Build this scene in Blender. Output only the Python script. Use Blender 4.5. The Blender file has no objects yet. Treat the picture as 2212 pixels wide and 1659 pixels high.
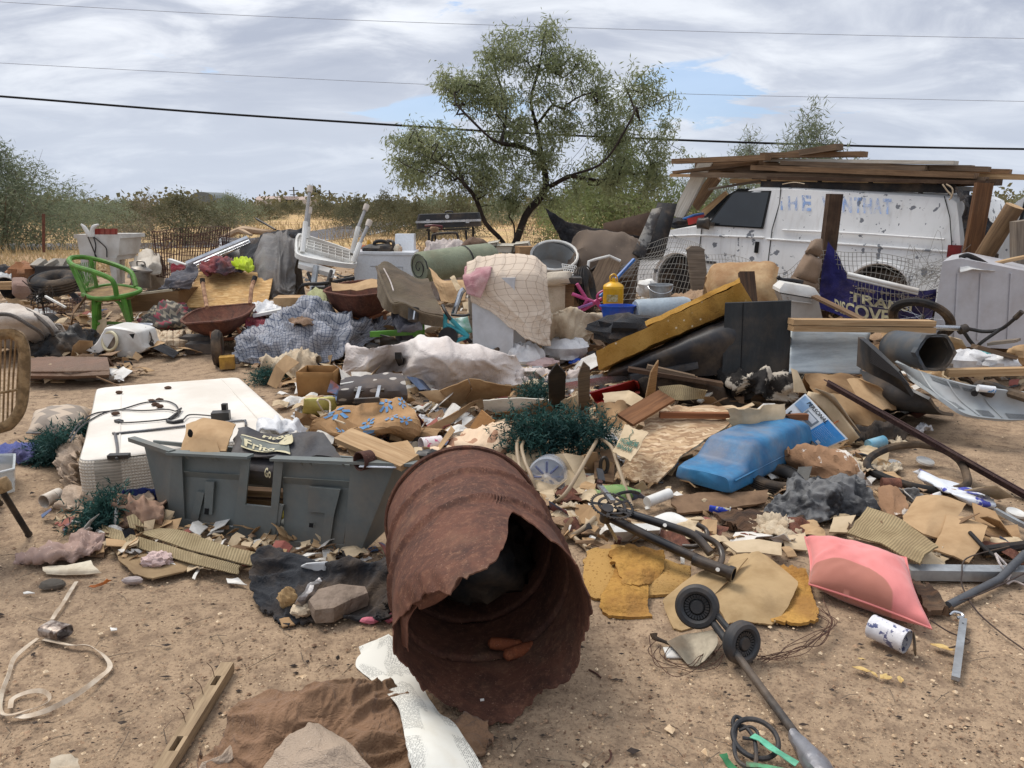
import bpy,math,random
import numpy as np
from math import cos,sin,pi
NA,LSP,NRM=np.array,np.linspace,np.linalg.norm
CR='crumple';SU='stuff'
from mathutils import Vector,Matrix
D=bpy.data;sc=bpy.context.scene;COL=sc.collection
R_=math.radians
rnd=random.Random(7)
CAM_H,FPX,PITCH=1.5,1660.0,R_(13.2)
cam=D.cameras.new('camera');cam.sensor_width=36.0;cam.lens=36.0*FPX/2212.0
cam.clip_start=.05;cam.clip_end=4000
camo=D.objects.new('camera',cam);COL.objects.link(camo)
camo.location=(0,0,CAM_H);camo.rotation_euler=(pi/2-PITCH,0,0)
sc.camera=camo
sc.view_settings.view_transform='Standard';sc.view_settings.look='None'
sc.view_settings.exposure=.96;sc.view_settings.gamma=1.0
sc.view_settings.use_curve_mapping=False
sc.render.resolution_x,sc.render.resolution_y=1024,768
sc.cycles.max_bounces=6;sc.cycles.transparent_max_bounces=12
sc.cycles.use_denoising=True
SUN_EL,SUN_AZ=R_(58),R_(-50)
sun=D.lights.new('sun','SUN');sun.energy=1.35;sun.angle=R_(26);sun.color=(1.0,.94,.86)
suno=D.objects.new('sun',sun);COL.objects.link(suno)
sd=Vector((sin(SUN_AZ)*cos(SUN_EL),cos(SUN_AZ)*cos(SUN_EL),sin(SUN_EL)))
suno.rotation_euler=sd.to_track_quat('Z','Y').to_euler();suno.location=(0,0,50)
def lin(c):
 return tuple((x/255/12.92 if x<=10.3 else((x/255+.055)/1.055)**2.4)for x in c)
class NT:
 0
 def __init__(s,t):s.t=t;t.nodes.clear()
 def n(s,typ,**kw):
  n=s.t.nodes.new(typ)
  ins=kw.pop('i',{})
  for k,v in kw.items():setattr(n,k,v)
  for k,v in ins.items():
   sock=n.inputs[k]
   if isinstance(v,bpy.types.NodeSocket):s.t.links.new(v,sock)
   else:
    if isinstance(v,tuple)and len(v)==3 and sock.type=='RGBA':v=(*v,1)
    sock.default_value=v
  return n
 def mul(s,a,b=.0):return s.math('MULTIPLY',a,b)
 def ad(s,a,b=.0):return s.math('ADD',a,b)
 def sb(s,a,b=.0):return s.math('SUBTRACT',a,b)
 def math(s,op,a,b=.0,c=.0,clamp=False):
  return s.n('ShaderNodeMath',operation=op,use_clamp=clamp,i={0:a,1:b,2:c}).outputs[0]
 def mix(s,f,a,b,blend='MIX'):
  n=s.n('ShaderNodeMix',data_type='RGBA',blend_type=blend,i={0:f,6:a,7:b});return n.outputs[2]
 def noise(s,v,scale,det=4,rough=.55,w=None,dist=.0):
  return s.n('ShaderNodeTexNoise',i={'Vector':v,'Scale':scale,'Detail':det,'Roughness':rough,'Distortion':dist}).outputs[0]
 def ramp(s,f,a,b):
  return s.n('ShaderNodeMapRange',interpolation_type='SMOOTHSTEP',clamp=True,i={0:f,1:a,2:b,3:.0,4:1.0}).outputs[0]
 def mapv(s,v,scale=(1,1,1),rot=(0,0,0),loc=(0,0,0)):
  return s.n('ShaderNodeMapping',i={0:v,1:loc,2:rot,3:scale}).outputs[0]
 def link(s,a,b):s.t.links.new(a,b)
def build_world():
 w=D.worlds.new('World');sc.world=w;w.use_nodes=True
 t=NT(w.node_tree)
 out=t.n('ShaderNodeOutputWorld');bg=t.n('ShaderNodeBackground');STR=.1
 bg.inputs[1].default_value=STR;t.link(bg.outputs[0],out.inputs[0])
 sky=t.n('ShaderNodeTexSky',sky_type='NISHITA',sun_disc=False)
 sky.sun_elevation=SUN_EL;sky.sun_rotation=SUN_AZ;sky.air_density=1.0;sky.dust_density=1.5
 d=t.n('ShaderNodeTexCoord').outputs['Generated']
 sp=t.n('ShaderNodeSeparateXYZ',i={0:d});x,y,z=sp.outputs
 zc=t.ad(t.math('MAXIMUM',z,.0),.24)
 u=t.math('DIVIDE',x,zc);v=t.math('DIVIDE',y,zc)
 P=t.n('ShaderNodeCombineXYZ',i={0:u,1:v,2:.0}).outputs[0]
 n1=t.noise(t.mapv(P,(.8,1.0,1),loc=(3.1,1.7,0)),1.0,6,.56,dist=.5)
 n2=t.noise(t.mapv(P,(1.2,1.8,1),loc=(9.0,4.2,2)),1.7,7,.58,dist=.5)
 az=t.math('ARCTAN2',x,y)
 el=t.math('ARCSINE',z)
 def blob(a,e,ra,re):
  q=t.ad(t.math('POWER',t.math('DIVIDE',t.sb(az,R_(a)),R_(ra)),2.0),t.math('POWER',t.math('DIVIDE',t.sb(el,R_(e)),R_(re)),2.0))
  return t.math('POWER',2.718,t.mul(q,-1.0))
 base=t.mix(t.ramp(n1,.34,.66),(2.45,2.7,3.3),(3.15,3.4,3.95))
 base=t.mix(t.mul(t.ramp(n2,.42,.72),.7),base,(5.3,5.5,5.8))
 lite=t.math('MINIMUM',t.ad(t.mul(blob(-21,19,17,9),1.1),t.mul(blob(-2,25,14,5),.25)),1.0)
 base=t.mix(t.mul(lite,t.ramp(n2,.30,.60)),base,(5.9,6.05,6.3))
 veil=t.ramp(el,R_(11),R_(1.5))
 base=t.mix(t.mul(veil,.65),base,(3.3,3.65,4.25))
 gap=t.ad(t.ad(blob(13.5,7.9,6.0,2.9),t.mul(blob(-7.5,6.2,5.5,2.0),.95)),t.mul(blob(4,6.8,11,2.2),.6))
 gap=t.ad(gap,t.mul(blob(-25,23.5,8,2.0),.40))
 n3=t.noise(t.mapv(P,(1.0,1.5,1),loc=(1.3,8.2,5)),2.2,7,.62,dist=.6)
 gap=t.sb(gap,t.mul(t.sb(n3,.40),4.2))
 gapm=t.mul(t.ramp(gap,.2,.55),.8)
 skyb=t.mix(.6,sky.outputs[0],(1.6,2.5,4.2))
 col=t.mix(gapm,base,skyb)
 col=t.mix(1.0,col,t.mix(t.ramp(el,R_(24),R_(75)),(1,1,1),(1.8,1.75,1.66)),'MULTIPLY')
 col=t.mix(t.ramp(z,.0,-.03),col,(2.2,1.8,1.4))
 t.link(col,bg.inputs[0])
build_world()
def smooth(a,b,x):
 t=np.clip((x-a)/(b-a),0,1);return t*t*(3-2*t)
def gz(x,y):
 0
 return .15*smooth(5.5,10.0,y)
def ray(px,py):
 a=(px-1106.0)/FPX;b=(829.5-py)/FPX
 c,s=cos(PITCH),sin(PITCH)
 return NA([a,c+b*s,-s+b*c])
def y(px,py,Y):
 r=ray(px,py);return NA([0,0,CAM_H])+r*(Y/r[1])
def G(px,py,h=.0):
 r=ray(px,py);Y=5.0
 for _ in range(40):
  z=float(gz(0,Y))+h
  if r[2]>-1e-3:return y(px,py,60.0)
  Y=.5*Y+.5*min(400,(z-CAM_H)/r[2]*r[1])
 return y(px,py,Y)
def pt(p):
 if isinstance(p,np.ndarray):return p
 if isinstance(p,Vector):return NA(p)
 return G(*p)
def AT(Y):return lambda a,b,d=0:y(a,b,Y+d)
def ppm(Y):
 return FPX/(Y*cos(PITCH)+1.0*sin(PITCH))
V3=lambda*a:NA(a,float)
def un(v):
 v=np.asarray(v,float);return v/(NRM(v)+1e-12)
UP=V3(0,0,1)
def _h(i,j,k,s):
 n=(i.astype(np.int64)*374761393+j.astype(np.int64)*668265263+k.astype(np.int64)*2147483647+s*974634777)&0xFFFFFFFF
 n=((n^(n>>13))*1274126177)&0xFFFFFFFF
 n=((n^(n>>16))*2246822519)&0xFFFFFFFF
 return((n^(n>>15))&0xFFFFFF)/0xFFFFFF*2-1
def vn(p,seed=0,linear=False):
 p=np.asarray(p,float);i=np.floor(p).astype(np.int64);f=p-i
 w=f if linear else f*f*f*(f*(f*6-15)+10)
 r=0
 for a in(0,1):
  for b in(0,1):
   for c in(0,1):
    ww=(w[:,0]if a else 1-w[:,0])*(w[:,1]if b else 1-w[:,1])*(w[:,2]if c else 1-w[:,2])
    r=r+ww*_h(i[:,0]+a,i[:,1]+b,i[:,2]+c,seed)
 return r
def fbm(p,seed=0,o=3):
 r=0;a=1.0
 for k in range(o):r=r+a*vn(p*2**k,seed+k);a*=.5
 return r
def ridged(p,seed=0,o=2):
 r=0;a=1.0
 q=p+.6*np.stack([vn(p*.7,seed+11),vn(p*.7,seed+12),vn(p*.7,seed+13)],1)
 for k in range(o):
  r=r+a*(1-2*np.abs(vn(q*2**k,seed+3*k)));a*=.45
 return r
def folds(p,seed=0,o=4):
 0
 w=np.stack([vn(p*.6,seed+11),vn(p*.6,seed+12),vn(p*.6,seed+13)],1);q=p+.8*w;r=0;a=1.0
 for k in range(o):
  c=cos(k*1.1),sin(k*1.1);e=np.stack([q[:,0]*c[0]-q[:,1]*c[1],q[:,0]*c[1]+q[:,1]*c[0],q[:,2]+k*3.1],1)*NA([1.0,.42,.8])
  r=r+a*(2.0*np.exp(-(vn(e*1.9**k,seed+5*k)*2.9)**2)-.8);a*=.52;q=q+.2*w
 return r
def CRS(P,n):
 P=np.asarray(P,float)
 if len(P)==2:return P[0]+(P[1]-P[0])*LSP(0,1,n)[:,None]
 Q=np.vstack([2*P[0]-P[1],P,2*P[-1]-P[-2]])
 t=LSP(0,len(P)-1,n);i=np.minimum(t.astype(int),len(P)-2);f=(t-i)[:,None]
 a,b,c,d=Q[i],Q[i+1],Q[i+2],Q[i+3]
 return .5*(2*b+(c-a)*f+(2*a-5*b+4*c-d)*f**2+(3*b-a-3*c+d)*f**3)
def LRS(P,n):
 P=np.asarray(P,float)
 t=LSP(0,len(P)-1,n);i=np.minimum(t.astype(int),len(P)-2);f=(t-i)[:,None]
 return P[i]*(1-f)+P[i+1]*f
def PH(pts,n=None,lin=False):
 P=[pt(p)for p in pts]
 if lin:return P
 return list(CRS(P,n or len(P)*5))
class M:
 def __init__(s):s.v=[];s.f=[];s.uv=[];s.n=0
 def add(s,v,f,uv=None):
  v=np.asarray(v,float).reshape(-1,3)
  s.v.append(v);s.uv.append(np.zeros((len(v),2))if uv is None else np.asarray(uv,float))
  k=s.n;s.f+=[tuple(i+k for i in q)for q in f];s.n+=len(v);return s
 def verts(s):return np.vstack(s.v)
 def box(s,c,size,R=None):
  0
  c=np.asarray(c,float);hx,hy,hz=[q/2 for q in size]
  L=NA([[a*hx,b*hy,e*hz]for a in(-1,1)for b in(-1,1)for e in(-1,1)])
  uv=np.stack([L[:,0],L[:,1]+L[:,2]*1.17],1)
  if R is not None:L=L@np.asarray(R,float).T
  s.add(L+c,[(0,1,3,2),(4,6,7,5),(0,4,5,1),(2,3,7,6),(0,2,6,4),(1,5,7,3)],uv);return s
 def beam(s,p,q,w,t,up=UP,taper=1.0):
  p,q=pt(p),pt(q);X=un(q-p);Yv=un(np.cross(up,X));Z=np.cross(X,Yv)
  L=NRM(q-p);vs=[];uv=[]
  o=rnd.random()*7
  for k,(e,sc_)in enumerate(((p,1.0),(q,taper))):
   for a,b in((-1,-1),(1,-1),(1,1),(-1,1)):
    vs.append(e+Yv*a*w/2*sc_+Z*b*t/2*sc_);uv.append((o+k*L,o+a*w/2+b*t/2*1.3))
  s.add(vs,[(3,2,1,0),(4,5,6,7),(0,1,5,4),(1,2,6,5),(2,3,7,6),(3,0,4,7)],uv);return s
 def tube(s,pts,r,n=8,cap=True,closed=0):
  P=NA([pt(p)for p in pts]);k=len(P)
  rr=np.full(k,r)if np.isscalar(r)else np.interp(LSP(0,1,k),LSP(0,1,len(r)),r)
  T=np.gradient(P,axis=0)
  if closed:T[0]=T[-1]=P[1]-P[-2]
  T=T/(NRM(T,axis=1)[:,None]+1e-12)
  a=UP if abs(T[0][2])<.9 else V3(1,0,0)
  N=un(a-T[0]*np.dot(a,T[0]));vs=[];uv=[];ln=0
  for i in range(k):
   N=un(N-T[i]*np.dot(N,T[i]));B=np.cross(T[i],N)
   if i:ln+=NRM(P[i]-P[i-1])
   for j in range(n):
    t=2*pi*j/n
    vs.append(P[i]+rr[i]*(cos(t)*N+sin(t)*B));uv.append((ln,j/n*2*pi*rr[i]))
  f=[(i*n+j,i*n+(j+1)%n,(i+1)*n+(j+1)%n,(i+1)*n+j)for i in range(k-1)for j in range(n)]
  if cap and not closed:f+=[tuple(range(n))[::-1],tuple((k-1)*n+j for j in range(n))]
  s.add(vs,f,uv);return s
 def lathe(s,prof,o,axis=UP,n=24,x=None,closed=0,sq=1.0):
  0
  o=np.asarray(o,float);A=un(axis)
  a=x if x is not None else(V3(1,0,0)if abs(A[0])<.9 else UP)
  N=un(np.asarray(a,float)-A*np.dot(a,A));B=np.cross(A,N);vs=[];uv=[];ln=0;pr=None
  for r,t in prof:
   if pr:ln+=math.hypot(r-pr[0],t-pr[1])
   pr=(r,t)
   for j in range(n):
    q=2*pi*j/n
    vs.append(o+A*t+r*(cos(q)*N+sq*sin(q)*B));uv.append((q*.3,ln))
  k=len(prof)
  f=[(i*n+j,i*n+(j+1)%n,(i+1)*n+(j+1)%n,(i+1)*n+j)for i in range(k-1)for j in range(n)]
  if not closed:
   if prof[0][0]>1e-6:f.append(tuple(range(n))[::-1])
   if prof[-1][0]>1e-6:f.append(tuple((k-1)*n+j for j in range(n)))
  s.add(vs,f,uv);return s
 def loft(s,rings,cap=True,closed=1):
  rings=[np.asarray(r,float)for r in rings];n=len(rings[0]);k=len(rings)
  m=n if closed else n-1
  f=[(i*n+j,i*n+(j+1)%n,(i+1)*n+(j+1)%n,(i+1)*n+j)for i in range(k-1)for j in range(m)]
  if cap:f+=[tuple(range(n))[::-1],tuple((k-1)*n+j for j in range(n))]
  V=np.vstack(rings);s.add(V,f,np.stack([V[:,0],V[:,2]+V[:,1]],1));return s
 def poly(s,pts,ext):
  0
  P=NA([pt(p)for p in pts]);e=np.asarray(ext,float);n=len(P)
  uvx=un(P[1]-P[0]);uvy=un(np.cross(np.cross(P[1]-P[0],P[2]-P[0]),uvx))
  uv=np.stack([(P-P[0])@uvx,(P-P[0])@uvy],1)
  s.add(np.vstack([P,P+e]),[tuple(range(n)),tuple(range(2*n-1,n-1,-1))]+[(i,i+n,(i+1)%n+n,(i+1)%n)for i in range(n)],np.vstack([uv,uv]));return s
 def patch(s,rows,nu=24,nv=24,lin=False,amp=.0,sc=6.0,th=.004,seed=0,mode='fold',jag=.0,back=.0,stretch=None,drop=.0,amp2=.0,fd=None):
  0
  A=NA([[pt(p)for p in r]for r in rows])
  if back:
   b=A[0].copy();b[:,1]+=back;b[:,2]=gz(b[:,0],b[:,1])+.01
   A=np.concatenate([b[None],A],0)
  ip=LRS if lin else CRS
  tmp=NA([ip(A[:,c],nv+1)for c in range(A.shape[1])]).transpose(1,0,2)
  Q=NA([ip(tmp[r],nu+1)for r in range(nv+1)])
  if jag:
   rg=np.arange(nv+1);z0=np.zeros(nv+1)
   lo=(vn(np.stack([rg*.37,z0,z0],1),seed+5)+.6*vn(np.stack([rg*.9,z0,z0],1),seed+6)+1.3)*jag*.5
   hi=1-(vn(np.stack([rg*.37,z0+5,z0],1),seed+7)+.6*vn(np.stack([rg*.9,z0+9,z0],1),seed+8)+1.3)*jag*.5
   for r in range(nv+1):
    t=LSP(np.clip(lo[r],0,.45),np.clip(hi[r],.55,1),nu+1)*nu
    i=np.minimum(t.astype(int),nu-1);f=(t-i)[:,None];Q[r]=Q[r][i]*(1-f)+Q[r][i+1]*f
   rg=np.arange(nu+1);z0=np.zeros(nu+1)
   lo=(vn(np.stack([rg*.37,z0,z0+3],1),seed+5)+.6*vn(np.stack([rg*.9,z0,z0+3],1),seed+6)+1.3)*jag*.5
   hi=1-(vn(np.stack([rg*.37,z0+5,z0+3],1),seed+7)+.6*vn(np.stack([rg*.9,z0+9,z0+3],1),seed+8)+1.3)*jag*.5
   for c in range(nu+1):
    t=LSP(np.clip(lo[c],0,.45),np.clip(hi[c],.55,1),nv+1)*nv
    i=np.minimum(t.astype(int),nv-1);f=(t-i)[:,None];col=Q[:,c].copy();Q[:,c]=col[i]*(1-f)+col[i+1]*f
  def normals(Q):
   du=np.gradient(Q,axis=1);dv=np.gradient(Q,axis=0)
   N=np.cross(du,dv);N/=(NRM(N,axis=2)[...,None]+1e-12)
   return N
  N=normals(Q)
  if N[...,2].mean()<0 or(abs(N[...,2].mean())<.15 and N[...,1].mean()>0):N=-N
  if amp:
   p=Q.reshape(-1,3)
   st=p*np.asarray(stretch)if stretch is not None else p
   if fd is not None:
    a_,b_=np.meshgrid(LSP(0,1,nu+1),LSP(0,1,nv+1));lu_=NRM(np.diff(Q,axis=1),axis=2).sum(1).mean();lv_=NRM(np.diff(Q,axis=0),axis=2).sum(0).mean()
    d=folds(np.stack([a_.ravel()*lu_*fd[0],b_.ravel()*lv_*fd[1],b_.ravel()*0+.3*seed],1)*sc,seed)*.55*(.4+.6*b_.ravel())
   elif mode=='fold':d=folds(st*sc*1.4,seed)*.55
   elif mode=='crumple':d=vn(st*sc,seed,True)+.5*vn(st*sc*2.1,seed+4,True)
   else:d=fbm(st*sc,seed)
   Q=Q+N*(d*amp).reshape(Q.shape[:2])[...,None]
   if amp2:Q=Q+N*(vn(p*sc*5,seed+20)*amp2).reshape(Q.shape[:2])[...,None]
   low=gz(Q[...,0],Q[...,1])+.004+th
   Q[...,2]=np.where(Q[...,2]<low,low,Q[...,2])
   sg=np.sign((N*normals(Q)).sum(2).mean());N=normals(Q)*(sg or 1)
  n,k=nv+1,nu+1
  lu=NRM(np.diff(Q,axis=1),axis=2).sum(1).mean();lv=NRM(np.diff(Q,axis=0),axis=2).sum(0).mean()
  uu,vv=np.meshgrid(LSP(0,lu,k),LSP(0,lv,n));uv=np.stack([uu.ravel(),vv.ravel()],1)
  top=Q.reshape(-1,3);bot=(Q-N*th).reshape(-1,3);K=n*k
  f=[]
  for r in range(nv):
   for c in range(nu):
    a=r*k+c;f.append((a,a+1,a+k+1,a+k));f.append((K+a,K+a+k,K+a+k+1,K+a+1))
  for c in range(nu):
   f.append((c,K+c,K+c+1,c+1));a=nv*k+c;f.append((a,a+1,K+a+1,K+a))
  for r in range(nv):
   a=r*k;f.append((a,a+k,K+a+k,K+a));a=r*k+nu;f.append((a,K+a,K+a+k,a+k))
  s.add(np.vstack([top,bot]),f,np.vstack([uv,uv]))
  def ev(u,v,off=.003):
   a=np.clip(u,0,1)*nu;b=np.clip(v,0,1)*nv;i=min(int(a),nu-1);j=min(int(b),nv-1);a-=i;b-=j
   w=lambda X:(X[j,i]*(1-a)+X[j,i+1]*a)*(1-b)+(X[j+1,i]*(1-a)+X[j+1,i+1]*a)*b
   return w(Q)+un(w(N))*off
  ev.lu,ev.lv=lu,lv
  return ev
 def pillow(s,c00,c10,c11,c01,t,n=20,p=2.2,q=1.0,amp=.006,sc=9,seed=0,base=.0):
  0
  A=[pt(c)for c in(c00,c10,c11,c01)]
  N=un(np.cross(A[1]-A[0],A[3]-A[0]));N=N if N[2]>0 else-N
  vs=[[],[]];uv=[]
  for j in range(n+1):
   for i in range(n+1):
    u,v=i/n,j/n;a,b=2*u-1,2*v-1
    pin=1-.10*q*(1-abs(b)**2)*0
    base_p=A[0]*(1-u)*(1-v)+A[1]*u*(1-v)+A[2]*u*v+A[3]*(1-u)*v
    cen=(A[0]+A[1]+A[2]+A[3])/4
    k=1-.07*q*((1-b*b)*a*a+(1-a*a)*b*b)
    base_p=cen+(base_p-cen)*k
    h=max(0,(1-abs(a)**p))**.55*max(0,(1-abs(b)**p))**.55*t/2
    vs[0].append(base_p+N*h);vs[1].append(base_p-N*h*(1-base));uv.append((u*NRM(A[1]-A[0]),v*NRM(A[3]-A[0])))
  T,B=NA(vs[0]),NA(vs[1]);T=T+N*(ridged(T*sc,seed)*amp)[:,None]
  k=n+1;K=k*k;f=[]
  for j in range(n):
   for i in range(n):
    a=j*k+i;f.append((a,a+1,a+k+1,a+k));f.append((K+a,K+a+k,K+a+k+1,K+a+1))
  for i in range(n):
   f.append((i,K+i,K+i+1,i+1));a=n*k+i;f.append((a,a+1,K+a+1,K+a))
   a=i*k;f.append((a,a+k,K+a+k,K+a));a=i*k+n;f.append((a,K+a,K+a+k,a+k))
  s.add(np.vstack([T,B]),f,NA(uv+uv));return s
 def blob(s,c,r,n=10,amp=.25,sc=3.0,seed=0,lin=False,R=None):
  0
  c=np.asarray(c,float);r=np.asarray(r,float)*np.ones(3);vs=[]
  for i in range(n+1):
   th=pi*i/n
   for j in range(2*n):
    ph=pi*j/n;vs.append((sin(th)*cos(ph),sin(th)*sin(ph),cos(th)))
  d=NA(vs);w=2*n
  disp=1+amp*(vn(d*sc+seed*3.7,seed,lin)if lin else ridged(d*sc+seed*3.7,seed))
  L=d*disp[:,None]*r
  if R is not None:L=L@np.asarray(R).T
  f=[(i*w+j,i*w+(j+1)%w,(i+1)*w+(j+1)%w,(i+1)*w+j)for i in range(n)for j in range(w)]
  s.add(L+c,f,np.stack([d[:,0]*r[0]+d[:,2]*.3,d[:,1]*r[1]+d[:,2]*r[2]],1));return s
 def wires(s,rows,nu,nv,r,seed=0,amp=.0,sides=3,sub=3,lin=False,skip=.0,diag=False):
  A=NA([[pt(p)for p in q]for q in rows]);ip=LRS if lin else CRS
  a,b=nu*sub,nv*sub
  tmp=NA([ip(A[:,c],b+1)for c in range(A.shape[1])]).transpose(1,0,2)
  Q=NA([ip(tmp[k],a+1)for k in range(b+1)])
  if amp:
   p=Q.reshape(-1,3);Q=Q+amp*np.stack([vn(p*3,seed),vn(p*3,seed+1),vn(p*3,seed+2)],1).reshape(Q.shape)
  g=random.Random(seed)
  for i in range(nv+1):
   if g.random()>=skip:s.tube(list(Q[i*sub]),r,sides,cap=0)
  for j in range(nu+1):
   if g.random()>=skip:s.tube(list(Q[:,j*sub]),r,sides,cap=0)
  return s
def Rz(a):return NA([[cos(a),-sin(a),0],[sin(a),cos(a),0],[0,0,1]])
def Rx(a):return NA([[1,0,0],[0,cos(a),-sin(a)],[0,sin(a),cos(a)]])
def Ry(a):return NA([[cos(a),0,sin(a)],[0,1,0],[-sin(a),0,cos(a)]])
ORG={}
def mesh_of(m,org,mt,sm):
 me=D.meshes.new('mesh');v=m.verts()-org
 me.from_pydata(v.tolist(),[],m.f)
 ul=me.uv_layers.new(name='UVMap');li=np.zeros(len(me.loops),np.int32);me.loops.foreach_get('vertex_index',li)
 ul.data.foreach_set('uv',np.vstack(m.uv)[li].astype(np.float32).ravel())
 if sm:
  me.shade_smooth()
  if sm is not True:me.set_sharp_from_angle(angle=R_(sm))
 me.materials.append(mt);me.update();return me
def tag(o,label=None,cat=None,group=None,kind=None):
 if label:o['label']=label
 if cat:o['category']=cat
 if group:o['group']=group
 if kind:o['kind']=kind
 return o
def base_of(m):
 v=m.verts();return V3((v[:,0].min()+v[:,0].max())/2,(v[:,1].min()+v[:,1].max())/2,v[:,2].min())
def SG(name,label,cat,m,mt,group=None,sm=40,kind=None):
 o=D.objects.new(name,None);D.objects.remove(o)
 org=base_of(m);o=D.objects.new(name,mesh_of(m,org,mt,sm));o.location=org;COL.objects.link(o);ORG[o.name]=org
 return tag(o,label,cat,group,kind)
def TH(name,label,cat,loc,group=None):
 o=D.objects.new(name,None);o.empty_display_size=.1;org=np.asarray(pt(loc),float);o.location=org;COL.objects.link(o);ORG[o.name]=org
 return tag(o,label,cat,group)
def PT(par,name,m,mt,sm=40,label=None,kind=None):
 org=ORG[par.name];o=D.objects.new(name,mesh_of(m,org,mt,sm));COL.objects.link(o);o.parent=par;ORG[o.name]=org
 return tag(o,label,None,None,kind)
def struct(name,m,mt,sm=True):
 o=D.objects.new(name,mesh_of(m,V3(0,0,0),mt,sm));COL.objects.link(o);o['kind']='structure';return o
def copy_tree(o,par=None):
 c=o.copy();COL.objects.link(c);c.parent=par
 for ch in list(o.children):copy_tree(ch,c)
 return c
_txt={}
def text_geo(s,bold=.0):
 k=(s,bold)
 if k not in _txt:
  cu=D.curves.new('lettering','FONT');cu.body=s;cu.offset=bold;cu.resolution_u=3
  ob=D.objects.new('lettering',cu);COL.objects.link(ob);bpy.context.view_layer.update()
  me=D.meshes.new_from_object(ob.evaluated_get(bpy.context.evaluated_depsgraph_get()))
  v=NA([q.co[:2]for q in me.vertices]).reshape(-1,2);f=[tuple(q.vertices)for q in me.polygons]
  D.objects.remove(ob);D.curves.remove(cu);D.meshes.remove(me);_txt[k]=(v,f)
 return _txt[k]
def letter(m,s,ev,u,v,du,size,slope=.0,up=-1,off=.004,bold=.0,italic=.0):
 0
 P,f=text_geo(s,bold);w=P[:,0].max()-P[:,0].min();x0=P[:,0].min()
 m.add([ev(u+(a-x0+italic*b)/w*du,v+up*b/.72*size+slope*(a-x0)/w,off)for a,b in P],f);return m
_mats={}
def _start(name):
 mt=D.materials.new(name);mt.use_nodes=True;t=NT(mt.node_tree)
 out=t.n('ShaderNodeOutputMaterial');b=t.n('ShaderNodeBsdfPrincipled');t.link(b.outputs[0],out.inputs[0])
 return mt,t,b,t.n('ShaderNodeTexCoord')
DUST=lin((160,134,106))
def mat(name,c,c2=None,s=5.0,rough=.85,bump=.25,bs=45.0,metal=.0,dust=.25,fine=.25,alpha=1.0,spec=.3,trans=.0,wr=.0,lo=.35,hi=.65,uv=False,sheen=.0,stretch=None):
 0
 if name in _mats:return _mats[name]
 mt,t,b,tc=_start(name);co=tc.outputs['UV' if uv else 'Object']
 if stretch:co=t.mapv(co,stretch)
 c=lin(c);c2=lin(c2)if c2 else tuple(x*.72 for x in c)
 n=t.noise(co,s,5,.6);col=t.mix(t.ramp(n,lo,hi),c,c2)
 g=t.noise(co,bs,3,.6)
 if fine:col=t.mix(t.mul(t.ramp(g,.3,.75),fine),col,t.mix(1.0,col,(.55,.52,.5,1),'MULTIPLY'))
 if dust:
  dn=t.noise(tc.outputs['Object'],3.3,6,.65)
  col=t.mix(t.mul(t.ramp(dn,.42,.72),dust),col,DUST)
 t.link(col,b.inputs['Base Color']);b.inputs['Roughness'].default_value=rough;b.inputs['Metallic'].default_value=metal
 b.inputs['Specular IOR Level'].default_value=spec
 if sheen:b.inputs['Sheen Weight'].default_value=sheen
 if trans:b.inputs['Transmission Weight'].default_value=trans
 if alpha<1:b.inputs['Alpha'].default_value=alpha
 if bump:
  hsum=t.ad(g,t.mul(n,.6))
  if wr:
   a1=t.math('ABSOLUTE',t.sb(t.noise(co,13,3,.6,dist=1.2),.5));a2=t.math('ABSOLUTE',t.sb(t.noise(co,31,3,.6,dist=.8),.5))
   hsum=t.ad(t.mul(hsum,.25),t.mul(t.ad(a1,t.mul(a2,.5)),wr))
  t.link(t.n('ShaderNodeBump',i={'Strength':bump,'Distance':.01,'Height':hsum}).outputs[0],b.inputs['Normal'])
 _mats[name]=mt;return mt
def CLO(name,c,c2=None,**kw):
 k=dict(rough=.95,bump=.6,bs=120,dust=.2,fine=.3,s=4,spec=.15,sheen=.1,wr=-2.2);k.update(kw);return mat(name,c,c2,**k)
def wood(name,c,c2,dust=.2,rough=.8,grain=28.0,bump=.3):
 0
 if name in _mats:return _mats[name]
 mt,t,b,tc=_start(name);uv=tc.outputs['UV']
 n=t.noise(t.mapv(uv,(1.6,grain,1)),1.6,6,.65,dist=.7);n2=t.noise(t.mapv(uv,(.8,3,1)),2.0,3)
 col=t.mix(t.ramp(n,.3,.7),lin(c),lin(c2))
 col=t.mix(t.mul(t.ramp(n2,.45,.75),.5),col,tuple(x*.6 for x in lin(c2)))
 dn=t.noise(tc.outputs['Object'],4,5,.6);col=t.mix(t.mul(t.ramp(dn,.45,.72),dust),col,DUST)
 t.link(col,b.inputs['Base Color']);b.inputs['Roughness'].default_value=rough;b.inputs['Specular IOR Level'].default_value=.25
 t.link(t.n('ShaderNodeBump',i={'Strength':bump,'Distance':.006,'Height':n}).outputs[0],b.inputs['Normal'])
 _mats[name]=mt;return mt
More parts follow.
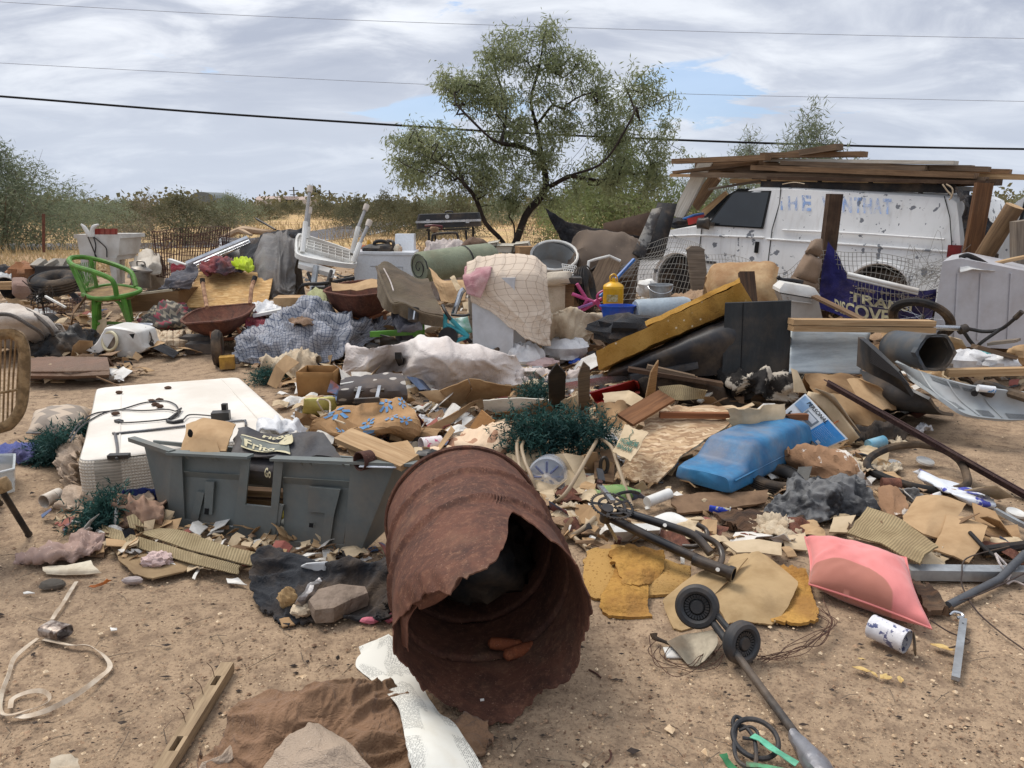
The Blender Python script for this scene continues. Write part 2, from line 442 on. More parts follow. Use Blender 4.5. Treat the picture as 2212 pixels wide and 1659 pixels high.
def osb(name,c,c2,c3):
 if name in _mats:return _mats[name]
 mt,t,b,tc=_start(name);uv=tc.outputs['UV'];col=None;hs=None
 for k,(a,l)in enumerate(((.3,0),(1.4,3),(2.3,7),(-.5,11))):
  w=t.noise(t.mapv(uv,(9,34,1),(0,0,a),(l,l,0)),1.0,2,.5)
  m_=t.ramp(w,.50,.60)
  cc=[lin(c),lin(c2),lin(c3),lin(c)][k]
  col=t.mix(m_,col if col is not None else lin(c2),cc);hs=m_ if hs is None else t.ad(hs,t.mul(m_,.7))
 dn=t.noise(uv,5,5,.6);col=t.mix(t.mul(t.ramp(dn,.45,.7),.35),col,lin((120,96,74)))
 t.link(col,b.inputs['Base Color']);b.inputs['Roughness'].default_value=.85
 t.link(t.n('ShaderNodeBump',i={'Strength':.5,'Distance':.004,'Height':hs}).outputs[0],b.inputs['Normal'])
 _mats[name]=mt;return mt
def card(name,c,c2=None,ribs=.0,dust=.2,rib_dir=0):
 0
 if name in _mats:return _mats[name]
 mt,t,b,tc=_start(name);uv=tc.outputs['UV'];c2=c2 or tuple(x*.86 for x in c)
 n=t.noise(uv,6,5,.6);col=t.mix(t.ramp(n,.35,.68),lin(c),lin(c2))
 st=t.noise(tc.outputs['Object'],2.6,6,.7);col=t.mix(t.mul(t.ramp(st,.52,.7),.45),col,tuple(x*.55 for x in lin(c2)))
 dn=t.noise(tc.outputs['Object'],5.1,5,.6);col=t.mix(t.mul(t.ramp(dn,.45,.75),dust),col,DUST)
 h=t.noise(uv,60,3);dist=.003;stg=.25
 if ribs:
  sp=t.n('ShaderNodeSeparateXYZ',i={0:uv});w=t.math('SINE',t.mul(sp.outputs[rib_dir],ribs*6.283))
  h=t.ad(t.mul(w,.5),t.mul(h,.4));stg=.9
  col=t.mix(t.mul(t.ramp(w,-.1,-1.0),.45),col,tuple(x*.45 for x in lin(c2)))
 t.link(col,b.inputs['Base Color']);b.inputs['Roughness'].default_value=.9;b.inputs['Specular IOR Level'].default_value=.15
 t.link(t.n('ShaderNodeBump',i={'Strength':stg,'Distance':dist,'Height':h}).outputs[0],b.inputs['Normal'])
 _mats[name]=mt;return mt
def rust(name,c=(112,68,52),c2=(70,45,38),c3=(132,92,70),dust=.25):
 if name in _mats:return _mats[name]
 mt,t,b,tc=_start(name);co=tc.outputs['Object']
 n=t.noise(t.mapv(co,(1,1,.55)),7,7,.75,dist=.6);col=t.mix(t.ramp(n,.3,.7),lin(c),lin(c2))
 n2=t.noise(co,46,5,.7);col=t.mix(t.mul(t.ramp(n2,.48,.72),.6),col,lin(c3))
 n3=t.noise(co,3.1,6,.65);col=t.mix(t.mul(t.ramp(n3,.52,.75),dust),col,DUST)
 sp=t.noise(co,170,2,.5);col=t.mix(t.mul(t.ramp(sp,.64,.74),.5),col,lin((165,130,110)))
 t.link(col,b.inputs['Base Color']);b.inputs['Roughness'].default_value=.82;b.inputs['Specular IOR Level'].default_value=.3
 t.link(t.n('ShaderNodeBump',i={'Strength':.22,'Distance':.005,'Height':t.ad(n2,n)}).outputs[0],b.inputs['Normal'])
 _mats[name]=mt;return mt
def PLA(name,c,c2=None,**kw):
 k=dict(rough=.42,bump=.06,bs=30,dust=.25,fine=.12,s=3,spec=.45);k.update(kw);return mat(name,c,c2,**k)
def metal(name,c,c2=None,**kw):
 k=dict(rough=.42,bump=.1,bs=60,dust=.25,fine=.25,s=6,metal=.75);k.update(kw);return mat(name,c,c2,**k)
def PN(name,kind,a,b_,p=1.0,q=.0,third=None,rough=.95,dust=.22,bump=.3,alpha=1.0):
 0
 if name in _mats:return _mats[name]
 mt,t,b,tc=_start(name);uv=tc.outputs['UV'];sp=t.n('ShaderNodeSeparateXYZ',i={0:uv});U,W=sp.outputs[0],sp.outputs[1]
 if kind=='grid':
  wob=t.mul(t.sb(t.noise(uv,30,2),.5),.15)
  f=lambda x:t.math('ABSOLUTE',t.sb(t.math('FRACT',t.ad(t.mul(x,p),wob)),.5))
  ln=t.ramp(t.math('MINIMUM',f(U),f(W)),q,q*.6)
  fac=ln
 elif kind=='quilt':
  wob=t.mul(t.sb(t.noise(uv,8,2),.5),.5)
  f=lambda x:t.math('ABSOLUTE',t.sb(t.math('FRACT',t.ad(t.mul(x,p),wob)),.5))
  fac=t.math('MAXIMUM',t.ramp(f(W),q,q*.5),t.mul(t.ramp(f(t.ad(U,t.mul(t.math('SINE',t.mul(W,8.)),.05))),q,q*.5),.9))
 elif kind=='dots':
  v=t.n('ShaderNodeTexVoronoi',i={'Vector':uv,'Scale':p,'Randomness':.55}).outputs[0];fac=t.ramp(v,q,q*.9)
 elif kind=='zigzag':
  z=t.math('PINGPONG',t.mul(U,p),.5);k=t.math('FRACT',t.ad(t.mul(W,p*.8),z));fac=t.ramp(t.math('ABSOLUTE',t.sb(k,.5)),.2,.25)
 else:
  v=t.n('ShaderNodeTexVoronoi',i={'Vector':t.mapv(uv,(1,1,1)),'Scale':p},feature='DISTANCE_TO_EDGE').outputs[0]
  fac=t.ramp(t.ad(v,t.mul(t.noise(uv,p*2.5,4),.35)),q,q*1.25)
 col=t.mix(fac,lin(a),lin(b_))
 if third:
  n=t.noise(uv,p*.45,2);col=t.mix(t.ramp(n,.5,.56),col,t.mix(fac,lin(third),lin(b_)))
 dn=t.noise(tc.outputs['Object'],3.3,6,.65);col=t.mix(t.mul(t.ramp(dn,.42,.72),dust),col,DUST)
 h=t.ad(t.noise(uv,150,2),t.mul(fac,-.5 if kind in('grid','quilt')else .1))
 t.link(col,b.inputs['Base Color']);b.inputs['Roughness'].default_value=rough;b.inputs['Specular IOR Level'].default_value=.15
 t.link(t.n('ShaderNodeBump',i={'Strength':bump,'Distance':.006,'Height':h}).outputs[0],b.inputs['Normal'])
 _mats[name]=mt;return mt
def foammat(name,c,c2):
 if name in _mats:return _mats[name]
 mt,t,b,tc=_start(name);co=tc.outputs['Object']
 n=t.noise(co,4,6,.65);col=t.mix(t.ramp(n,.32,.68),lin(c),lin(c2))
 st=t.noise(co,2.3,5,.6,dist=.6);col=t.mix(t.mul(t.ramp(st,.55,.68),.55),col,lin((120,88,48)))
 v=t.n('ShaderNodeTexVoronoi',i={'Vector':co,'Scale':30.0});rc=t.n('ShaderNodeSeparateColor',i={0:v.outputs[1]});big=t.noise(co,3.0,2)
 col=t.mix(t.mul(t.mul(t.ramp(v.outputs[0],.30,.16),t.ramp(rc.outputs[0],.66,.7)),t.ramp(big,.45,.55)),col,lin((222,206,174)))
 p=t.noise(co,85,4,.7);col=t.mix(t.mul(t.ramp(p,.45,.3),.5),col,tuple(x*.45 for x in lin(c2)))
 t.link(col,b.inputs['Base Color']);b.inputs['Roughness'].default_value=.97;b.inputs['Specular IOR Level'].default_value=.1
 t.link(t.n('ShaderNodeBump',i={'Strength':.9,'Distance':.008,'Height':t.ad(p,n)}).outputs[0],b.inputs['Normal'])
 _mats[name]=mt;return mt
def spray(name,c):
 0
 mt,t,b,tc=_start(name);co=tc.outputs['Object'];n=t.noise(t.mapv(co,(14,14,3)),1.6,5,.7)
 t.link(t.mix(n,lin(c),lin((150,178,216))),b.inputs['Base Color']);b.inputs['Roughness'].default_value=.6
 tr=t.n('ShaderNodeBsdfTransparent');mx=t.n('ShaderNodeMixShader',i={0:t.ad(t.mul(t.ramp(n,.36,.66),.75),.1),1:tr.outputs[0],2:b.outputs[0]})
 out=[q for q in t.t.nodes if q.type=='OUTPUT_MATERIAL'][0];t.link(mx.outputs[0],out.inputs[0]);return mt
def leafmat(name,c,c2,tr=.35):
 if name in _mats:return _mats[name]
 mt,t,b,tc=_start(name);co=tc.outputs['Object']
 n=t.noise(co,1.1,3);n2=t.noise(co,9.0,3)
 col=t.mix(t.ramp(t.ad(t.mul(n,.5),t.mul(n2,.5)),.38,.62),c,c2)
 t.link(col,b.inputs['Base Color']);b.inputs['Roughness'].default_value=.7;b.inputs['Specular IOR Level'].default_value=.25
 tl=t.n('ShaderNodeBsdfTranslucent',i={0:col});mx=t.n('ShaderNodeMixShader',i={0:tr,1:b.outputs[0],2:tl.outputs[0]})
 out=[q for q in t.t.nodes if q.type=='OUTPUT_MATERIAL'][0];t.link(mx.outputs[0],out.inputs[0])
 _mats[name]=mt;return mt
def clear(name,c=(235,240,242),rough=.25,op=.5):
 0
 if name in _mats:return _mats[name]
 mt,t,b,tc=_start(name);n=t.noise(tc.outputs['Object'],9,5,.6)
 t.link(t.mix(t.ramp(n,.35,.7),lin(c),tuple(x*.75 for x in lin(c))),b.inputs['Base Color'])
 b.inputs['Roughness'].default_value=rough;b.inputs['Specular IOR Level'].default_value=.5
 tr=t.n('ShaderNodeBsdfTransparent');mx=t.n('ShaderNodeMixShader',i={0:op,1:tr.outputs[0],2:b.outputs[0]})
 out=[q for q in t.t.nodes if q.type=='OUTPUT_MATERIAL'][0];t.link(mx.outputs[0],out.inputs[0])
 _mats[name]=mt;return mt
def ground_mat():
 mt,t,b,tc=_start('desert_soil');co=tc.outputs['Object']
 n=t.noise(co,1.3,7,.62);n2=t.noise(co,11,6,.7);n3=t.noise(co,75,4,.7)
 col=t.mix(t.ramp(n,.32,.68),lin((174,150,124)),lin((158,136,112)))
 col=t.mix(t.mul(t.ramp(n2,.42,.66),.75),col,lin((120,101,84)))
 col=t.mix(t.mul(t.ramp(n3,.48,.68),.6),col,lin((96,80,67)))
 v=t.n('ShaderNodeTexVoronoi',i={'Vector':co,'Scale':85.0})
 spk=t.ramp(v.outputs[0],.26,.16);rc=t.n('ShaderNodeSeparateColor',i={0:v.outputs[1]})
 sel=t.ramp(rc.outputs[0],.80,.84)
 col=t.mix(t.mul(t.mul(spk,sel),.8),col,t.mix(t.ramp(rc.outputs[1],.3,.4),lin((72,60,54)),lin((214,190,158))))
 sp=t.n('ShaderNodeSeparateXYZ',i={0:co});g=t.noise(t.mapv(co,(.12,.35,1)),1.0,6,.6)
 far=t.ramp(sp.outputs[1],14.,24.)
 fc=t.mix(t.ramp(g,.38,.6),lin((178,146,112)),lin((196,168,120)))
 fc=t.mix(t.mul(t.ramp(t.noise(t.mapv(co,(.3,1,1)),.8,6,.7),.5,.65),.5),fc,lin((142,118,84)))
 col=t.mix(far,col,fc)
 t.link(col,b.inputs['Base Color']);b.inputs['Roughness'].default_value=.97;b.inputs['Specular IOR Level'].default_value=.1
 h=t.ad(t.ad(t.mul(n2,1.2),t.mul(n3,.5)),t.mul(spk,.25))
 t.link(t.n('ShaderNodeBump',i={'Strength':.55,'Distance':.02,'Height':h}).outputs[0],b.inputs['Normal'])
 return mt
def build_ground():
 xs=list(np.arange(-4.6,4.61,.028));q=4.6;st=.03
 side=[]
 while q<900:st*=1.16;q+=st;side.append(q)
 xs=NA([-a for a in side[::-1]]+xs+side)
 ys=list(np.arange(1.2,7.5,.028));q=7.5;st=.03
 while q<1500:st*=1.07;q+=st;ys.append(q)
 q=1.2;st=.03;bk=[]
 while q>-300:st*=1.25;q-=st;bk.append(q)
 ys=NA(bk[::-1]+ys)
 X,Yg=np.meshgrid(xs,ys);p=np.stack([X.ravel(),Yg.ravel(),np.zeros(X.size)],1)
 near=smooth(9,6.5,p[:,1])*smooth(-.5,1.0,p[:,1])
 z=gz(p[:,0],p[:,1])+near*(.012*fbm(p*1.6,3,3)+.006*np.abs(fbm(p*9,8,2))-.010)
 z-=.03*(1-near)*smooth(30,7,p[:,1])
 p[:,2]=z;nx=len(xs);m=M()
 idx=np.arange(nx*len(ys)).reshape(len(ys),nx)
 f=np.stack([idx[:-1,:-1],idx[:-1,1:],idx[1:,1:],idx[1:,:-1]],-1).reshape(-1,4)
 m.add(p,[tuple(q)for q in f.tolist()],p[:,:2]);struct('ground',m,ground_mat())
 r=M();c=[(-60,30),(-30,26.0),(-16,25.2),(-11,26.5),(-8.6,31),(-8.2,40),(-9,60)]
 C2=CRS(NA([(a,b,.0)for a,b in c]),40);T=np.gradient(C2,axis=0);T/=NRM(T,axis=1)[:,None]
 Nn=np.stack([-T[:,1],T[:,0],T[:,2]],1)
 r.loft([NA([a+n*2.0,a-n*2.0])+V3(0,0,.158)for a,n in zip(C2,Nn)],cap=0,closed=0)
 road=struct('road',r,mat('asphalt',(98,98,102),(82,82,86),s=2,rough=.9,dust=.2))
 l=M();l.loft([NA([a-n*1.75,a-n*1.62])+V3(0,0,.163)for a,n in zip(C2,Nn)],cap=0,closed=0)
 part_=D.objects.new('edge_line',mesh_of(l,V3(0,0,0),mat('road_paint',(210,210,205)),True));COL.objects.link(part_);part_.parent=road
build_ground()
def grow(limbs,targets,step=.12,r_tip=.004,expo=2.3,jit=.25,seed=0,droop=.0):
 0
 g=np.random.RandomState(seed);pos=[];par=[]
 for L in limbs:
  P=CRS(NA(L),max(4,int(sum(NRM(np.diff(NA(L),axis=0),axis=1))/step)))
  if pos:
   d=NRM(NA(pos)-P[0],axis=1);k=int(d.argmin())if d.min()<.3 else-1
  else:k=-1
  for q in P:pos.append(q);par.append(k);k=len(pos)-1
 nl=len(pos);A=NA(pos)
 d0=NA([NRM(A-t_,axis=1).min()for t_ in targets]);order=np.argsort(d0)
 buf=np.zeros((nl+len(targets)*12,3));buf[:nl]=A;n=nl;tips=[]
 for o in order:
  t_=targets[o];d=NRM(buf[:n]-t_,axis=1)+.35*np.maximum(0,buf[:n,2]-t_[2]+.05)
  k=int(d.argmin());a=buf[k];L=NRM(t_-a);c=min(8,max(1,int(L/step)))
  for i in range(1,c+1):
   f=i/c;q=a+(t_-a)*f+g.normal(0,jit*step*(1 if i<c else 0),3)+V3(0,0,.18*L*sin(pi*f))
   buf[n]=q;par.append(k);k=n;n+=1
  tips.append(k)
 buf=buf[:n];w=np.zeros(n);ch=np.zeros(n,int)
 for i in range(n):
  if par[i]>=0:ch[par[i]]+=1
 w[ch==0]=1
 for i in range(n-1,-1,-1):
  if par[i]>=0:w[par[i]]+=w[i]
 rad=r_tip*np.maximum(w,1)**(1/expo);return buf,par,rad,ch,tips
def wood_mesh(buf,par,rad,ch,m,big=.02):
 kids={}
 for i,p in enumerate(par):kids.setdefault(p,[]).append(i)
 done=set()
 def chain(a):
  P=[a]
  while True:
   k=kids.get(P[-1],[])
   if not k:break
   k=max(k,key=lambda q:rad[q])
   if k in done:break
   done.add(k);P.append(k)
  return P
 for i in range(len(buf)):
  if i in done:continue
  done.add(i);P=chain(i);pts=[buf[q]for q in P];rr=[rad[q]for q in P]
  if par[i]>=0:pts=[buf[par[i]]]+pts;rr=[min(rad[par[i]],rr[0]*1.2)]+rr
  if len(pts)<2:continue
  rr[-1]*=.5
  m.tube(pts,rr,7 if max(rr)>big else 3,cap=0)
def leaves(tips,g,per,spread,ln,wd,droop=.5,seed=0):
 0
 n=len(tips)*per;T=np.repeat(NA(tips),per,0)+g.normal(0,spread,(n,3))
 d=g.normal(0,1,(n,3));d[:,2]-=droop;d/=NRM(d,axis=1)[:,None]
 s=np.cross(d,g.normal(0,1,(n,3)));s/=NRM(s,axis=1)[:,None]
 L=ln*g.uniform(.6,1.3,(n,1));W=wd*g.uniform(.7,1.3,(n,1))
 v=np.stack([T-s*W*.3,T+d*L*.5-s*W,T+d*L,T+d*L*.5+s*W],1).reshape(-1,3)
 f=np.arange(n*4).reshape(n,4).tolist();return v,f
BARK=mat('dark_bark',(52,44,40),(34,29,27),s=9,bump=.8,bs=30,dust=.05)
TWIG=mat('grey_twig',(128,114,98),(92,80,68),s=9,bump=.3,dust=.0)
def build_tree():
 g=np.random.RandomState(4);Y0=16.0
 def q(cx,cy,dy=0):return y(760+.3516*cx,.3516*cy,Y0+dy)
 limbs=[[y(1098,560,Y0),q(1010,1480),q(1075,1310),q(1190,1160,.1),q(1165,950,.3),q(1130,760,.2),q(1100,610),q(1150,420),q(1175,260),q(1200,120)],[q(1190,1160,.1),q(1340,1080,-.5),q(1540,1000,-.9),q(1690,780,-1.1),q(1800,560,-1.0)],[q(1340,1080,-.5),q(1560,1110,.4),q(1750,1060,.8)],[q(1165,960,.3),q(1040,900,0),q(920,880,-.5),q(830,830,-.8),q(640,640,-.6)],[q(920,880,-.5),q(950,650,.5),q(880,430,.6),q(870,260,.5)],[y(1088,560,Y0),q(930,1490),q(820,1370,-.1),q(765,1230,-.2),q(690,1130,-.5),q(540,1000,-.8),q(380,930,-1.0)],[q(690,1130,-.5),q(600,900,.6),q(520,760,.9)],[q(1080,1300),q(1110,1150,1.0),q(1020,960,1.4),q(980,760,1.5)],[q(1190,1160,.1),q(1420,900,1.2),q(1560,700,1.4)],[q(1150,750,.2),q(1290,560,-.8),q(1330,430,-.9)],[q(1000,1500),q(1000,1400),q(985,1360)],[q(960,1500),q(950,1430),q(930,1390)],[q(1050,1470),q(1120,1390),q(1140,1310)]]
 lobes=[(1100,330,290,170,330),(1210,150,45,90,40),(930,330,130,140,110),(740,560,250,150,300),(600,480,120,100,70),(480,900,250,170,300),(330,900,170,120,90),(560,1060,300,120,260),(350,1040,160,120,80),(1000,650,340,230,430),(900,950,300,180,320),(1080,1060,330,150,200),(1700,640,250,180,260),(1830,520,90,110,70),(1500,700,200,170,190),(1720,920,290,190,330),(1900,850,130,150,90),(1600,1110,270,110,170),(1780,1080,140,110,80),(1330,900,230,200,260),(1330,500,190,160,190),(1250,1180,200,90,50),(1320,1220,170,70,45),(1550,1190,150,60,35),(900,1170,170,110,75),(700,1120,200,90,70),(1000,1230,140,80,50)]
 tg=[]
 for cx,cy,rx,ry,n in lobes:
  n=int(n*.50)
  nc=max(2,n//7);c=g.normal(0,1,(nc,3));c/=NRM(c,axis=1)[:,None];c*=g.uniform(.1,1.12,(nc,1))**.5
  for a in c:
   sp_=g.uniform(22,48);k=g.randint(4,10)
   for _ in range(k):
    b=g.normal(0,1,3)*sp_;dy=(a[1]*rx+b[1])*.3516/ppm(Y0)*.8
    tg.append(q(cx+a[0]*rx+b[0],cy+a[2]*ry+b[2]*.8,dy))
 tg=NA(tg)
 buf,par,rad,ch,tips=grow(limbs,tg,.16,.0048,2.25,.35,3)
 t=TH('mesquite_tree','tall feathery mesquite tree with forked dark trunk behind the rubbish','tree',(buf[0][0],buf[0][1],.15)if False else V3(buf[0][0],buf[0][1],.12))
 w=M();wood_mesh(buf,par,rad,ch,w);PT(t,'trunk',w,BARK,True)
 pts=[]
 for k in tips:
  p=par[k];e=buf[k];b=buf[p]if p>=0 else e
  pts+=[e,e*.5+b*.5+g.normal(0,.05,3)]
 gl=np.random.RandomState(9);v,f=leaves(pts,gl,9,.085,.12,.012,.8)
 c=M();c.add(v,f);PT(t,'crown',c,leafmat('mesquite_leaf',(.20,.235,.12),(.32,.35,.20),.5),False,kind=SU)
build_tree()
def bush_proto(name,label,cat,seed,w,h,n,leaf,ln,wd,per,sp,stem=TWIG,open_=.5,group=None,stems=9,flat=1.0):
 g=np.random.RandomState(seed);limbs=[]
 for k in range(stems):
  a=g.uniform(0,6.283);s=g.uniform(.2,1)*open_;hh=h*g.uniform(.55,.95)
  limbs.append([V3(g.normal(0,.08),g.normal(0,.08),0),V3(cos(a)*w*s*.25,sin(a)*w*s*.25,hh*.4),V3(cos(a)*w*s*.5,sin(a)*w*s*.5,hh)])
 tg=[]
 for k in range(n):
  a=g.uniform(0,6.283);r=math.sqrt(g.uniform(0,1));z=g.uniform(.06,1)
  env=(sin(pi*min(1,(.18+.82*z)))**.55)if flat<1.5 else(1-z*.6)
  lump=1+.28*sin(a*3+seed)+.15*sin(a*5+z*7)
  tg.append((cos(a)*r*w/2*env*lump,sin(a)*r*w/2*env*lump,z*h*(1-.25*r*r)*(1+.10*sin(a*4+seed*2))))
 buf,par,rad,ch,tips=grow(limbs,NA(tg),h*.07,.0035*max(1,h/3),2.5,.4,seed)
 t=TH(name,label,cat,V3(0,0,0),group)
 m=M();wood_mesh(buf,par,rad,ch,m,.05);PT(t,'trunk',m,stem,True)
 v,f=leaves([buf[k]for k in tips],g,per,sp,ln,wd,.0);c=M();c.add(v,f);PT(t,'crown',c,leaf,False,kind=SU)
 return t
LG1=leafmat('creosote_leaf',(.105,.108,.056),(.17,.155,.085),.35)
LG2=leafmat('palo_verde_leaf',(.16,.195,.12),(.26,.285,.185),.45)
LG3=leafmat('bright_leaf',(.15,.19,.075),(.24,.27,.12),.4)
LG4=leafmat('dry_leaf',(.19,.165,.115),(.27,.235,.17),.3)
SHR='low desert shrubs of the far brush line'
pv=bush_proto('palo_verde_tree','big grey-green palo verde at the left edge beyond the wire post','tree',1,6.2,4.4,1700,LG2,.22,.016,15,.18,open_=.8,stems=12)
p_=y(40,525,23);pv.location=(p_[0]-.6,p_[1],.12);pv.scale=(.8,.8,.70)
protos=[bush_proto('creosote_bush','low olive-green creosote bush in the far brush line','shrub',11,3.4,2.2,520,LG1,.17,.022,9,.12,group=SHR),bush_proto('creosote_bush','low olive-green creosote bush in the far brush line','shrub',12,4.2,2.5,600,LG1,.18,.022,9,.14,group=SHR),bush_proto('mesquite_bush','pale green mesquite bush in the far brush line','shrub',13,4.4,3.0,560,LG2,.2,.02,9,.16,group=SHR),bush_proto('mesquite_bush','fresh green mesquite bush behind the black shade cloth','shrub',14,4.0,2.6,700,LG3,.17,.02,10,.13),bush_proto('dry_bush','bare grey-brown bush sprawling in the field','shrub',15,3.0,1.7,420,LG4,.10,.008,4,.1,group='bare bushes in the field'),bush_proto('palo_verde_tree','wispy palo verde crown rising behind the lumber on the van roof','tree',16,4.0,4.6,950,LG2,.26,.014,9,.16,open_=.7)]
def put(o,px,Y,sc_=1.0,rz=.0,sz=None,z=.15,first=[set()]):
 if o.name in first[0]:o=copy_tree(o)
 first[0].add(o.name)
 p=y(px,440,Y);o.location=(p[0],p[1],z);o.rotation_euler=(0,0,rz);o.scale=(sc_,sc_,sz or sc_);return o
g_=random.Random(5)
o=put(protos[1],395,27,.85,.4,.68);o['label']='dark spreading creosote bush just behind the wire cage';del o['group']
o=put(protos[2],225,34,.85,1.0,.5);o['label']='thin-crowned mesquite bush right beside the big palo verde';del o['group']
o=put(protos[4],318,40,1.1,2,1.15);o['label']='leafless grey bush standing above the brush line';del o['group']
o=put(protos[3],1350,21,1.05,.3)
o=put(protos[3],1265,26,.9,2.2);o['label']='smaller fresh green bush between the mesquite trunk and the shade cloth'
o=put(protos[5],1735,17,.70,.5);
o=put(protos[5],1610,22,.68,2.5);o['label']='small wispy palo verde crown left of the taller one behind the lumber'
o=put(protos[5],1505,24,.56,1.5);o['label']='green bush showing between the leaning white board and the windscreen'
o=put(protos[5],2240,30,.5,4.0);o['label']='pale bush top beyond the second van at the right edge'
o=put(protos[2],160,40,.9,2.0,.55);o['group']=SHR;o['label']='pale green mesquite bush in the far brush line'
for k in range(46):
 px=-40+k*33+g_.uniform(-14,14)
 if 330<px<450 and k%2:continue
 Y=g_.choice([48,60,75,95])+g_.uniform(-5,8);i=g_.choice([0,1,1,0,2])
 o=put(protos[i],px,Y,g_.uniform(.8,1.1),g_.uniform(0,6),g_.uniform(.5,.72));o['group']=SHR
 o['label']=['low olive-green creosote bush in the far brush line','low olive-green creosote bush in the far brush line','pale green mesquite bush in the far brush line'][i]
for px,Y,s_ in((835,34,.72),(905,30,.6),(985,33,.7),(770,44,.7)):
 o=put(protos[1],px,Y,s_,px);o['group']='creosote bushes left of the mesquite trunk';o['label']='mid-field creosote bush left of the mesquite trunk'
for px,Y,s_ in((470,30,.6),(520,24,.5),(265,20,.55),(735,26,.45),(1000,19,.6),(930,18.5,.55),(305,22,.6),(455,21,.5),(1130,21,.5)):
 o=put(protos[4],px,Y,s_,px);o['group']='bare bushes in the field';o['label']='bare grey-brown bush sprawling in the field'
def build_far():
 g=np.random.RandomState(2)
 T=[]
 for k in range(2600):
  Y=g.uniform(130,260);px=g.uniform(-150,2400);p=y(px,440,Y);T.append((p[0],p[1],.15+g.uniform(0,1)**.8*(2.0+.9*sin(px*.021)+.6*sin(px*.067))))
 v,f=leaves(T,g,5,.8,.9,.35,0);m=M().add(v,f)
 o=D.objects.new('far_brush',mesh_of(m,V3(0,0,0),LG1,False));COL.objects.link(o);tag(o,'hazy olive line of far desert brush along the horizon','brush',None,'stuff')
 n=9000;v=[];m=M()
 px=g.uniform(-60,1500,n);Y=15+45*g.uniform(0,1,n)**1.6
 c=NA([y(a,440,b)for a,b in zip(px,Y)]);keep=fbm(np.stack([c[:,0]*.25,c[:,1]*.16,c[:,0]*0],1),5,3)>-.05
 lf=(px<260)&(Y<24);keep|=lf;keep&=~((px>255)&(px<345)&(Y>22)&(Y<31));c=c[keep];Y=Y[keep];n=len(c);c[:,2]=.12
 h=g.uniform(.10,.38,(n,1))*(1+.012*Y[:,None]);d=g.normal(0,.45,(n,3));d[:,2]=1
 s=np.stack([g.normal(0,1,n),g.normal(0,.3,n),np.zeros(n)],1);s/=NRM(s,axis=1)[:,None];w=.006+.0006*Y[:,None]
 v=np.stack([c-s*w,c+s*w,c+d*h],1).reshape(-1,3);m.add(v,np.arange(n*3).reshape(n,3).tolist())
 o=D.objects.new('dry_grass',mesh_of(m,V3(0,0,0),leafmat('straw',lin((190,168,126)),lin((160,138,104)),.3),False));COL.objects.link(o);tag(o,'straw-coloured dry grass over the open field','grass',None,'stuff')
 PW=mat('pole_wood',(92,84,80),dust=0)
 for k,(px,top,lab)in enumerate(((634,404,'tallest far utility pole with a double crossarm'),(711,411,'far utility pole right of the palm trees'),(561,420,'far utility pole left of the pale roof'),(592,418,'short far utility pole beside the pale roof'))):
  Y=190;a=y(px,445,Y);b=y(px,top,Y);m=M().tube([V3(b[0],b[1],0),b],.16,6)
  t=TH('utility_pole',lab,'pole',V3(b[0],b[1],0),'far utility poles');PT(t,'pole',m,PW);m=M()
  m.beam(b+V3(-1.1,0,-.8),b+V3(1.1,0,-.8),.15,.18);m.beam(b+V3(-.9,0,-1.8),b+V3(.9,0,-1.8),.15,.18);PT(t,'crossarm',m,PW)
 for px,top,lab in((671,412,'tallest of the far palm trees on the horizon'),(680,415,'middle palm tree on the horizon'),(689,419,'shortest palm tree on the horizon')):
  Y=200;b=y(px,top,Y);t=TH('palm_tree',lab,'tree',V3(b[0],b[1],0),'far palm trees');m=M().tube([V3(b[0],b[1],0),b],[.28,.2],6);PT(t,'trunk',m,PW)
  v,f=leaves([b]*1,g,60,.25,1.6,.16,.3);m=M().add(v,f);PT(t,'crown',m,LG1,False,kind=SU)
 a=y(437,440,150);t=TH('domed_building','grey round-roofed building poking above the brush','building',V3(a[0],a[1],0));m=M()
 ring=[V3(cos(q)*2.9,0,1.6+sin(q)*2.1)for q in LSP(0,pi,12)]
 m.loft([NA([a*V3(1,1,0)+r+V3(0,dy,0)for r in ring])for dy in(0,9)]);PT(t,'roof',m,mat('grey_roof',(122,128,128),dust=0),30)
 m=M().box(a*V3(1,1,0)+V3(0,4.5,.8),(5.6,8.8,1.6));PT(t,'wall',m,mat('far_wall',(150,146,140),dust=0))
 for px,w in((595,9),(640,7)):
  a=y(px,440,180);t=TH('far_house','long pale far house among the brush' if w==9 else 'smaller pale far house right of the long one','house',V3(a[0],a[1],0));m=M()
  m.box(a*V3(1,1,0)+V3(0,3,1.2),(w,6,2.4));PT(t,'wall',m,mat('pale_wall',(206,198,190),dust=0));m=M()
  c=a*V3(1,1,0);m.loft([NA([c+V3(sx*(w/2+.3),0,2.4),c+V3(sx*(w/2+.3),3,3.2),c+V3(sx*(w/2+.3),6,2.4)])for sx in(-1,1)]);PT(t,'roof',m,mat('pale_roof',(190,170,160),dust=0))
 CW=mat('cable_black',(22,22,24),dust=0,bump=0);CG=mat('wire_grey',(160,165,175),dust=0,bump=0)
 for pts,r,mt_,lab in(([(-500,170),(0,208),(440,243),(880,272),(1100,286),(1480,303),(1850,315),(2212,322),(2700,326)],.024,CW,'thick black overhead cable crossing behind the tree'),([(-500,105),(0,136),(480,161),(940,183),(1450,202),(1830,211),(2212,219),(2700,226)],.005,CG,'middle thin grey overhead wire above the black cable'),([(-500,-30),(0,4),(500,32),(1000,52),(1600,70),(2212,83),(2700,90)],.005,CG,'highest thin grey overhead wire near the top of the sky')):
  m=M().tube(list(CRS(NA([y(a,b,18.5)for a,b in pts]),60)),r,6);SG('overhead_wire',lab,'wire',m,mt_,'overhead wires')
build_far()
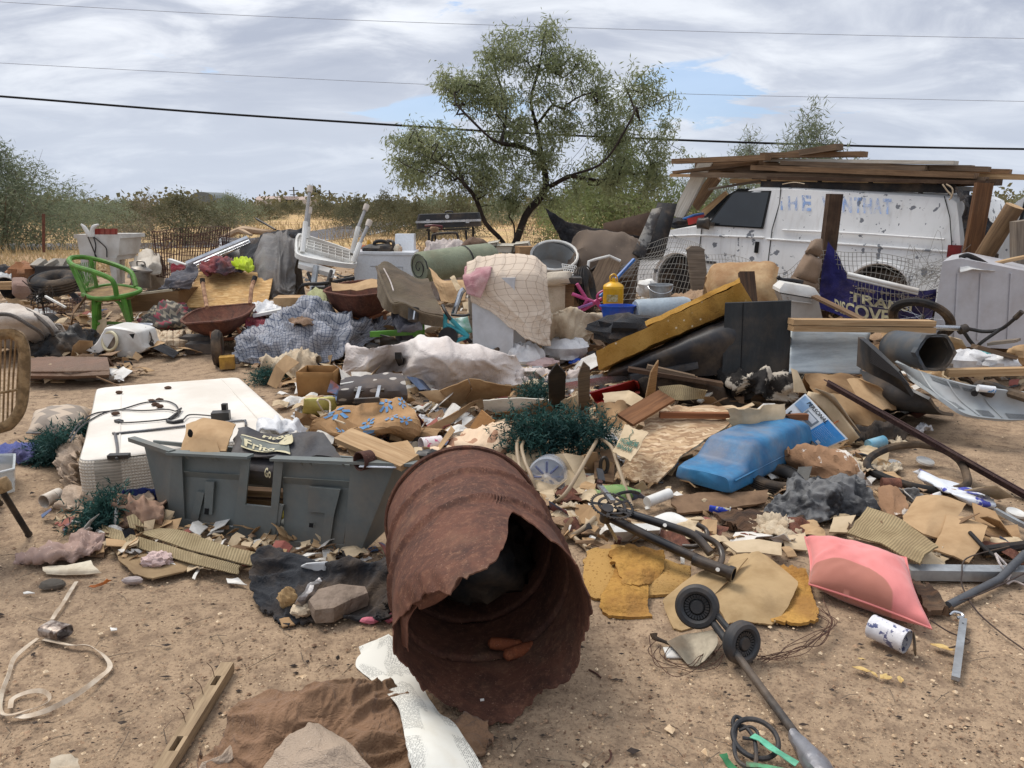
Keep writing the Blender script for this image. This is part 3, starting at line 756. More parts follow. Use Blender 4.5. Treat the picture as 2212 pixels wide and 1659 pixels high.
W_GREY=wood('weathered_wood',(138,126,112),(98,88,78));W_BROWN=wood('brown_wood',(138,110,82),(98,76,57));W_PINE=wood('pine_wood',(190,160,122),(156,124,88),.12)
W_DARK=wood('dark_wood',(84,62,46),(54,42,34));W_WHITE=wood('painted_wood',(206,202,192),(176,168,154));W_BURNT=wood('charred_wood',(44,40,38),(24,22,21),.08)
W_OLD=wood('fence_wood',(128,108,88),(88,72,58))
RUST=rust('rust');RUST_D=rust('dark_rust',(84,52,44),(52,36,32),(104,74,58));WIRE_R=rust('rusty_wire',(98,70,56),(66,48,42),(110,84,66))
STEEL=metal('galvanised',(172,176,178),(140,144,148),metal=.6,rough=.5);CHROME=metal('bright_steel',(205,207,210),(170,172,176),rough=.25,metal=.9,dust=.1)
BLK=PLA('black_plastic',(34,34,36),(24,24,26),rough=.5);RUB=PLA('rubber',(46,45,45),(32,31,32),rough=.8,dust=.4,spec=.2)
WHT=PLA('white_plastic',(222,221,216),(200,197,190));GREYP=PLA('grey_plastic',(150,152,152),(128,130,130));BLKM=mat('black_metal',(38,38,40),(26,26,28),rough=.55,dust=.25)
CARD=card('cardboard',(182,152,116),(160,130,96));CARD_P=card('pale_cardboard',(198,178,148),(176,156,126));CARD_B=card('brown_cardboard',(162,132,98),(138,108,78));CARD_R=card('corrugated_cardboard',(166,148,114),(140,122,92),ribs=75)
PAPER=mat('white_paper',(226,224,218),(206,202,194),s=7,rough=.9,bump=.15,dust=.2)
CL_WHITE=CLO('white_cloth',(210,200,194),(184,172,166));CL_CREAM=CLO('cream_cloth',(206,190,164),(176,156,130));CL_BLACK=CLO('black_cloth',(46,48,52),(32,33,37),dust=.25);CL_GREY=CLO('grey_cloth',(128,126,124),(100,98,97))
CL_TAN=CLO('tan_cloth',(168,140,112),(136,110,86));CL_BROWN=CLO('brown_cloth',(116,94,78),(92,74,62));BAG=mat('white_bag',(224,224,224),(200,200,202),s=9,rough=.45,bump=.2,dust=.12,spec=.5)
def BD(name,label,cat,p,q,w,t,mt,group=None,up=UP):
 m=M().beam(p,q,w,t,up);return SG(name,label,cat,m,mt,group,sm=20)
def SH(name,label,cat,rows,mt,group=None,sm=True,kind=None,**kw):
 m=M();ev=m.patch(rows,**kw);o=SG(name,label,cat,m,mt,group,sm=sm,kind=kind);o_ev=ev;return o,ev
def mark(par,name,s,ev,u,v,du,size,mt,**kw):
 m=M();letter(m,s,ev,u,v,du,size,**kw);return PT(par,name,m,mt,False)
VA,VB=G(1458,657),G(1892,712);VE=un((VB-VA)*V3(1,1,0));VN=un(np.cross(UP,VE));VN=VN if VN[1]<0 else-VN
def onv(px,py,off=.0):
 0
 r=ray(px,py);o=V3(0,0,CAM_H);p0=VA-VN*off
 return o+r*(np.dot(p0-o,VN)/np.dot(r,VN))
def sz_(px,py):
 p=onv(px,py);return np.dot(p-VA,VE),p[2]
BELT=sz_(1650,500)[1];ROOF=sz_(1650,403)[1]
def tumble(z):return .015+.15*float(smooth(BELT-.05,ROOF,z))
def vp(s,z,off=.0):return VA*V3(1,1,0)+VE*s-VN*(off+tumble(z))+UP*z
def OSD(px,py,off=-.004):
 o=.0
 for _ in range(6):
  p=onv(px,py,o);o=tumble(p[2])
 return onv(px,py,o)+VN*(-off)
def van_paint():
 mt,t,b,tc=_start('van_paint');co=tc.outputs['Object']
 n=t.noise(co,2.2,5);col=t.mix(t.ramp(n,.35,.7),lin((232,232,230)),lin((218,218,216)))
 st=t.noise(t.mapv(co,(9,9,.7)),2.0,5,.6);col=t.mix(t.mul(t.ramp(st,.5,.7),.22),col,lin((168,160,150)))
 c1=t.noise(co,8.5,4,.55);c2=t.noise(co,1.15,2,.5);sp=t.n('ShaderNodeSeparateXYZ',i={0:co})
 lowz=t.ramp(sp.outputs[2],1.5,.7)
 chip=t.ramp(t.ad(t.ad(c1,t.mul(c2,.28)),t.mul(lowz,.03)),.80,.815)
 c3=t.noise(co,26,3,.5);chip2=t.ramp(t.ad(c3,t.mul(c2,.2)),.815,.83)
 chip=t.math('MAXIMUM',chip,chip2)
 col=t.mix(chip,col,lin((120,123,128)))
 t.link(col,b.inputs['Base Color']);t.link(t.ad(.32,t.mul(chip,.5)),b.inputs['Roughness'])
 t.link(t.n('ShaderNodeBump',i={'Strength':.4,'Distance':.003,'Height':t.mul(chip,-1.0)}).outputs[0],b.inputs['Normal'])
 return mt
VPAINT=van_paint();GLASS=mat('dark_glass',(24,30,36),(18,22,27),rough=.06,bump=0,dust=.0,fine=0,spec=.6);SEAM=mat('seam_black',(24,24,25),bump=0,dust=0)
SPRAY=spray('blue_spray_paint',(78,124,196))
def arch(cx,cy,r,n=11):
 s0,z0=sz_(cx,cy);return[(s0+r*cos(a),z0+r*sin(a))for a in LSP(pi*1.06,-pi*.06,n)],s0,z0
def build_van():
 t=TH('van','white cargo van with peeling paint and blue sprayed lettering under a load of lumber','van',V3(*(VA+VE*1.4-VN*.95)[:2],.1))
 fa,fs,fz=arch(1460,606,.375);ra,rs,rz=arch(1894,642,.375)
 up_=[sz_(*q)for q in((1372,640),(1367,600),(1366,548),(1376,515),(1440,497),(1516,482),(1575,425),(1600,408),(1622,402.5),(1700,404),(1850,411),(1990,418),(2048,422),(2064,431),(2074,470),(2082,560),(2090,640),(2088,672))]
 out=up_+[(rs+.42,rz-.02)]+ra[::-1]+[(rs-.42,rz-.01),sz_(1520,645)]+fa[::-1]
 O=NA(out);c=O.mean(0);W=1.85
 def ring(off,k,lift=.0):
  r=[]
  for s,z in O:
   zz=z-(.03*k if z>BELT else 0)+lift*float(smooth(ROOF-.15,ROOF,z));ss=s+(.05*k if s<c[0]-1.2 else(-.03*k if s>c[0]+1.5 else 0))
   p=VA*V3(1,1,0)+VE*ss+UP*zz
   tb=tumble(z);o=off+tb if off<W/2 else off-tb
   r.append(p-VN*(o if lift==0 else W/2))
  return NA(r)
 m=M().loft([ring(0,1),ring(.05,.25),ring(.16,0),ring(W/2,0,.05),ring(W-.16,0),ring(W-.05,.25),ring(W,1)]);PT(t,'body',m,VPAINT,35)
 for s0,z0,lab in((fs,fz-.02,None),(rs,rz-.03,None)):
  o=VA*V3(1,1,0)+VE*s0+UP*z0-VN*.26
  m=M().lathe([(.19,.0),(.21,.02),(.30,.02),(.325,-.02),(.325,-.2),(.30,-.24),(.19,-.24)],o+VN*.17,VN,32);w=PT(t,'wheel',m,RUB,30)
  m=M().lathe([(0,-.02),(.05,-.02),(.06,-.04),(.14,-.06),(.17,.0),(.19,.0),(.195,-.03)],o+VN*.17,VN,24,closed=1);PT(w,'rim',m,metal('old_rim',(120,118,114),(86,84,82),dust=.4),30)
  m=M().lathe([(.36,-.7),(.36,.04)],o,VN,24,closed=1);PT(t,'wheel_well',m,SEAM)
 m=M().poly([OSD(*q,off=-.004)for q in((1526,487),(1580,419),(1590,412.5),(1667,412),(1649,494))],VN*-.002);f=PT(t,'window_frame',m,SEAM)
 m=M().poly([OSD(*q,off=-.009)for q in((1533,484),(1584,419),(1592,415.5),(1662,415),(1645,491))],VN*-.003);PT(f,'pane',m,GLASS)
 wl=[(1512,480),(1572,424),(1598,409)]
 m=M();a=[onv(*q,.22)for q in wl];b=[onv(*q,.22)-VN*1.4 for q in wl];m.loft([NA([p+V3(0,0,.012)-VE*.012 for p in r])for r in(a,b)],cap=0,closed=0);PT(t,'windscreen',m,GLASS)
 m=M()
 for L in([(1687,404),(1684,440),(1668,495),(1660,560),(1645,655)],[(1517,484),(1513,520),(1508,560),(1512,600)],[(1526,487),(1516,484)],[(2040,424),(2052,470),(2058,560)]):
  m=M().tube([OSD(*q,off=-.001)for q in L],.006,4);PT(t,'door_seam',m,SEAM)
 for L in([(1690,497),(1850,504),(2040,517)],[(1655,516),(1850,529),(2050,544)],[(1400,512),(1500,508),(1650,513)]):
  m=M().tube([OSD(*q,off=-.002)for q in L],.011,6);PT(t,'crease',m,VPAINT)
 o=OSD(1529,484,-.02)+VN*.10;m=M().pillow(o-VE*.11+UP*.08-VN*.05,o+VE*.1+UP*.09,o+VE*.1-UP*.07,o-VE*.12-UP*.06-VN*.05,.12,8,3,amp=0);m.beam(o,o-VN*.14+VE*.1,.05,.04);PT(t,'mirror',m,BLK)
 m=M();a=OSD(1637,522,-.012);b=OSD(1634,546,-.012);m.beam(a,b,.05,.012,VN);PT(t,'door_handle',m,SEAM)
 m=M().beam(OSD(1521,565,-.008),OSD(1548,568,-.008),.035,.012,VN);PT(t,'side_trim',m,metal('dull_trim',(110,110,112),dust=.2))
 m=M();a=OSD(2063,543,-.01);m.box(a,(.13,.04,.13),np.stack([VE,VN,UP],1));PT(t,'tail_lamp',m,PLA('red_lens',(140,24,34),(100,16,26),rough=.2,dust=.1))
 for s0,z0,cx,cy in((fs,fz,0,0),(rs,rz,0,0)):
  m=M().tube([vp(s0+.385*cos(a),z0+.385*sin(a),-.008)for a in LSP(pi,0,20)],.022,6);PT(t,'arch_lip',m,VPAINT)
 ev=lambda u,v,off=.004:OSD(1680+u*250,418+v*45+u*10,-off)
 m=M();
 for s,u0,du in(('T',.0,.07),('H',.09,.08),('E',.21,.08),('V',.38,.08),('A',.47,.07),('N',.56,.08),('T',.66,.07),('H',.74,.075),('A',.83,.07),('T',.91,.075)):
  letter(m,s,ev,u0,.75,du,.72,bold=.035)
 PT(t,'sprayed_lettering',m,SPRAY,False)
 m=M()
 for d_ in(.28,1.5):
  m.beam(onv(1645,399,d_),onv(2066,408,d_),.05,.09)
 for px in(1660,1770,1880,1990,2055):
  a=onv(px,398+(px-1645)*.022,.28);m.beam(a,a-VN*1.25,.05,.05);m.beam(a-UP*.10,a+UP*.06,.04,.04,VN)
 PT(t,'roof_rack',m,BLKM,20)
build_van()
def build_roof_load():
 c7=lambda a,b,off:onv(1434+.3516*a,.3516*b,off)
 g=random.Random(3);GR='loose boards stacked on the van roof'
 L=[(65,992,640,968,.3,.05,W_BROWN,'topmost board poking furthest forward over the windscreen'),(70,1060,600,1000,.35,.03,W_BROWN,'thin lath slanting up from the front end of the roof load'),(55,1078,700,1084,.3,.03,W_PINE,'lowest thin lath poking forward from the roof load'),(180,1073,1985,1108,.25,.05,W_OLD,None),(605,955,1240,948,.5,.05,W_BROWN,'short thick board lying on top of the roof load'),(770,952,1080,903,.55,.055,W_OLD,'tilted board tied with twine at the very top of the roof load'),(630,984,1795,1000,.6,.03,W_WHITE,'whitewashed board along the top of the roof load'),(730,1002,2000,1040,.45,.04,W_OLD,None),(550,1030,1920,1080,.25,.045,W_BROWN,None),(345,1036,1620,1034,.5,.04,W_OLD,None),(600,1012,2130,1056,.6,.04,W_BROWN,None),(450,1060,1980,1106,.5,.04,W_OLD,None),(420,1112,1700,1122,.8,.05,W_PINE,None),(1850,1082,2300,1092,.7,.04,W_PINE,'pale board sticking out behind the rear of the roof load'),(2010,1078,2380,1096,.9,.04,W_PINE,None),(1700,1128,2060,1120,.4,.05,W_DARK,None),(1500,1085,2060,1100,.8,.04,W_BROWN,None),(195,1020,700,1020,.5,.16,W_BROWN,'wide board on edge near the front of the roof load'),(900,1048,2030,1062,.9,.04,W_OLD,None),(300,1052,1500,1072,1.1,.05,W_BROWN,None),(700,1075,1950,1085,1.2,.05,W_OLD,None),(560,1092,1990,1122,.27,.03,W_DARK,None),(1000,1020,1900,1030,1.0,.04,W_GREY,None)]
 for x0,y0,x1,y1,off,t_,mt,lab in L:
  BD('board',lab or 'weathered brown board within the long stack on the van roof','board',c7(x0,y0,off),c7(x1,y1,off+g.uniform(-.15,.15)),.14 if t_<.1 else .04,t_*1.3,mt,GR)
 BD('plank','white painted plank leaning up against the front of the roof load','plank',onv(1464,470,.5),onv(1528,345,.5),.20,.045,W_WHITE,None,VN)
 BD('plank','brown plank leaning just right of the white one before the windscreen','plank',onv(1500,445,.75),onv(1548,380,.7),.17,.05,W_BROWN,None,VN)
 BD('stick','thin grey stick propped across the top of the windscreen','stick',onv(1531,409,.5),onv(1642,391,.4),.03,.03,W_GREY)
 BD('board','short board leaning on the windscreen base behind the brown plank','board',onv(1520,462,.9),onv(1572,420,.9),.12,.03,W_PINE,None,VN)
 m=M().blob(onv(1480,482,.5),(.28,.16,.07),8,.25);SG('rag','dark rag bundle lying on the van bonnet','rag',m,CL_BLACK)
 m=M().beam(onv(1487,479,.35),onv(1524,470,.45),.12,.09);SG('toolbox','small red box on the bonnet by the windscreen','box',m,PLA('red_plastic',(168,44,38),(132,32,28)))
 m=M().tube([onv(1475,474,.4),onv(1500,465,.4),onv(1520,462,.5)],.02,6);SG('tube','blue plastic tube lying over the bonnet clutter','tube',m,PLA('blue_plastic',(56,110,176),(44,88,150)))
 m=M();m.patch([[onv(2062,412,.1),onv(2090,418,.1),onv(2105,430,.2)],[onv(2078,450,-.1),onv(2106,455,0),onv(2130,470,.1)],[onv(2082,500,-.15),onv(2120,505,-.1),onv(2142,520,0)],[onv(2092,560,-.2),onv(2128,565,-.1),onv(2156,570,0)]],20,24,amp=.05,sc=5,seed=4);SG('tarp','black tarp hanging from the rear corner of the van roof','tarp',m,CL_BLACK)
 m=M()
 for a in((2036,398,2046,412,2056,424,2050,432),(2044,398,2056,406,2058,416,2054,428)):m.tube(PH([onv(a[i],a[i+1],.02)for i in(0,2,4,6)]),.008,5)
 m.tube(PH([onv(1690,398,.0),onv(1715,394,-.03),onv(1738,397,0)]),.005,4);SG('twine','cream twine knotted round the rear end of the roof load','rope',m,CL_CREAM)
build_roof_load()
def build_van_two():
 s0=sz_(2100,560)[0]+.02;B=VA*V3(1,1,0)+VE*(s0+.05)-VN*.55
 t=TH('van','second white van behind the log post at the right edge','van',V3(*(B+VE*2)[:2],.1));W=1.8
 O=[(0,.35),(-.02,.9),(0,1.3),(.06,1.52),(.16,1.60),(3.1,1.60),(3.7,1.12),(4.6,.95),(4.7,.35)]
 def rg(off,k):return NA([B+VE*s-VN*(off+(.14*float(smooth(.95,1.6,z))if off<W/2 else-.14*float(smooth(.95,1.6,z))))+UP*(z-.03*k)for s,z in O])
 m=M().loft([rg(0,1),rg(.06,0),rg(W-.06,0),rg(W,1)]);PT(t,'body',m,VPAINT,35)
 f=lambda s,z,o:B+VE*s+UP*z+VN*(o-.14*float(smooth(.95,1.6,z)))
 for a,b in((.16,1.25),(1.4,2.5)):
  m=M().poly([f(a-.03,1.03,.03),f(a-.01,1.52,.03),f(b,1.52,.03),f(b+.03,1.03,.03)],VN*-.004);w=PT(t,'window',m,SEAM)
  m=M().poly([f(a,1.06,.035),f(a+.02,1.49,.035),f(b-.03,1.49,.035),f(b,1.06,.035)],VN*-.004);PT(w,'pane',m,GLASS)
 for s in(.85,3.7):
  m=M().lathe([(.0,.03),(.17,.03),(.19,.05),(.3,.04),(.32,0),(.32,-.2),(0,-.2)],B+VE*s+UP*.45-VN*.02,VN,24);PT(t,'wheel',m,RUB)
build_van_two()
BD('fence_post','dark square wooden post standing in front of the van side','post',y(1774,640,7.9)*V3(1,1,0)+V3(0,0,.1),y(1803,419,7.9),.135,.10,W_DARK,None,V3(0,1,0))
def log_post():
 a,b=y(2112,575,7.4),y(2192,445,7.2);m=M();d=un(b-a);a=a-d*.25
 m.tube(list(LRS(NA([a,b]),8)),[.085,.08],12);t=TH('log_post','leaning round log post with sawn top before the second van','post',a);PT(t,'log',m,wood('log_wood',(128,102,74),(88,68,50)))
 m=M().lathe([(0,.004),(.078,.002),(.08,-.01)],b,d,12);PT(t,'cut_end',m,W_PINE)
log_post()
BD('beam','reddish brown beam standing upright at the rear of the van','beam',y(2096,565,7.6),y(2126,395,7.6),.16,.05,wood('red_wood',(116,82,54),(84,58,40),.1),None,V3(0,1,0))
BD('post','grey weathered post cut by the right edge beside the log post','post',y(2208,580,7.0),y(2208,476,7.0),.16,.1,W_GREY,None,V3(0,1,0))
def picket():
 Y=8.6;a=y(1516,650,Y);b=y(1504,543,Y);c=y(1502,532,Y);w=.09;X=V3(1,0,0);d=un(b-a);a=a-d*.1
 m=M().poly([a-X*w,a+X*w,b+X*w,b+X*w*1.1+d*.02,c+X*w*.5,c,c-X*w*.5,b-X*w*1.1+d*.02,b-X*w],V3(0,.09,0));SG('fence_post','grey weathered post with a pointed carved top before the front wheel','post',m,W_GREY)
picket()
FC=[[y(1177,451,12.5),y(1225,478,12.4),y(1300,496,12.2),y(1390,510,11.8),y(1450,505,11.4)],[y(1192,482,12.4),y(1235,505,12.3),y(1310,515,12.1),y(1390,522,11.8),y(1450,520,11.4)],[y(1222,535,12.3),y(1260,538,12.2),y(1320,540,12.0),y(1390,545,11.7),y(1450,548,11.3)]]
SH('shade_cloth','black shade cloth sagging from a point between the tree and the van','cloth',FC,mat('shade_net',(42,42,45),(30,30,33),s=30,rough=.9,dust=.1),amp=.05,sc=2.5,nu=30,nv=16,th=.004)
SH('panel','flat brown sheet standing behind the black shade cloth','panel',[[y(1303,482,13),y(1412,456,12.6)],[y(1303,525,13),y(1412,525,12.6)]],mat('brown_sheet',(84,66,54),(68,54,45),s=2,rough=.8),lin=1,nu=2,nv=2,th=.02)
for rows,nu,nv,lab in(([[y(1130,490,13.5),y(1190,500,13.3),y(1240,505,13)],[y(1130,560,13.5),y(1190,562,13.3),y(1240,565,13)]],30,9,'low wire mesh fence between the tree trunk and the shade cloth'),):
 m=M().wires(rows,nu,nv,.004,3,.03);SG('wire_fence',lab,'fence',m,WIRE_R)
m=M().wires([[y(1395,535,9.6),y(1440,515,9.5),y(1485,520,9.4),y(1518,535,9.2)],[y(1335,585,9.2),y(1410,575,9.1),y(1470,575,9.0),y(1522,590,8.9)],[y(1262,652,8.8),y(1370,650,8.7),y(1450,648,8.7),y(1526,645,8.6)]],26,13,.0032,5,.06,skip=.08)
SG('wire_fence','collapsed wire mesh fanned out in front of the van front wheel','fence',m,mat('fence_wire',(150,146,138),dust=.1,bump=0))
m=M().wires([[y(1524,552,8.3),y(1600,560,8.2),y(1690,590,8.0),y(1780,545,7.8),y(1870,550,7.5),y(1960,568,7.3)],[y(1528,590,8.2),y(1605,600,8.1),y(1690,618,7.9),y(1778,585,7.75),y(1870,590,7.5),y(1965,600,7.3)],[y(1530,655,8.0),y(1605,660,7.9),y(1690,672,7.8),y(1775,672,7.6),y(1870,660,7.4),y(1970,660,7.2)]],54,8,.0028,8,.05,skip=.06)
SG('wire_fence','sagging grey wire mesh fence strung along the van side','fence',m,mat('fence_wire',(150,146,138)))
def wire_ball():
 g=random.Random(4);m=M();c=y(2005,592,7.3)
 for k in range(26):
  P=[c+V3(g.gauss(0,.17),g.gauss(0,.08),g.gauss(0,.12))for _ in range(5)];m.tube(PH(P,14),.0018,3,cap=0)
 SG('chicken_wire','grey ball of crumpled chicken wire by the tail lamp','wire',m,mat('fence_wire',(150,146,138)))
wire_ball()
SH('panel','tall black panel leaning against the van nose','panel',[[y(1421,437,10.2),y(1463,440,10.2)],[y(1384,560,9.6),y(1432,560,9.8)]],BLKM,lin=1,nu=2,nv=2,th=.04)
SH('panel','narrow grey-edged black strip leaning left of the tall black panel','panel',[[y(1408,452,10.0),y(1430,447,10.0)],[y(1368,545,9.4),y(1392,560,9.4)]],mat('grey_edge',(120,118,114),(60,58,58),s=2,lo=.45,hi=.5),lin=1,nu=2,nv=4,th=.03)
m=M();ev=m.patch([[y(1232,545,9.9),y(1250,512,9.9),y(1300,507,9.9),y(1350,514,9.8),y(1383,530,9.6)],[y(1228,570,9.7),y(1255,540,9.55),y(1305,535,9.5),y(1350,540,9.5),y(1375,560,9.4)],[y(1232,592,9.6),y(1262,600,9.4),y(1300,598,9.4),y(1340,600,9.3),y(1365,600,9.3)]],26,18,amp=.03,sc=3,th=.15,seed=3,back=.3)
SG('couch_cushion','big taupe leaf-patterned couch back slumped below the shade cloth','cushion',m,PN('leaf_print','leaf',(132,118,104),(104,92,82),9,.12,dust=.1))
BD('siding_board','grooved brown siding board leaning by the white tube frame','board',y(1284,638,8.9),y(1322,560,9.2),.26,.06,W_OLD,None,V3(0,-1,.6))
m=M().tube(PH([y(1268,592,9.0),y(1272,565,9.0),y(1284,561,9.0),y(1316,553,9.1),y(1340,564,9.1)],lin=1),.018,8);SG('tube_hoop','bent white tube frame arching over the siding board','frame',m,WHT)
BD('pole','blue pole lying aslant under the collapsed wire mesh','pole',y(1296,640,8.7),y(1370,560,9.0),.03,.03,PLA('blue_plastic',(56,110,176)))
BD('stick','black stick leaning behind the blue pole','stick',y(1255,600,9.2),y(1290,575,9.3),.03,.03,W_BURNT)
def bumper_tub():
 c=y(1194,572,9.6);t=TH('bucket_chair','grey moulded plastic bucket shell lying beside the wire basket','shell',c-UP*.12);X=V3(1,0,0)
 P=GREYP;m=M();o=c;prof=[(.27,.14),(.29,.15),(.30,.13),(.26,-.12),(.22,-.14),(.0,-.14)]
 m.lathe(prof,o,un(V3(.1,-.55,.8)),24,X,closed=1);m.lathe([(.26,.135),(.235,-.10),(0,-.11)],o,un(V3(.1,-.55,.8)),24,X,closed=1);PT(t,'shell',m,P,30)
 m=M().tube([o+.285*(cos(a)*X+sin(a)*un(V3(0,.8,.55)))+un(V3(.1,-.55,.8))*.15 for a in LSP(0,6.283,25)],.018,6,closed=1);PT(t,'rim',m,WHT)
bumper_tub()
m=M().wires([[y(1214,570,9.3),y(1245,575,9.3)],[y(1222,600,9.2),y(1252,605,9.2)]],7,6,.006,1,0,sub=1,lin=1);SG('wire_basket','small white wire grid standing beside the grey shell','grid',m,WHT)
def beige_cabinet():
 Y=8.0;f=AT(Y);t=TH('armchair','torn beige upholstered chair arm with exposed wood','chair',f(1205,665)-UP*.02)
 m=M().pillow(f(1174,592),f(1238,588),f(1232,612,-.1),f(1172,618,-.1),.14,10,4,amp=.004);m.box(f(1194,640,.12),(.24,.3,.34));PT(t,'arm',m,CLO('beige_vinyl',(196,184,166),(172,160,142),rough=.6),50)
 m=M().box(f(1225,638,.15),(.13,.28,.36));m.box(f(1243,645,.2),(.06,.2,.28));PT(t,'wood_frame',m,W_BROWN)
 m=M().box(f(1232,604,.05),(.22,.3,.06));PT(t,'cover',m,BLK)
beige_cabinet()
def fuel_can():
 o=y(1324,656,7.7);s=1/ppm(7.7);r=22*s;t=TH('fuel_can','round yellow safety fuel can beside the blue tub','can',o);Yl=PLA('yellow_paint',(222,170,28),(196,146,22),rough=.35,dust=.15)
 m=M().lathe([(r*.97,0),(r,.01),(r,.15),(r*1.02,.155),(r,.165),(r,.175),(r*.9,.19),(r*.5,.215),(r*.22,.225),(r*.22,.245),(0,.25)],o,UP,28);b=PT(t,'body',m,Yl,30)
 m=M().tube(PH([o+V3(-.03,0,.22),o+V3(-.035,0,.27),o+V3(0,0,.295),o+V3(.03,0,.27),o+V3(.035,0,.22)]),.008,6);PT(t,'handle',m,Yl)
 m=M().lathe([(.018,.22),(.018,.26),(.0,.26)],o+V3(.0,-.02,0),UP,10);PT(t,'cap',m,Yl)
 ev=lambda u,v,off=.002:o+UP*(.10-v*.07)+(r+off)*V3(sin((u-.7)*1.1),-cos((u-.7)*1.1),0)
 m=M().loft([NA([ev(u,v)for u in LSP(0,1,8)])for v in(0,1)],cap=0,closed=0);PT(t,'label_sticker',m,mat('can_label',(190,182,150),(150,130,70),s=40,dust=.1))
fuel_can()
def tub(name,label,cat,px,py,Y,rt,rb,h,mt,sq=1.0,tilt=(0,0,1),grp=None,wall=.006,handle=False,inner=None):
 o=y(px,py,Y);A=un(V3(*tilt));t=TH(name,label,cat,o,grp);X=un(np.cross(V3(0,1,0),A))if abs(A[1])<.9 else V3(1,0,0)
 m=M().lathe([(0,0),(rb,0),(rb+(rt-rb)*.8,h*.8),(rt,h),(rt+.012,h),(rt+.012,h-.012),(rt-wall,h-.004),(rb+(rt-rb)*.5-wall,h*.5),(rb-wall,wall*2),(0,wall*2)],o,A,28,X,sq=sq);PT(t,'body',m,mt,30)
 if handle:
  m=M().tube([o+A*h*.9+(rt+.008)*(cos(a)*X-sin(a)*un(V3(0,1,.6)))for a in LSP(0,pi,14)],.004,5);PT(t,'handle',m,inner or CHROME)
 return t
tub('tub','bright blue plastic tub in front of the yellow fuel can','tub',1334,686,7.3,.165,.14,.12,PLA('bright_blue',(28,84,186),(20,66,156)),sq=.6)
tub('bucket','grey ribbed metal bucket standing by the collapsed wire mesh','bucket',1425,652,7.9,.118,.10,.18,STEEL,handle=True)
m=M().lathe([(0,0),(.10,0),(.115,.02),(.115,.5),(.10,.55),(0,.55)],y(1372,673,7.3),un(V3(1,.25,.03)),20);SG('foam_roll','pale blue-grey roll lying next to the blue tub','roll',m,mat('pale_blue',(166,178,186),(140,152,162),s=4,rough=.6))
def bed_bolster():
 m=M();m.patch([[y(1523,600,8.0),y(1540,578,8.0),y(1600,574,7.9),y(1660,574,7.8),y(1678,588,7.7)],[y(1525,628,7.8),y(1545,600,7.7),y(1600,596,7.6),y(1655,598,7.5),y(1678,610,7.5)],[y(1530,650,7.75),y(1550,655,7.6),y(1600,655,7.5),y(1655,655,7.4),y(1680,650,7.4)]],20,14,amp=.02,sc=4,th=.05,back=.25);SG('headboard','stained tan padded headboard under the sagging fence','headboard',m,mat('stained_tan',(190,162,122),(150,112,72),s=3,rough=.7))
 BD('stump','dark splintered stump rising behind the yellow foam','stump',y(1622,690,7.0),y(1612,588,7.2),.14,.05,W_DARK)
bed_bolster()
m=M().blob(y(1400,622,8.4),(.12,.1,.10),8,.3,lin=1);SG('paper_bag','white torn carton beneath the collapsed wire mesh','carton',m,PAPER)
SH('rag','tan rag trailing from the grey bucket to the pointed post','rag',[[y(1440,640,8.0),y(1480,632,8.0),y(1520,630,8.0)],[y(1445,655,7.7),y(1480,650,7.7),y(1515,648,7.7)]],CL_TAN,amp=.03,sc=9,nu=20,nv=10,th=.01)
def foam():
 FO=foammat('yellow_foam',(188,146,78),(160,118,54))
 Yn,Yf=5.55,6.3
 top=[(1286,752),(1347,712),(1404,697),(1404,699),(1570,618),(1600,604)]
 a=lambda px,py,d=0:y(px,py,5.7+(px-1285)*.0008+d)
 prof=[(1293,800),(1285,752),(1341,718),(1395,695),(1405,700),(1400,698),(1560,622),(1603,605),(1628,655),(1560,680),(1418,742)]
 low=[a(1293,800),a(1285,757),a(1345,716),a(1396,696),a(1417,742)]
 m=M();n1=[a(1294,800),a(1350,775),a(1417,742),a(1500,708),a(1628,655)]
 bt=[a(1294,800),a(1416,742),a(1628,655)];tp=[a(1286,757),a(1393,708),a(1600,612)]
 dpt=V3(.10,.34,-.08)
 R=[]
 for p,q in zip(LRS(NA(bt),30),LRS(NA(tp),30)):R.append(NA([p,p*.5+q*.5,q,q+dpt*.5,q+dpt,p+dpt]))
 R=NA(R);k=R.reshape(-1,3);k=k+.008*np.stack([vn(k*14,1),vn(k*14,2),vn(k*14,3)],1);m.loft(list(k.reshape(R.shape)))
 t=TH('foam_block','long ochre foam slab with a step tilted over the black shell','foam',bt[0]);PT(t,'slab',m,FO,30)
 m=M();up=V3(.0,.03,.035);R=[]
 for q in LRS(NA([a(1396,706),a(1601,611)]),20):R.append(NA([q+V3(0,.02,.0),q+up*.9+V3(0,.03,0),q+up+dpt*.9,q+dpt*.95]))
 R=NA(R);k=R.reshape(-1,3);k=k+.008*np.stack([vn(k*14,4),vn(k*14,5),vn(k*14,6)],1);m.loft(list(k.reshape(R.shape)));PT(t,'upper_layer',m,FO,30)
 m=M();m.patch([[y(1320,792,6.0),y(1420,748,6.1),y(1560,685,6.2),y(1640,650,6.3)],[y(1312,808,5.75),y(1418,766,5.75),y(1556,712,5.75),y(1640,690,5.8)],[y(1330,812,5.8),y(1440,815,5.8),y(1550,810,5.75),y(1640,800,5.75)]],20,16,amp=.01,sc=3,th=.03)
 SG('moulded_shell','black moulded plastic shell under the foam slab','shell',m,PLA('black_shell',(44,43,45),(28,28,30),rough=.45))
 m=M().blob(y(1370,712,6.4),(.34,.18,.12),10,.2);SG('black_bag','black lumpy bag behind the low end of the foam slab','bag',m,CL_BLACK)
foam()
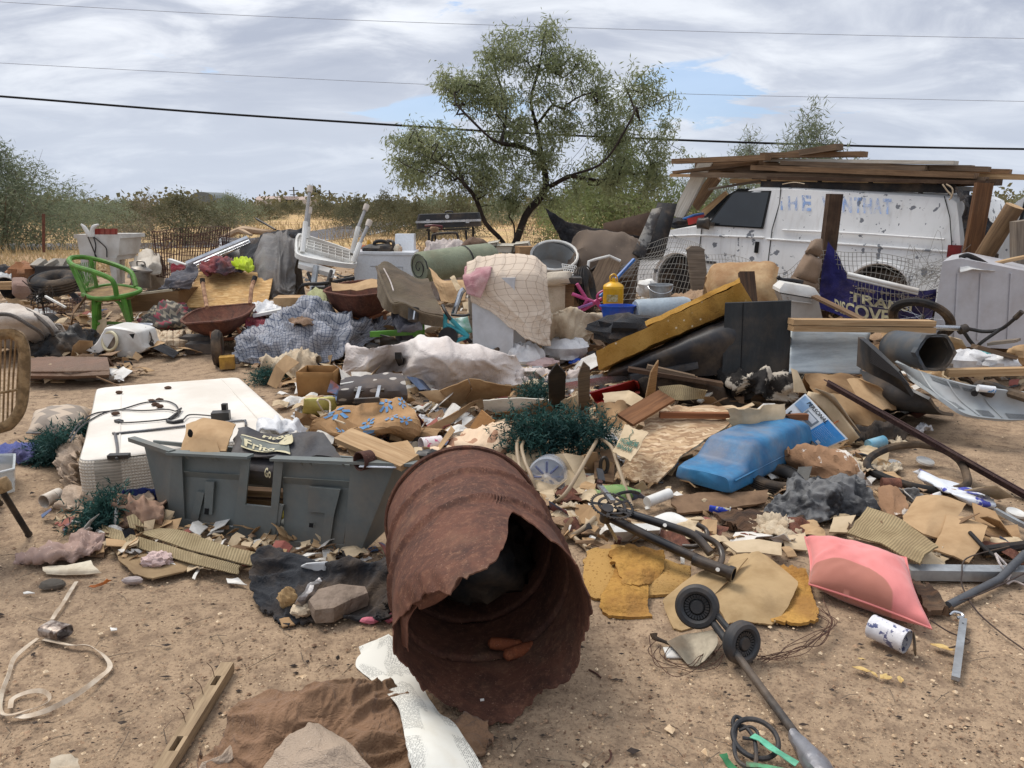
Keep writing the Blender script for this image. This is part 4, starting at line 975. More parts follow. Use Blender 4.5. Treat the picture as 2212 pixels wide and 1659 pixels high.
def black_board():
 Y=5.7;o=y(1562,812,Y);m=M();c=[y(1566,655,Y+.1),y(1709,650,Y-.02),y(1704,818,Y-.12),y(1560,805,Y)]
 m.poly(c,V3(.02,.05,0));t=TH('board','upright black wooden board between the foam slab and the metal sheet','board',c[3]);PT(t,'panel',m,mat('black_board',(50,52,53),(38,40,41),s=2.5,rough=.75,bump=.5,stretch=(1,1,.12),dust=.12))
 m=M().tube([c[0]*.72+c[1]*.28+V3(0,-.002,0),c[3]*.72+c[2]*.28+V3(0,-.002,0)],.003,4);PT(t,'joint',m,SEAM)
black_board()
for k,(h,lab)in enumerate(((0,'upper of the two pine studs lying on the metal sheet'),(1,'lower of the two pine studs lying on the metal sheet'))):
 BD('stud',lab,'board',y(1708,694.5+h*13.5,5.6),y(2014,698+h*14,5.75),.09,.042,W_PINE,'pine studs',V3(0,0,1))
SH('metal_sheet','dented grey sheet metal standing under the pine studs','sheet',[[y(1708,706,5.75),y(1800,710,5.8),y(1882,714,5.8)],[y(1706,760,5.6),y(1800,765,5.65),y(1872,770,5.65)],[y(1704,808,5.5),y(1790,806,5.5),y(1862,806,5.5)]],metal('sheet_metal',(166,172,174),(136,142,145),s=3,rough=.45,stretch=(.6,1,6)),nu=20,nv=14,amp=.012,sc=2,th=.004,mode='soft')
BAN=[[y(1789,522,7.72),y(1812,555,7.7),y(1836,594,7.6),y(1920,618,7.4),y(1985,628,7.3),y(2024,624,7.2)],[y(1778,570,7.7),y(1805,600,7.66),y(1836,618,7.55),y(1918,634,7.38),y(1983,644,7.28),y(2022,642,7.2)],[y(1771,625,7.66),y(1800,640,7.6),y(1836,650,7.5),y(1915,664,7.35),y(1980,668,7.25),y(2018,660,7.18)],[y(1768,665,7.6),y(1800,676,7.52),y(1838,690,7.42),y(1912,705,7.28),y(1978,700,7.2),y(2012,690,7.15)]]
def banner():
 m=M();ev=m.patch(BAN,40,26,amp=.02,sc=5,seed=6,th=.003);t=TH('banner','torn navy blue banner with cream lettering tied to the dark post','banner',y(1800,690,7.5));PT(t,'cloth',m,CLO('navy_cloth',(48,46,104),(34,32,66),s=2.2,dust=.12))
 CR=mat('cream_print',(206,198,160),(170,160,130),s=10,dust=.1,bump=0);GP=mat('grey_print',(132,118,104),(110,98,88),dust=.1,bump=0)
 mark(t,'lettering','\u201cthe Motorola Labs\u201d',ev,.42,.40,.57,.13,GP,slope=.0,bold=.01)
 mark(t,'lettering','TRANSI',ev,.40,.66,.36,.20,CR,slope=.06,bold=.03);mark(t,'lettering','DISCOVE',ev,.22,.93,.40,.23,CR,slope=.02,bold=.03)
banner()
m=M().tube([y(1831,592,7.45),y(1984,628,7.1)],.022,10);m.tube([y(1831,592,7.45)+V3(0,0,-.03),y(1984,628,7.1)+V3(0,0,-.03)],.012,8);SG('white_rail','white metal rail lying along the top of the blue banner','rail',m,WHT)
def car_seat():
 Y=7.6;f=AT(Y);t=TH('car_seat','tan vinyl car seat tipped over beside the dark post','seat',f(1735,640));LE=CLO('tan_vinyl',(140,118,98),(112,94,78),rough=.6,bump=.15)
 m=M().pillow(f(1708,600),f(1744,540),f(1776,560),f(1762,622),.22,12,4,amp=.006);PT(t,'backrest',m,LE)
 m=M().pillow(f(1738,545,-.05),f(1752,520,.05),f(1774,518,.05),f(1774,556,-.05),.14,10,4,amp=.004);PT(t,'headrest',m,LE)
 m=M().pillow(f(1697,612),f(1710,594),f(1770,612),f(1764,640),.18,12,4,amp=.006);PT(t,'cushion',m,LE)
 m=M().tube(PH([f(1680,598,-.1),f(1688,604,-.1),f(1712,606,-.15),f(1735,610,-.2)]),.02,6);PT(t,'bracket',m,BLKM)
car_seat()
def cooler():
 Y=7.0;f=AT(Y);t=TH('cooler','pale grey plastic cooler behind the pine studs','cooler',f(1733,690))
 def rr(z,k,a,b):return None
 m=M();a0,a1,b0,b1=f(1690,632),f(1768,640),f(1710,690),f(1776,690);d=V3(.04,.3,0)
 tops=[f(1686,634),f(1768,648),f(1768,648)+d,f(1686,634)+d];bots=[f(1709,690),f(1778,692),f(1778,692)+d,f(1709,690)+d]
 m.loft([NA(bots),NA(tops)]);PT(t,'body',m,PLA('cooler_grey',(176,172,166),(156,152,146)))
 m=M();lid=[p+V3(0,0,.01)for p in tops];c=sum(lid)/4;m.loft([NA([c+(p-c)*1.07 for p in lid]),NA([c+(p-c)*1.07+UP*.03 for p in lid]),NA([c+(p-c)*.8+UP*.09 for p in lid])]);PT(t,'lid',m,WHT)
 m=M().tube([f(1703,640,-.02),f(1706,650,-.02),f(1755,656,-.02),f(1753,648,-.02)],.008,6);PT(t,'handle',m,PLA('cooler_grey',(176,172,166)))
cooler()
BD('plank','splintered brown board sloping from the cooler to the studs','plank',y(1758,640,6.9),y(1862,690,6.6),.12,.02,W_BROWN)
def crate():
 Y=6.3;f=AT(Y)
 F=[f(2009,745),f(2036,565),f(2075,558),f(2290,600),f(2300,760)];d=V3(.52,.8,0)
 m=M();R=[NA(F),NA([p+V3(0,-.03,0)for p in F])*1,NA([p+d for p in F])]
 m.loft([NA(F),NA([p+d for p in F])]);t=TH('plastic_crate','large frosted white plastic box at the right edge behind the handlebars','crate',f(2150,745))
 PT(t,'body',m,PLA('frosted_plastic',(188,188,192),(170,170,175),s=1.6,rough=.35,bump=.15,dust=.2))
 for px,w in((2070,.01),(2120,.012),(2185,.01)):
  m=M().beam(f(px,590,-.005),f(px-8,735,-.005),.02,.012,V3(0,-1,0));PT(t,'rib',m,PLA('frosted_plastic',(196,194,200)))
 SH('paper','white printed paper sheet lying on the corner of the frosted box','paper',[[f(2072,562,.05),f(2110,568,.1),f(2150,582,.2)],[f(2074,588,-.04),f(2100,582,-.05),f(2150,585,-.02)]],PAPER,nu=12,nv=6,amp=.008,sc=8,th=.002)
 m=M().tube(PH([f(2074,556,.1),f(2090,552,.1),f(2115,562,.1),f(2150,580,.1),f(2212,588,.1)]),.02,7);SG('hose','black pipe end resting on top of the frosted box','hose',m,RUB)
 m=M().tube(PH([f(2140,572,.3),f(2180,562,.3),f(2240,550,.3)]),.018,6);SG('branch','bare stick on top of the frosted box at the right edge','branch',m,W_PINE)
crate()
def handlebar():
 Y=5.9;f=AT(Y);t=TH('bike_handlebar','black bicycle handlebar with a silver stem sticking out by the studs','handlebar',f(2110,765))
 m=M().tube([f(2012,707,-.1),f(2072,709,0)],.022,10);PT(t,'stem',m,CHROME)
 m=M().tube(PH([f(2208,673,-.3),f(2190,690,-.25),f(2160,712,-.15),f(2125,716,-.05),f(2100,712,0),f(2080,710,0),f(2092,732,.0),f(2102,745,0),f(2104,757,0)]),.014,8);m.tube(PH([f(2104,757,0),f(2120,740,-.1),f(2160,712,-.15)]),.013,8);PT(t,'bar',m,BLKM)
 m=M().tube([f(2208,673,-.3),f(2192,688,-.26)],.02,8);PT(t,'grip',m,RUB)
 m=M().lathe([(0,-.03),(.035,-.03),(.035,.03),(0,.03)],f(2080,711),un(V3(1,.2,.3)),12);PT(t,'clamp',m,BLKM)
handlebar()
def wheel(name,label,cat,c,ax,r,tw,tyre,rim,spokes=16,hub=.02,grp=None,rimr=.90):
 t=TH(name,label,cat,c-UP*.0,grp);A=un(ax);X=un(np.cross(A,V3(.2,.3,1)));B=np.cross(A,X);C_=lambda rr,a,d=0:c+rr*(cos(a)*X+sin(a)*B)+A*d
 m=M().tube([C_(r-tw,a)for a in LSP(0,2*pi,41)],tw,8,closed=1);PT(t,'tyre',m,tyre)
 if rim:
  m=M().tube([C_(r-tw*2.2,a)for a in LSP(0,2*pi,41)],tw*.5,5,closed=1);PT(t,'rim',m,rim)
  m=M()
  for k in range(spokes):m.tube([C_(r-tw*2.2,2*pi*k/spokes),C_(hub,2*pi*k/spokes+.6,.02*(-1)**k)],.0015,3)
  PT(t,'spokes',m,CHROME)
  m=M().lathe([(0,-.04),(hub,-.04),(hub,.04),(0,.04)],c,A,10);PT(t,'hub',m,BLKM)
 return t
wheel('bike_wheel','small black bicycle wheel half hidden behind the pine studs','wheel',y(1990,690,6.3),V3(.5,.5,.7),.26,.03,RUB,BLKM)
def cyl(name,label,cat,p,q,r,mt,inner=None,n=24,open_=True,grp=None,wall=.01,lip=0):
 p,q=pt(p),pt(q);L=NRM(q-p);A=(q-p)/L;t=TH(name,label,cat,p-UP*r*.8,grp);m=M()
 m.lathe([(0,0),(r,0),(r,L),(r-wall,L),(r-wall,L*.1),(0,L*.1)]if open_ else[(0,0),(r,0),(r,L),(0,L)],p,A,n);PT(t,'body',m,mt,30)
 if lip:m=M().lathe([(r-.002,L-lip),(r*1.12,L-lip),(r*1.12,L),(r-.004,L)],p,A,6 if lip>.05 else n,closed=1);PT(t,'collar',m,mt,30)
 return t
cyl('pipe','fat dark blue-grey plastic pipe with an open end near the handlebars','pipe',y(1935,750,5.6),y(2022,762,5.05),.125,PLA('slate_plastic',(66,74,82),(88,84,78),s=3,rough=.6,dust=.35),lip=.06)
def perf(name,c,c2,p,r=.3,rough=.5):
 if name in _mats:return _mats[name]
 mt,t,b,tc=_start(name);uv=tc.outputs['UV'];v=t.n('ShaderNodeTexVoronoi',i={'Vector':uv,'Scale':p,'Randomness':.0}).outputs[0];f=t.ramp(v,r,r*.85)
 t.link(t.mix(f,lin(c),lin(c2)),b.inputs['Base Color']);b.inputs['Roughness'].default_value=rough;return mt
def printer_panel():
 f=G;t=TH('panel','pale grey moulded plastic panel with vents lying over the dark monitor case','panel',G(2100,900))
 R=[[f(1932,782,.42),f(2000,805,.4),f(2090,832,.38),f(2230,850,.36)],[f(1955,805,.36),f(2030,850,.3),f(2110,868,.28),f(2230,880,.27)],[f(2030,856,.30),f(2085,892,.22),f(2150,905,.20),f(2230,908,.19)]]
 m=M();ev=m.patch(R,24,14,amp=.006,sc=4,th=.02,mode='soft');PT(t,'sheet',m,PLA('printer_grey',(166,172,174),(150,156,160),s=2,dust=.2),50)
 for u0,v0,u1,v1 in((.30,.66,.42,.86),(.56,.78,.68,.95),(.62,.1,.76,.2),(.80,.80,.95,.95),(.36,.05,.60,.16)):
  m=M().loft([NA([ev(u0+(u1-u0)*k,v,.004)for k in LSP(0,1,6)])for v in LSP(v0,v1,5)],cap=0,closed=0)
  L=NA([[a,b]for b in LSP(0,(v1-v0)*ev.lv,5)for a in LSP(0,(u1-u0)*ev.lu,6)]);m.uv=[L];PT(t,'vent',m,perf('vent_holes',(120,124,126),(36,36,38),110))
 for u in(.28,.52,.74):
  m=M().tube([ev(u,v,.004)for v in LSP(.02,.95,8)],.005,4);PT(t,'rib',m,PLA('printer_grey',(166,172,174)))
 for u,lab in((.58,None),):
  pass
 t=TH('monitor_case','black mesh-sided computer case tilted under the grey panel','case',G(1930,880));m=M()
 m.patch([[f(1864,728,.62),f(1884,742,.62),f(1945,800,.5)],[f(1860,790,.42),f(1900,812,.42),f(1975,850,.34)]],10,10,th=.03,amp=0);PT(t,'side',m,BLK)
 m=M();ev=m.patch([[f(1878,752,.60),f(1938,806,.48)],[f(1876,784,.50),f(1960,832,.42)]],6,6,lin=1,th=.006);
 for k in range(len(m.v)):m.v[k]=m.v[k]+V3(0,-.03,.01)
 PT(t,'mesh_panel',m,perf('mesh_holes',(60,60,62),(18,18,19),95,.36))
 m=M();m.patch([[f(1862,800,.34),f(1940,826,.34),f(2010,858,.3)],[f(1880,845,.22),f(1940,870,.2),f(2030,885,.16)],[f(1905,880,.04),f(1960,885,.04),f(2060,893,.04)]],12,10,th=.02,amp=.0);PT(t,'front',m,PLA('monitor_grey',(70,71,73),(52,53,55)))
 for k in range(5):
  a=G(1945+k*17,872+k*2.0,.10);m=M().box(a+V3(0,-.05,.0),(.035,.01,.03));PT(t,'socket',m,PLA('socket_grey',(150,150,148)))
printer_panel()
def headphone():
 m=M();f=lambda a,b,h=.35:G(a,b,h);m.tube(PH([f(2105,850),f(2108,838),f(2120,830),f(2150,836),f(2180,848),f(2225,862)]),[.02,.025,.03,.03,.03,.03],8);m.lathe([(0,0),(.05,0),(.055,.02),(.05,.04),(0,.04)],f(2128,850,.33),un(V3(.2,-.3,1)),16);SG('hose','black ribbed hose with a round end lying on the grey panel','hose',m,RUB)
 m=M().lathe([(0,0),(.022,0),(.022,.10),(0,.10)],f(2112,838,.39),un(V3(1,-.1,-.1)),12);SG('can','small white and blue can resting on the black ribbed hose','can',m,mat('can_print',(226,228,230),(70,140,200),s=14,lo=.55,hi=.6,rough=.4,dust=.1))
headphone()
BD('beam','pale pine beam running off the right edge above the grey panel','beam',G(2045,805,.40),G(2290,800,.42),.06,.05,W_PINE)
BD('board','brown board slanting down behind the trash bag on the right','board',G(2105,748,.5),G(2190,772,.4),.06,.03,W_OLD);BD('board','short grey board end near the frosted box','board',G(2138,742,.45),G(2200,735,.5),.14,.02,W_GREY)
SH('cardboard','pale flat cardboard standing behind the fat pipe','cardboard',[[(2040,722,.5),(2078,735,.5)],[(2036,770,.3),(2102,768,.25)]],CARD_P,lin=1,nu=6,nv=6,amp=.01,th=.006,mode=CR)
for p,r,lab,mt in(((2090,782,.34),(.16,.10,.08),'clear plastic trash bag beside the fat pipe',BAG),((2150,785,.34),(.15,.1,.06),'white plastic bag near the right edge above the pine beam',BAG),((2123,772,.36),(.05,.05,.05),'teal scrap of film between the two plastic bags',PLA('teal_film',(96,160,160),(70,130,134))),((2205,768,.36),(.09,.08,.07),'tan ball of packing paper at the right edge',CARD)):
 m=M().blob(G(*p),r,10,.22,3.2,seed=int(p[0]));SG('plastic_bag' if 'bag' in lab else 'scrap',lab,'bag' if 'bag' in lab else 'scrap',m,mt)
def sink():
 Y=10.2;f=AT(Y);t=TH('utility_sink','white plastic laundry sink on legs behind the green chair','sink',f(215,612));P=PLA('sink_white',(206,204,198),(184,180,172),rough=.5,dust=.25)
 d=V3(.05,.5,0)
 def fr(z0,x0,x1,k):a,b=f(x0,z0),f(x1,z0);return NA([a,b,b+d*k,a+d*k])
 m=M();top=[fr(515,167,258,1)];o0=fr(552,173,256,.95);o1=fr(515,166,259,1.0)
 inn=o1.copy();c=inn.mean(0);inn=c+(inn-c)*.88;bt=c+(inn-c)*.9-UP*.22
 m.loft([o0,o1,inn,bt]);PT(t,'basin',m,P,30)
 m=M();r0=c+(fr(515,160,263,1.08)-c);r1=r0+UP*.05;i1=c+(r1-c)*.86;i0=c+(r0-c)*.86
 m.loft([r0,r1,i1,i0,r0],cap=0);PT(t,'rim',m,P,30)
 m=M().loft([fr(552,176,253,.9),fr(562,178,252,.88)]);PT(t,'apron',m,P,30)
 for px,dd in((186,.03),(246,.03),(196,.42),(258,.42)):
  m=M();a=f(px,556,dd);b=f(px+(5 if px>220 else 2),612,dd);m.loft([NA([q+V3(sx*w,sy*w,0)for sx,sy in((-1,-1),(1,-1),(1,1),(-1,1))])for q,w in((a,.05),(b,.03))]);PT(t,'leg',m,P)
 m=M()
 for L in([(190,512),(200,535),(206,550),(212,560)],[(202,512),(207,530),(205,550),(210,558)],[(203,512),(222,528),(230,538),(231,556)]):m.tube(PH([f(a,b,-.03)for a,b in L]),.008,5)
 SG('cable','dark cords dangling over the front of the laundry sink','cable',m,BLKM)
 t2=TH('tray','red plastic tray standing in the laundry sink','tray',f(228,508,.15));R=PLA('red_plastic',(168,44,38),(132,32,28));m=M()
 bx=lambda x0,x1,y0,y1,dd:NA([f(x0,y1,dd),f(x1,y1,dd),f(x1,y0,dd),f(x0,y0,dd)])
 m.loft([bx(203,254,494,512,.05),bx(203,254,496,512,.3)]);PT(t2,'shell',m,R)
 m=M()
 for k in range(4):a=205+k*12;m.loft([bx(a,a+8,494.5-(k%2),510,.04),bx(a,a+8,494.5,510,.05)])
 PT(t2,'ribs',m,R)
 for pts,lab in(([(175,484),(183,492),(190,503),(197,512)],'long white curved handle leaning in the laundry sink'),([(213,485),(203,490),(199,498),(200,512)],'short white curved handle beside the red tray')):
  m=M().tube(PH([f(a,b,.0)for a,b in pts]),[.012,.028,.03,.03],7);SG('handle',lab,'handle',m,WHT)
sink()
m=M().beam(y(94.5,545,17),y(94,462,17),.05,.04);SG('fence_post','thin rusty wire-fence post before the palo verde','post',m,RUST)
def tyre(name,label,cat,c,ax,R,r,grp=None):
 t=TH(name,label,cat,c-UP*r,grp);A=un(ax);m=M();prof=[]
 for q in LSP(-.5,6.0,18):prof.append((R-r+r*cos(q)*(1 if cos(q)<0 else .92),r*.82*sin(q)))
 m.lathe(prof,c,A,40,closed=1);PT(t,'carcass',m,RUB,50)
 m=M()
 for k in range(-2,3):
  z=k*r*.28;m.tube([c+A*z+(R-r*.085+.004-abs(k)*r*.012)*(cos(a)*un(np.cross(A,V3(.3,1,.2)))+sin(a)*np.cross(A,un(np.cross(A,V3(.3,1,.2)))))for a in LSP(0,6.2832,41)],r*.10,4,closed=1)
 PT(t,'tread',m,RUB,kind=SU);return t
tyre('tyre','worn car tyre lying flat left of the green chair','tyre',y(121,610,9.6),V3(.05,-.28,1),.30,.115)
def green_chair():
 Y=8.35;f=AT(Y);t=TH('bamboo_chair','green painted bamboo chair with curved arms and worn wooden seat','chair',f(240,718));Gm=mat('green_paint',(84,138,46),(66,112,36),s=9,rough=.55,dust=.25,bump=.1)
 m=M();m.patch([[f(184,628,.35),f(240,617,.45),f(298,621,.3)],[f(182,636,.0),f(245,632,.05),f(297,628,.1)],[f(186,643,-.2),f(235,646,-.25),f(285,640,-.12)]],12,10,th=.03);PT(t,'seat',m,mat('worn_seat',(150,122,82),(116,92,62),s=8))
 m=M();ring=[f(180,637,-.1),f(205,645,-.25),f(245,643,-.28),f(290,634,-.1),f(300,624,.2),f(240,616,.5),f(190,626,.38),f(180,637,-.1)];m.tube(PH(ring,40),.024,8);PT(t,'seat_frame',m,Gm)
 m=M().tube(PH([f(252,640,-.26),f(248,618,-.27),f(238,602,-.26),f(205,588,-.2),f(165,576,-.05),(y(150,566,Y+.1)),f(155,557,.25),f(185,556,.45),f(230,566,.5),f(275,583,.42),f(288,597,.35),f(294,620,.25)],60),.027,8);PT(t,'arm_rail',m,Gm)
 for a,b,d1,d2 in(((152,570),(182,636),.1,-.05),((157,575),(186,630),.1,.05),((196,560),(210,625),.45,.42)):
  m=M().tube([f(*a,d1),f(*b,d2)],.022,8);PT(t,'back_post',m,Gm)
 m=M()
 for k in range(13):
  u=k/12;a=f(158+48*u,569-4*u,.15+.3*u);b=f(183+26*u,634-10*u,.0+.42*u);m.tube([a,b],.004,4)
  if k%3==0:m.tube([a,f(196-10*u,632,.2)],.004,4)
 PT(t,'spindles',m,Gm,kind=SU)
 for a,b,d in(((204,646),(205,716),-.2),((265,640),(281,706),-.2),((212,632),(214,700),.35),((272,626),(284,694),.3)):
  m=M().tube([f(*a,d),f(*b,d)],.03,8);PT(t,'leg',m,Gm)
 for L in([(207,690),(212,655),(235,646),(258,655),(274,690)],):
  m=M().tube(PH([f(a,b,-.2)for a,b in L],20),.02,7);PT(t,'arched_brace',m,Gm)
 m=M().tube(PH([f(209,700,-.2),f(240,698,-.15),f(276,700,-.2)],12),.018,7);PT(t,'stretcher',m,Gm)
green_chair()
tub('pot','dented aluminium stock pot with lid behind the green chair','pot',306,622,9.6,.118,.112,.21,metal('aluminium_pot',(150,146,138),(120,116,110)),wall=.006)
m=M();o=y(306,584,9.6);m.lathe([(.125,0),(.12,.02),(.05,.05),(.02,.055),(.02,.075),(0,.08)],o,un(V3(.25,0,1)),24);m.tube(PH([o+V3(-.05,0,.05),o+V3(-.04,0,.11),o+V3(.04,0,.10),o+V3(.05,0,.04)]),.01,6);SG('lid','tilted pot lid with a black handle on the stock pot','lid',m,metal('aluminium_pot',(150,146,138)))
def drawer():
 Y=8.8;f=AT(Y);t=TH('drawer','long brown wooden drawer lying behind the green chair','drawer',f(330,675));d=V3(.06,.42,0)
 q=[f(270,675),f(382,668),f(380,628),f(270,641)]
 m=M().loft([NA(q),NA([p+V3(0,.02,0)for p in q])]);PT(t,'front',m,wood('drawer_brown',(132,102,70),(108,82,56),.1))
 m=M();e=[q[1],q[1]+d,q[2]+d,q[2]];m.loft([NA(e),NA([p+V3(.025,0,0)for p in e])]);PT(t,'end_panel',m,wood('drawer_brown',(132,102,70),(108,82,56)))
 m=M();e=[p+d for p in q];m.loft([NA(e),NA([p+V3(0,.02,0)for p in e])]);PT(t,'back',m,W_DARK)
 m=M().beam((q[3]*.95+q[2]*.05)+V3(0,.05,.0),q[2]+V3(-.05,.05,0),.06,.04);PT(t,'lip',m,mat('cream_paint',(206,196,172),(180,168,144)))
 m=M().beam(q[3]+d*.6+UP*.015,q[2]+d*.8+UP*.02,.03,.02);PT(t,'runner',m,BLKM)
drawer()
OSB1=osb('osb_new',(196,156,100),(178,136,82),(208,172,118));OSB2=osb('osb_old',(192,162,126),(158,126,94),(212,186,152))
SH('osb_sheet','clean tan chipboard sheet leaning behind the rusty wheelbarrow','sheet',[[y(432,587,9.6),y(510,587,9.5),y(591,589,9.4)],[y(412,625,9.2),y(500,622,9.1),y(585,622,9.0)],[y(392,664,8.9),y(490,662,8.8),y(577,656,8.75)]],OSB1,nu=14,nv=10,th=.014,sm=40)
def rag(name,label,cat,rows,mt,grp=None,**kw):
 k=dict(nu=44,nv=32,amp=.05,sc=5,th=.01);k.update(kw);return SH(name,label,cat,rows,mt,grp,**k)[0]
rag('jacket','dark grey jacket hanging over the left corner of the chipboard sheet','jacket',[[y(372,605,9.1),y(395,580,9.3),y(425,575,9.2)],[y(352,618,9.0),y(388,598,8.95),y(425,592,9.0)],[y(346,628,8.95),y(380,622,8.8),y(410,622,8.85)]],CLO('slate_cloth',(96,96,102),(72,72,80)),seed=3)
rag('shirt','small dark red shirt crumpled behind the grey jacket','shirt',[[y(372,578,9.5),y(400,573,9.5)],[y(370,592,9.3),y(404,588,9.3)]],CLO('dark_red_cloth',(118,30,42),(88,22,32)),nu=12,nv=10)
rag('blanket','faded red and navy clothes heaped on the chipboard sheet','clothes',[[y(438,570,9.6),y(460,563,9.7),y(500,566,9.6),y(524,575,9.5)],[y(440,583,9.4),y(470,572,9.3),y(505,575,9.3),y(528,584,9.3)],[y(440,592,9.3),y(470,594,9.15),y(505,588,9.2),y(525,590,9.2)]],CLO('faded_red_cloth',(142,74,72),(64,58,72),s=5),amp=.07,sc=6,seed=5)
rag('vest','bright yellow-green safety vest on the clothes heap','vest',[[y(505,563,9.4),y(530,560,9.5),y(545,566,9.4)],[y(504,572,9.25),y(528,570,9.2),y(550,574,9.2)],[y(512,580,9.2),y(530,584,9.1),y(548,583,9.1)]],CLO('hi_vis',(188,208,46),(164,186,40)),amp=.05,sc=9,nu=18,nv=12)
m=M().beam(y(405,574,9.5),y(537,518,9.9),.10,.05,V3(0,-1,.3));m.beam(y(405,571,9.45),y(537,515,9.85),.02,.02);m.beam(y(405,578,9.44),y(537,522,9.84),.015,.02);SG('metal_rail','bright aluminium rail propped aslant above the chipboard sheet','rail',m,CHROME)
m=M().beam(y(366,562,9.7),y(405,575,9.5),.05,.04);SG('metal_rail','short white rail end below the wire cage','rail',m,WHT)
m=M();top=10.4
m.wires([[y(329,500,10.4),y(420,506,10.2),y(498,492,10.4)],[y(335,545,10.3),y(415,552,10.1),y(492,545,10.3)],[y(341,600,10.2),y(410,606,10.0),y(488,596,10.2)]],30,6,.0055,2,.02)
m.wires([[y(329,500,10.4),y(420,490,11.3),y(498,492,10.4)],[y(341,600,10.2),y(415,580,11.2),y(488,596,10.2)]],26,5,.0055,7,.02);SG('wire_cage','rusty wire mesh cage standing behind the clothes heap','cage',m,RUST_D)
rag('sack','dirty white plastic sack slumped behind the aluminium pot','sack',[[y(300,560,10.4),y(325,550,10.5),y(345,553,10.4)],[y(280,580,10.2),y(318,566,10.0),y(345,570,10.1)],[y(276,600,10.1),y(312,594,9.9),y(345,594,10.0)]],mat('dirty_white',(196,188,174),(170,160,146),s=4,rough=.7),nu=18,nv=14,back=.2)
def crate_l():
 Y=10.2;f=AT(Y);t=TH('crate','black plastic crate filled with scraps behind the tyre','crate',f(115,600));m=M();d=V3(0,.35,0);q=[f(75,600),f(150,600),f(152,575),f(75,575)]
 m.loft([NA(q),NA([p+d for p in q])]);PT(t,'body',m,BLK)
 for k,(a,b,c,e)in enumerate(((75,576,93,562),(96,576,122,562),(122,578,132,561))):m=M().beam(f(a,b,.1),f(c,e,.2),.2,.05);SG('block',['grey block leaning on the left in the black crate','widest grey block in the middle of the black crate','thin grey slab on the right in the black crate'][k],'block',m,mat('grey_slab',(166,160,148),(140,134,124)),'grey blocks in the crate')
crate_l()
m=M().pillow(y(26,635,9.3),y(26,612,9.6),y(70,612,9.6),y(70,634,9.3),.22,10,5);SG('cushion','dusty pink cushion left of the tyre','cushion',m,CLO('dusty_pink',(150,124,112),(126,104,94)))
for a,b,c,d,lab in((-20,612,66,610,'upper pale board end left of the tyre'),(-20,617,60,615,'middle pale board end left of the tyre'),(-20,622,30,622,'lower pale board end left of the tyre')):BD('board',lab,'board',y(a,b,9.8),y(c,d,9.8),.12,.03,W_PINE,'pale boards left of the tyre')
rag('rag','black cloth in the debris at the far left edge','rag',[[y(-20,582,10.8),y(30,575,10.9),y(62,580,10.8)],[y(-20,600,10.5),y(30,595,10.4),y(60,594,10.4)]],CL_BLACK,back=.2)
rag('sheet','grey plastic sheet in the debris at the far left edge','sheet',[[y(-30,592,10.2),y(8,594,10.2),y(24,600,10.1)],[y(-30,606,9.9),y(8,605,9.9),y(26,604,9.9)]],GREYP,nu=12,nv=8)
m=M().blob(y(55,588,10.4),(.22,.16,.12),8,.3);SG('rag','orange-brown rag heap in the left debris','rag',m,CLO('orange_brown',(160,112,78),(120,84,60)))
m=M().wires([[y(80,650,8.8),y(140,645,8.9),y(185,640,9.0)],[y(85,680,8.6),y(140,674,8.6),y(185,672,8.7)]],14,4,.004,4,.02);SG('wire_basket','low rusty wire basket in front of the tyre','basket',m,RUST_D)
m=M();g_=random.Random(2)
for k in range(16):c=y(92,640,8.7);m.tube(PH([c+V3(g_.gauss(0,.07),g_.gauss(0,.05),g_.gauss(0,.06))for _ in range(4)],10),.006,4)
SG('cable','tangle of black cable in front of the tyre','cable',m,RUB)
BD('stick','thin pale stick lying by the cable tangle','stick',y(98,640,8.6),y(142,664,8.4),.02,.02,WHT);BD('pipe','short white pipe standing left of the cable tangle','pipe',y(82,655,8.7),y(84,640,8.8),.04,.04,WHT)
def big_sack():
 m=M();m.patch([[G(-80,700,.35),G(-40,668,.46),G(20,655,.5),G(75,672,.45),G(112,698,.30)],[G(-80,720,.3),G(-40,690,.42),G(25,680,.46),G(85,695,.38),G(124,715,.22)],[G(-80,745,.08),G(-40,735,.16),G(30,735,.18),G(95,735,.15),G(127,738,.06)],[G(-80,752),G(-40,752),G(35,755),G(95,750),G(124,745)]],30,24,amp=.035,sc=4,seed=2,back=.5,stretch=(.5,1,1),th=.01)
 t=TH('sack','big white stuffed sack with grey straps at the left edge','sack',G(20,750));PT(t,'fabric',m,CLO('sack_white',(214,204,192),(190,178,166)),True)
 ST=CLO('strap_grey',(96,92,88),(76,72,70))
 for L in([(-30,660,.5),(30,659,.50),(75,680,.44),(110,712,.31),(118,740,.08)],[(-30,682,.48),(20,680,.48),(62,702,.38),(90,722,.26),(96,745,.08)]):m=M().tube(PH([G(*q)for q in L],24),.018,6);PT(t,'strap',m,ST)
big_sack()
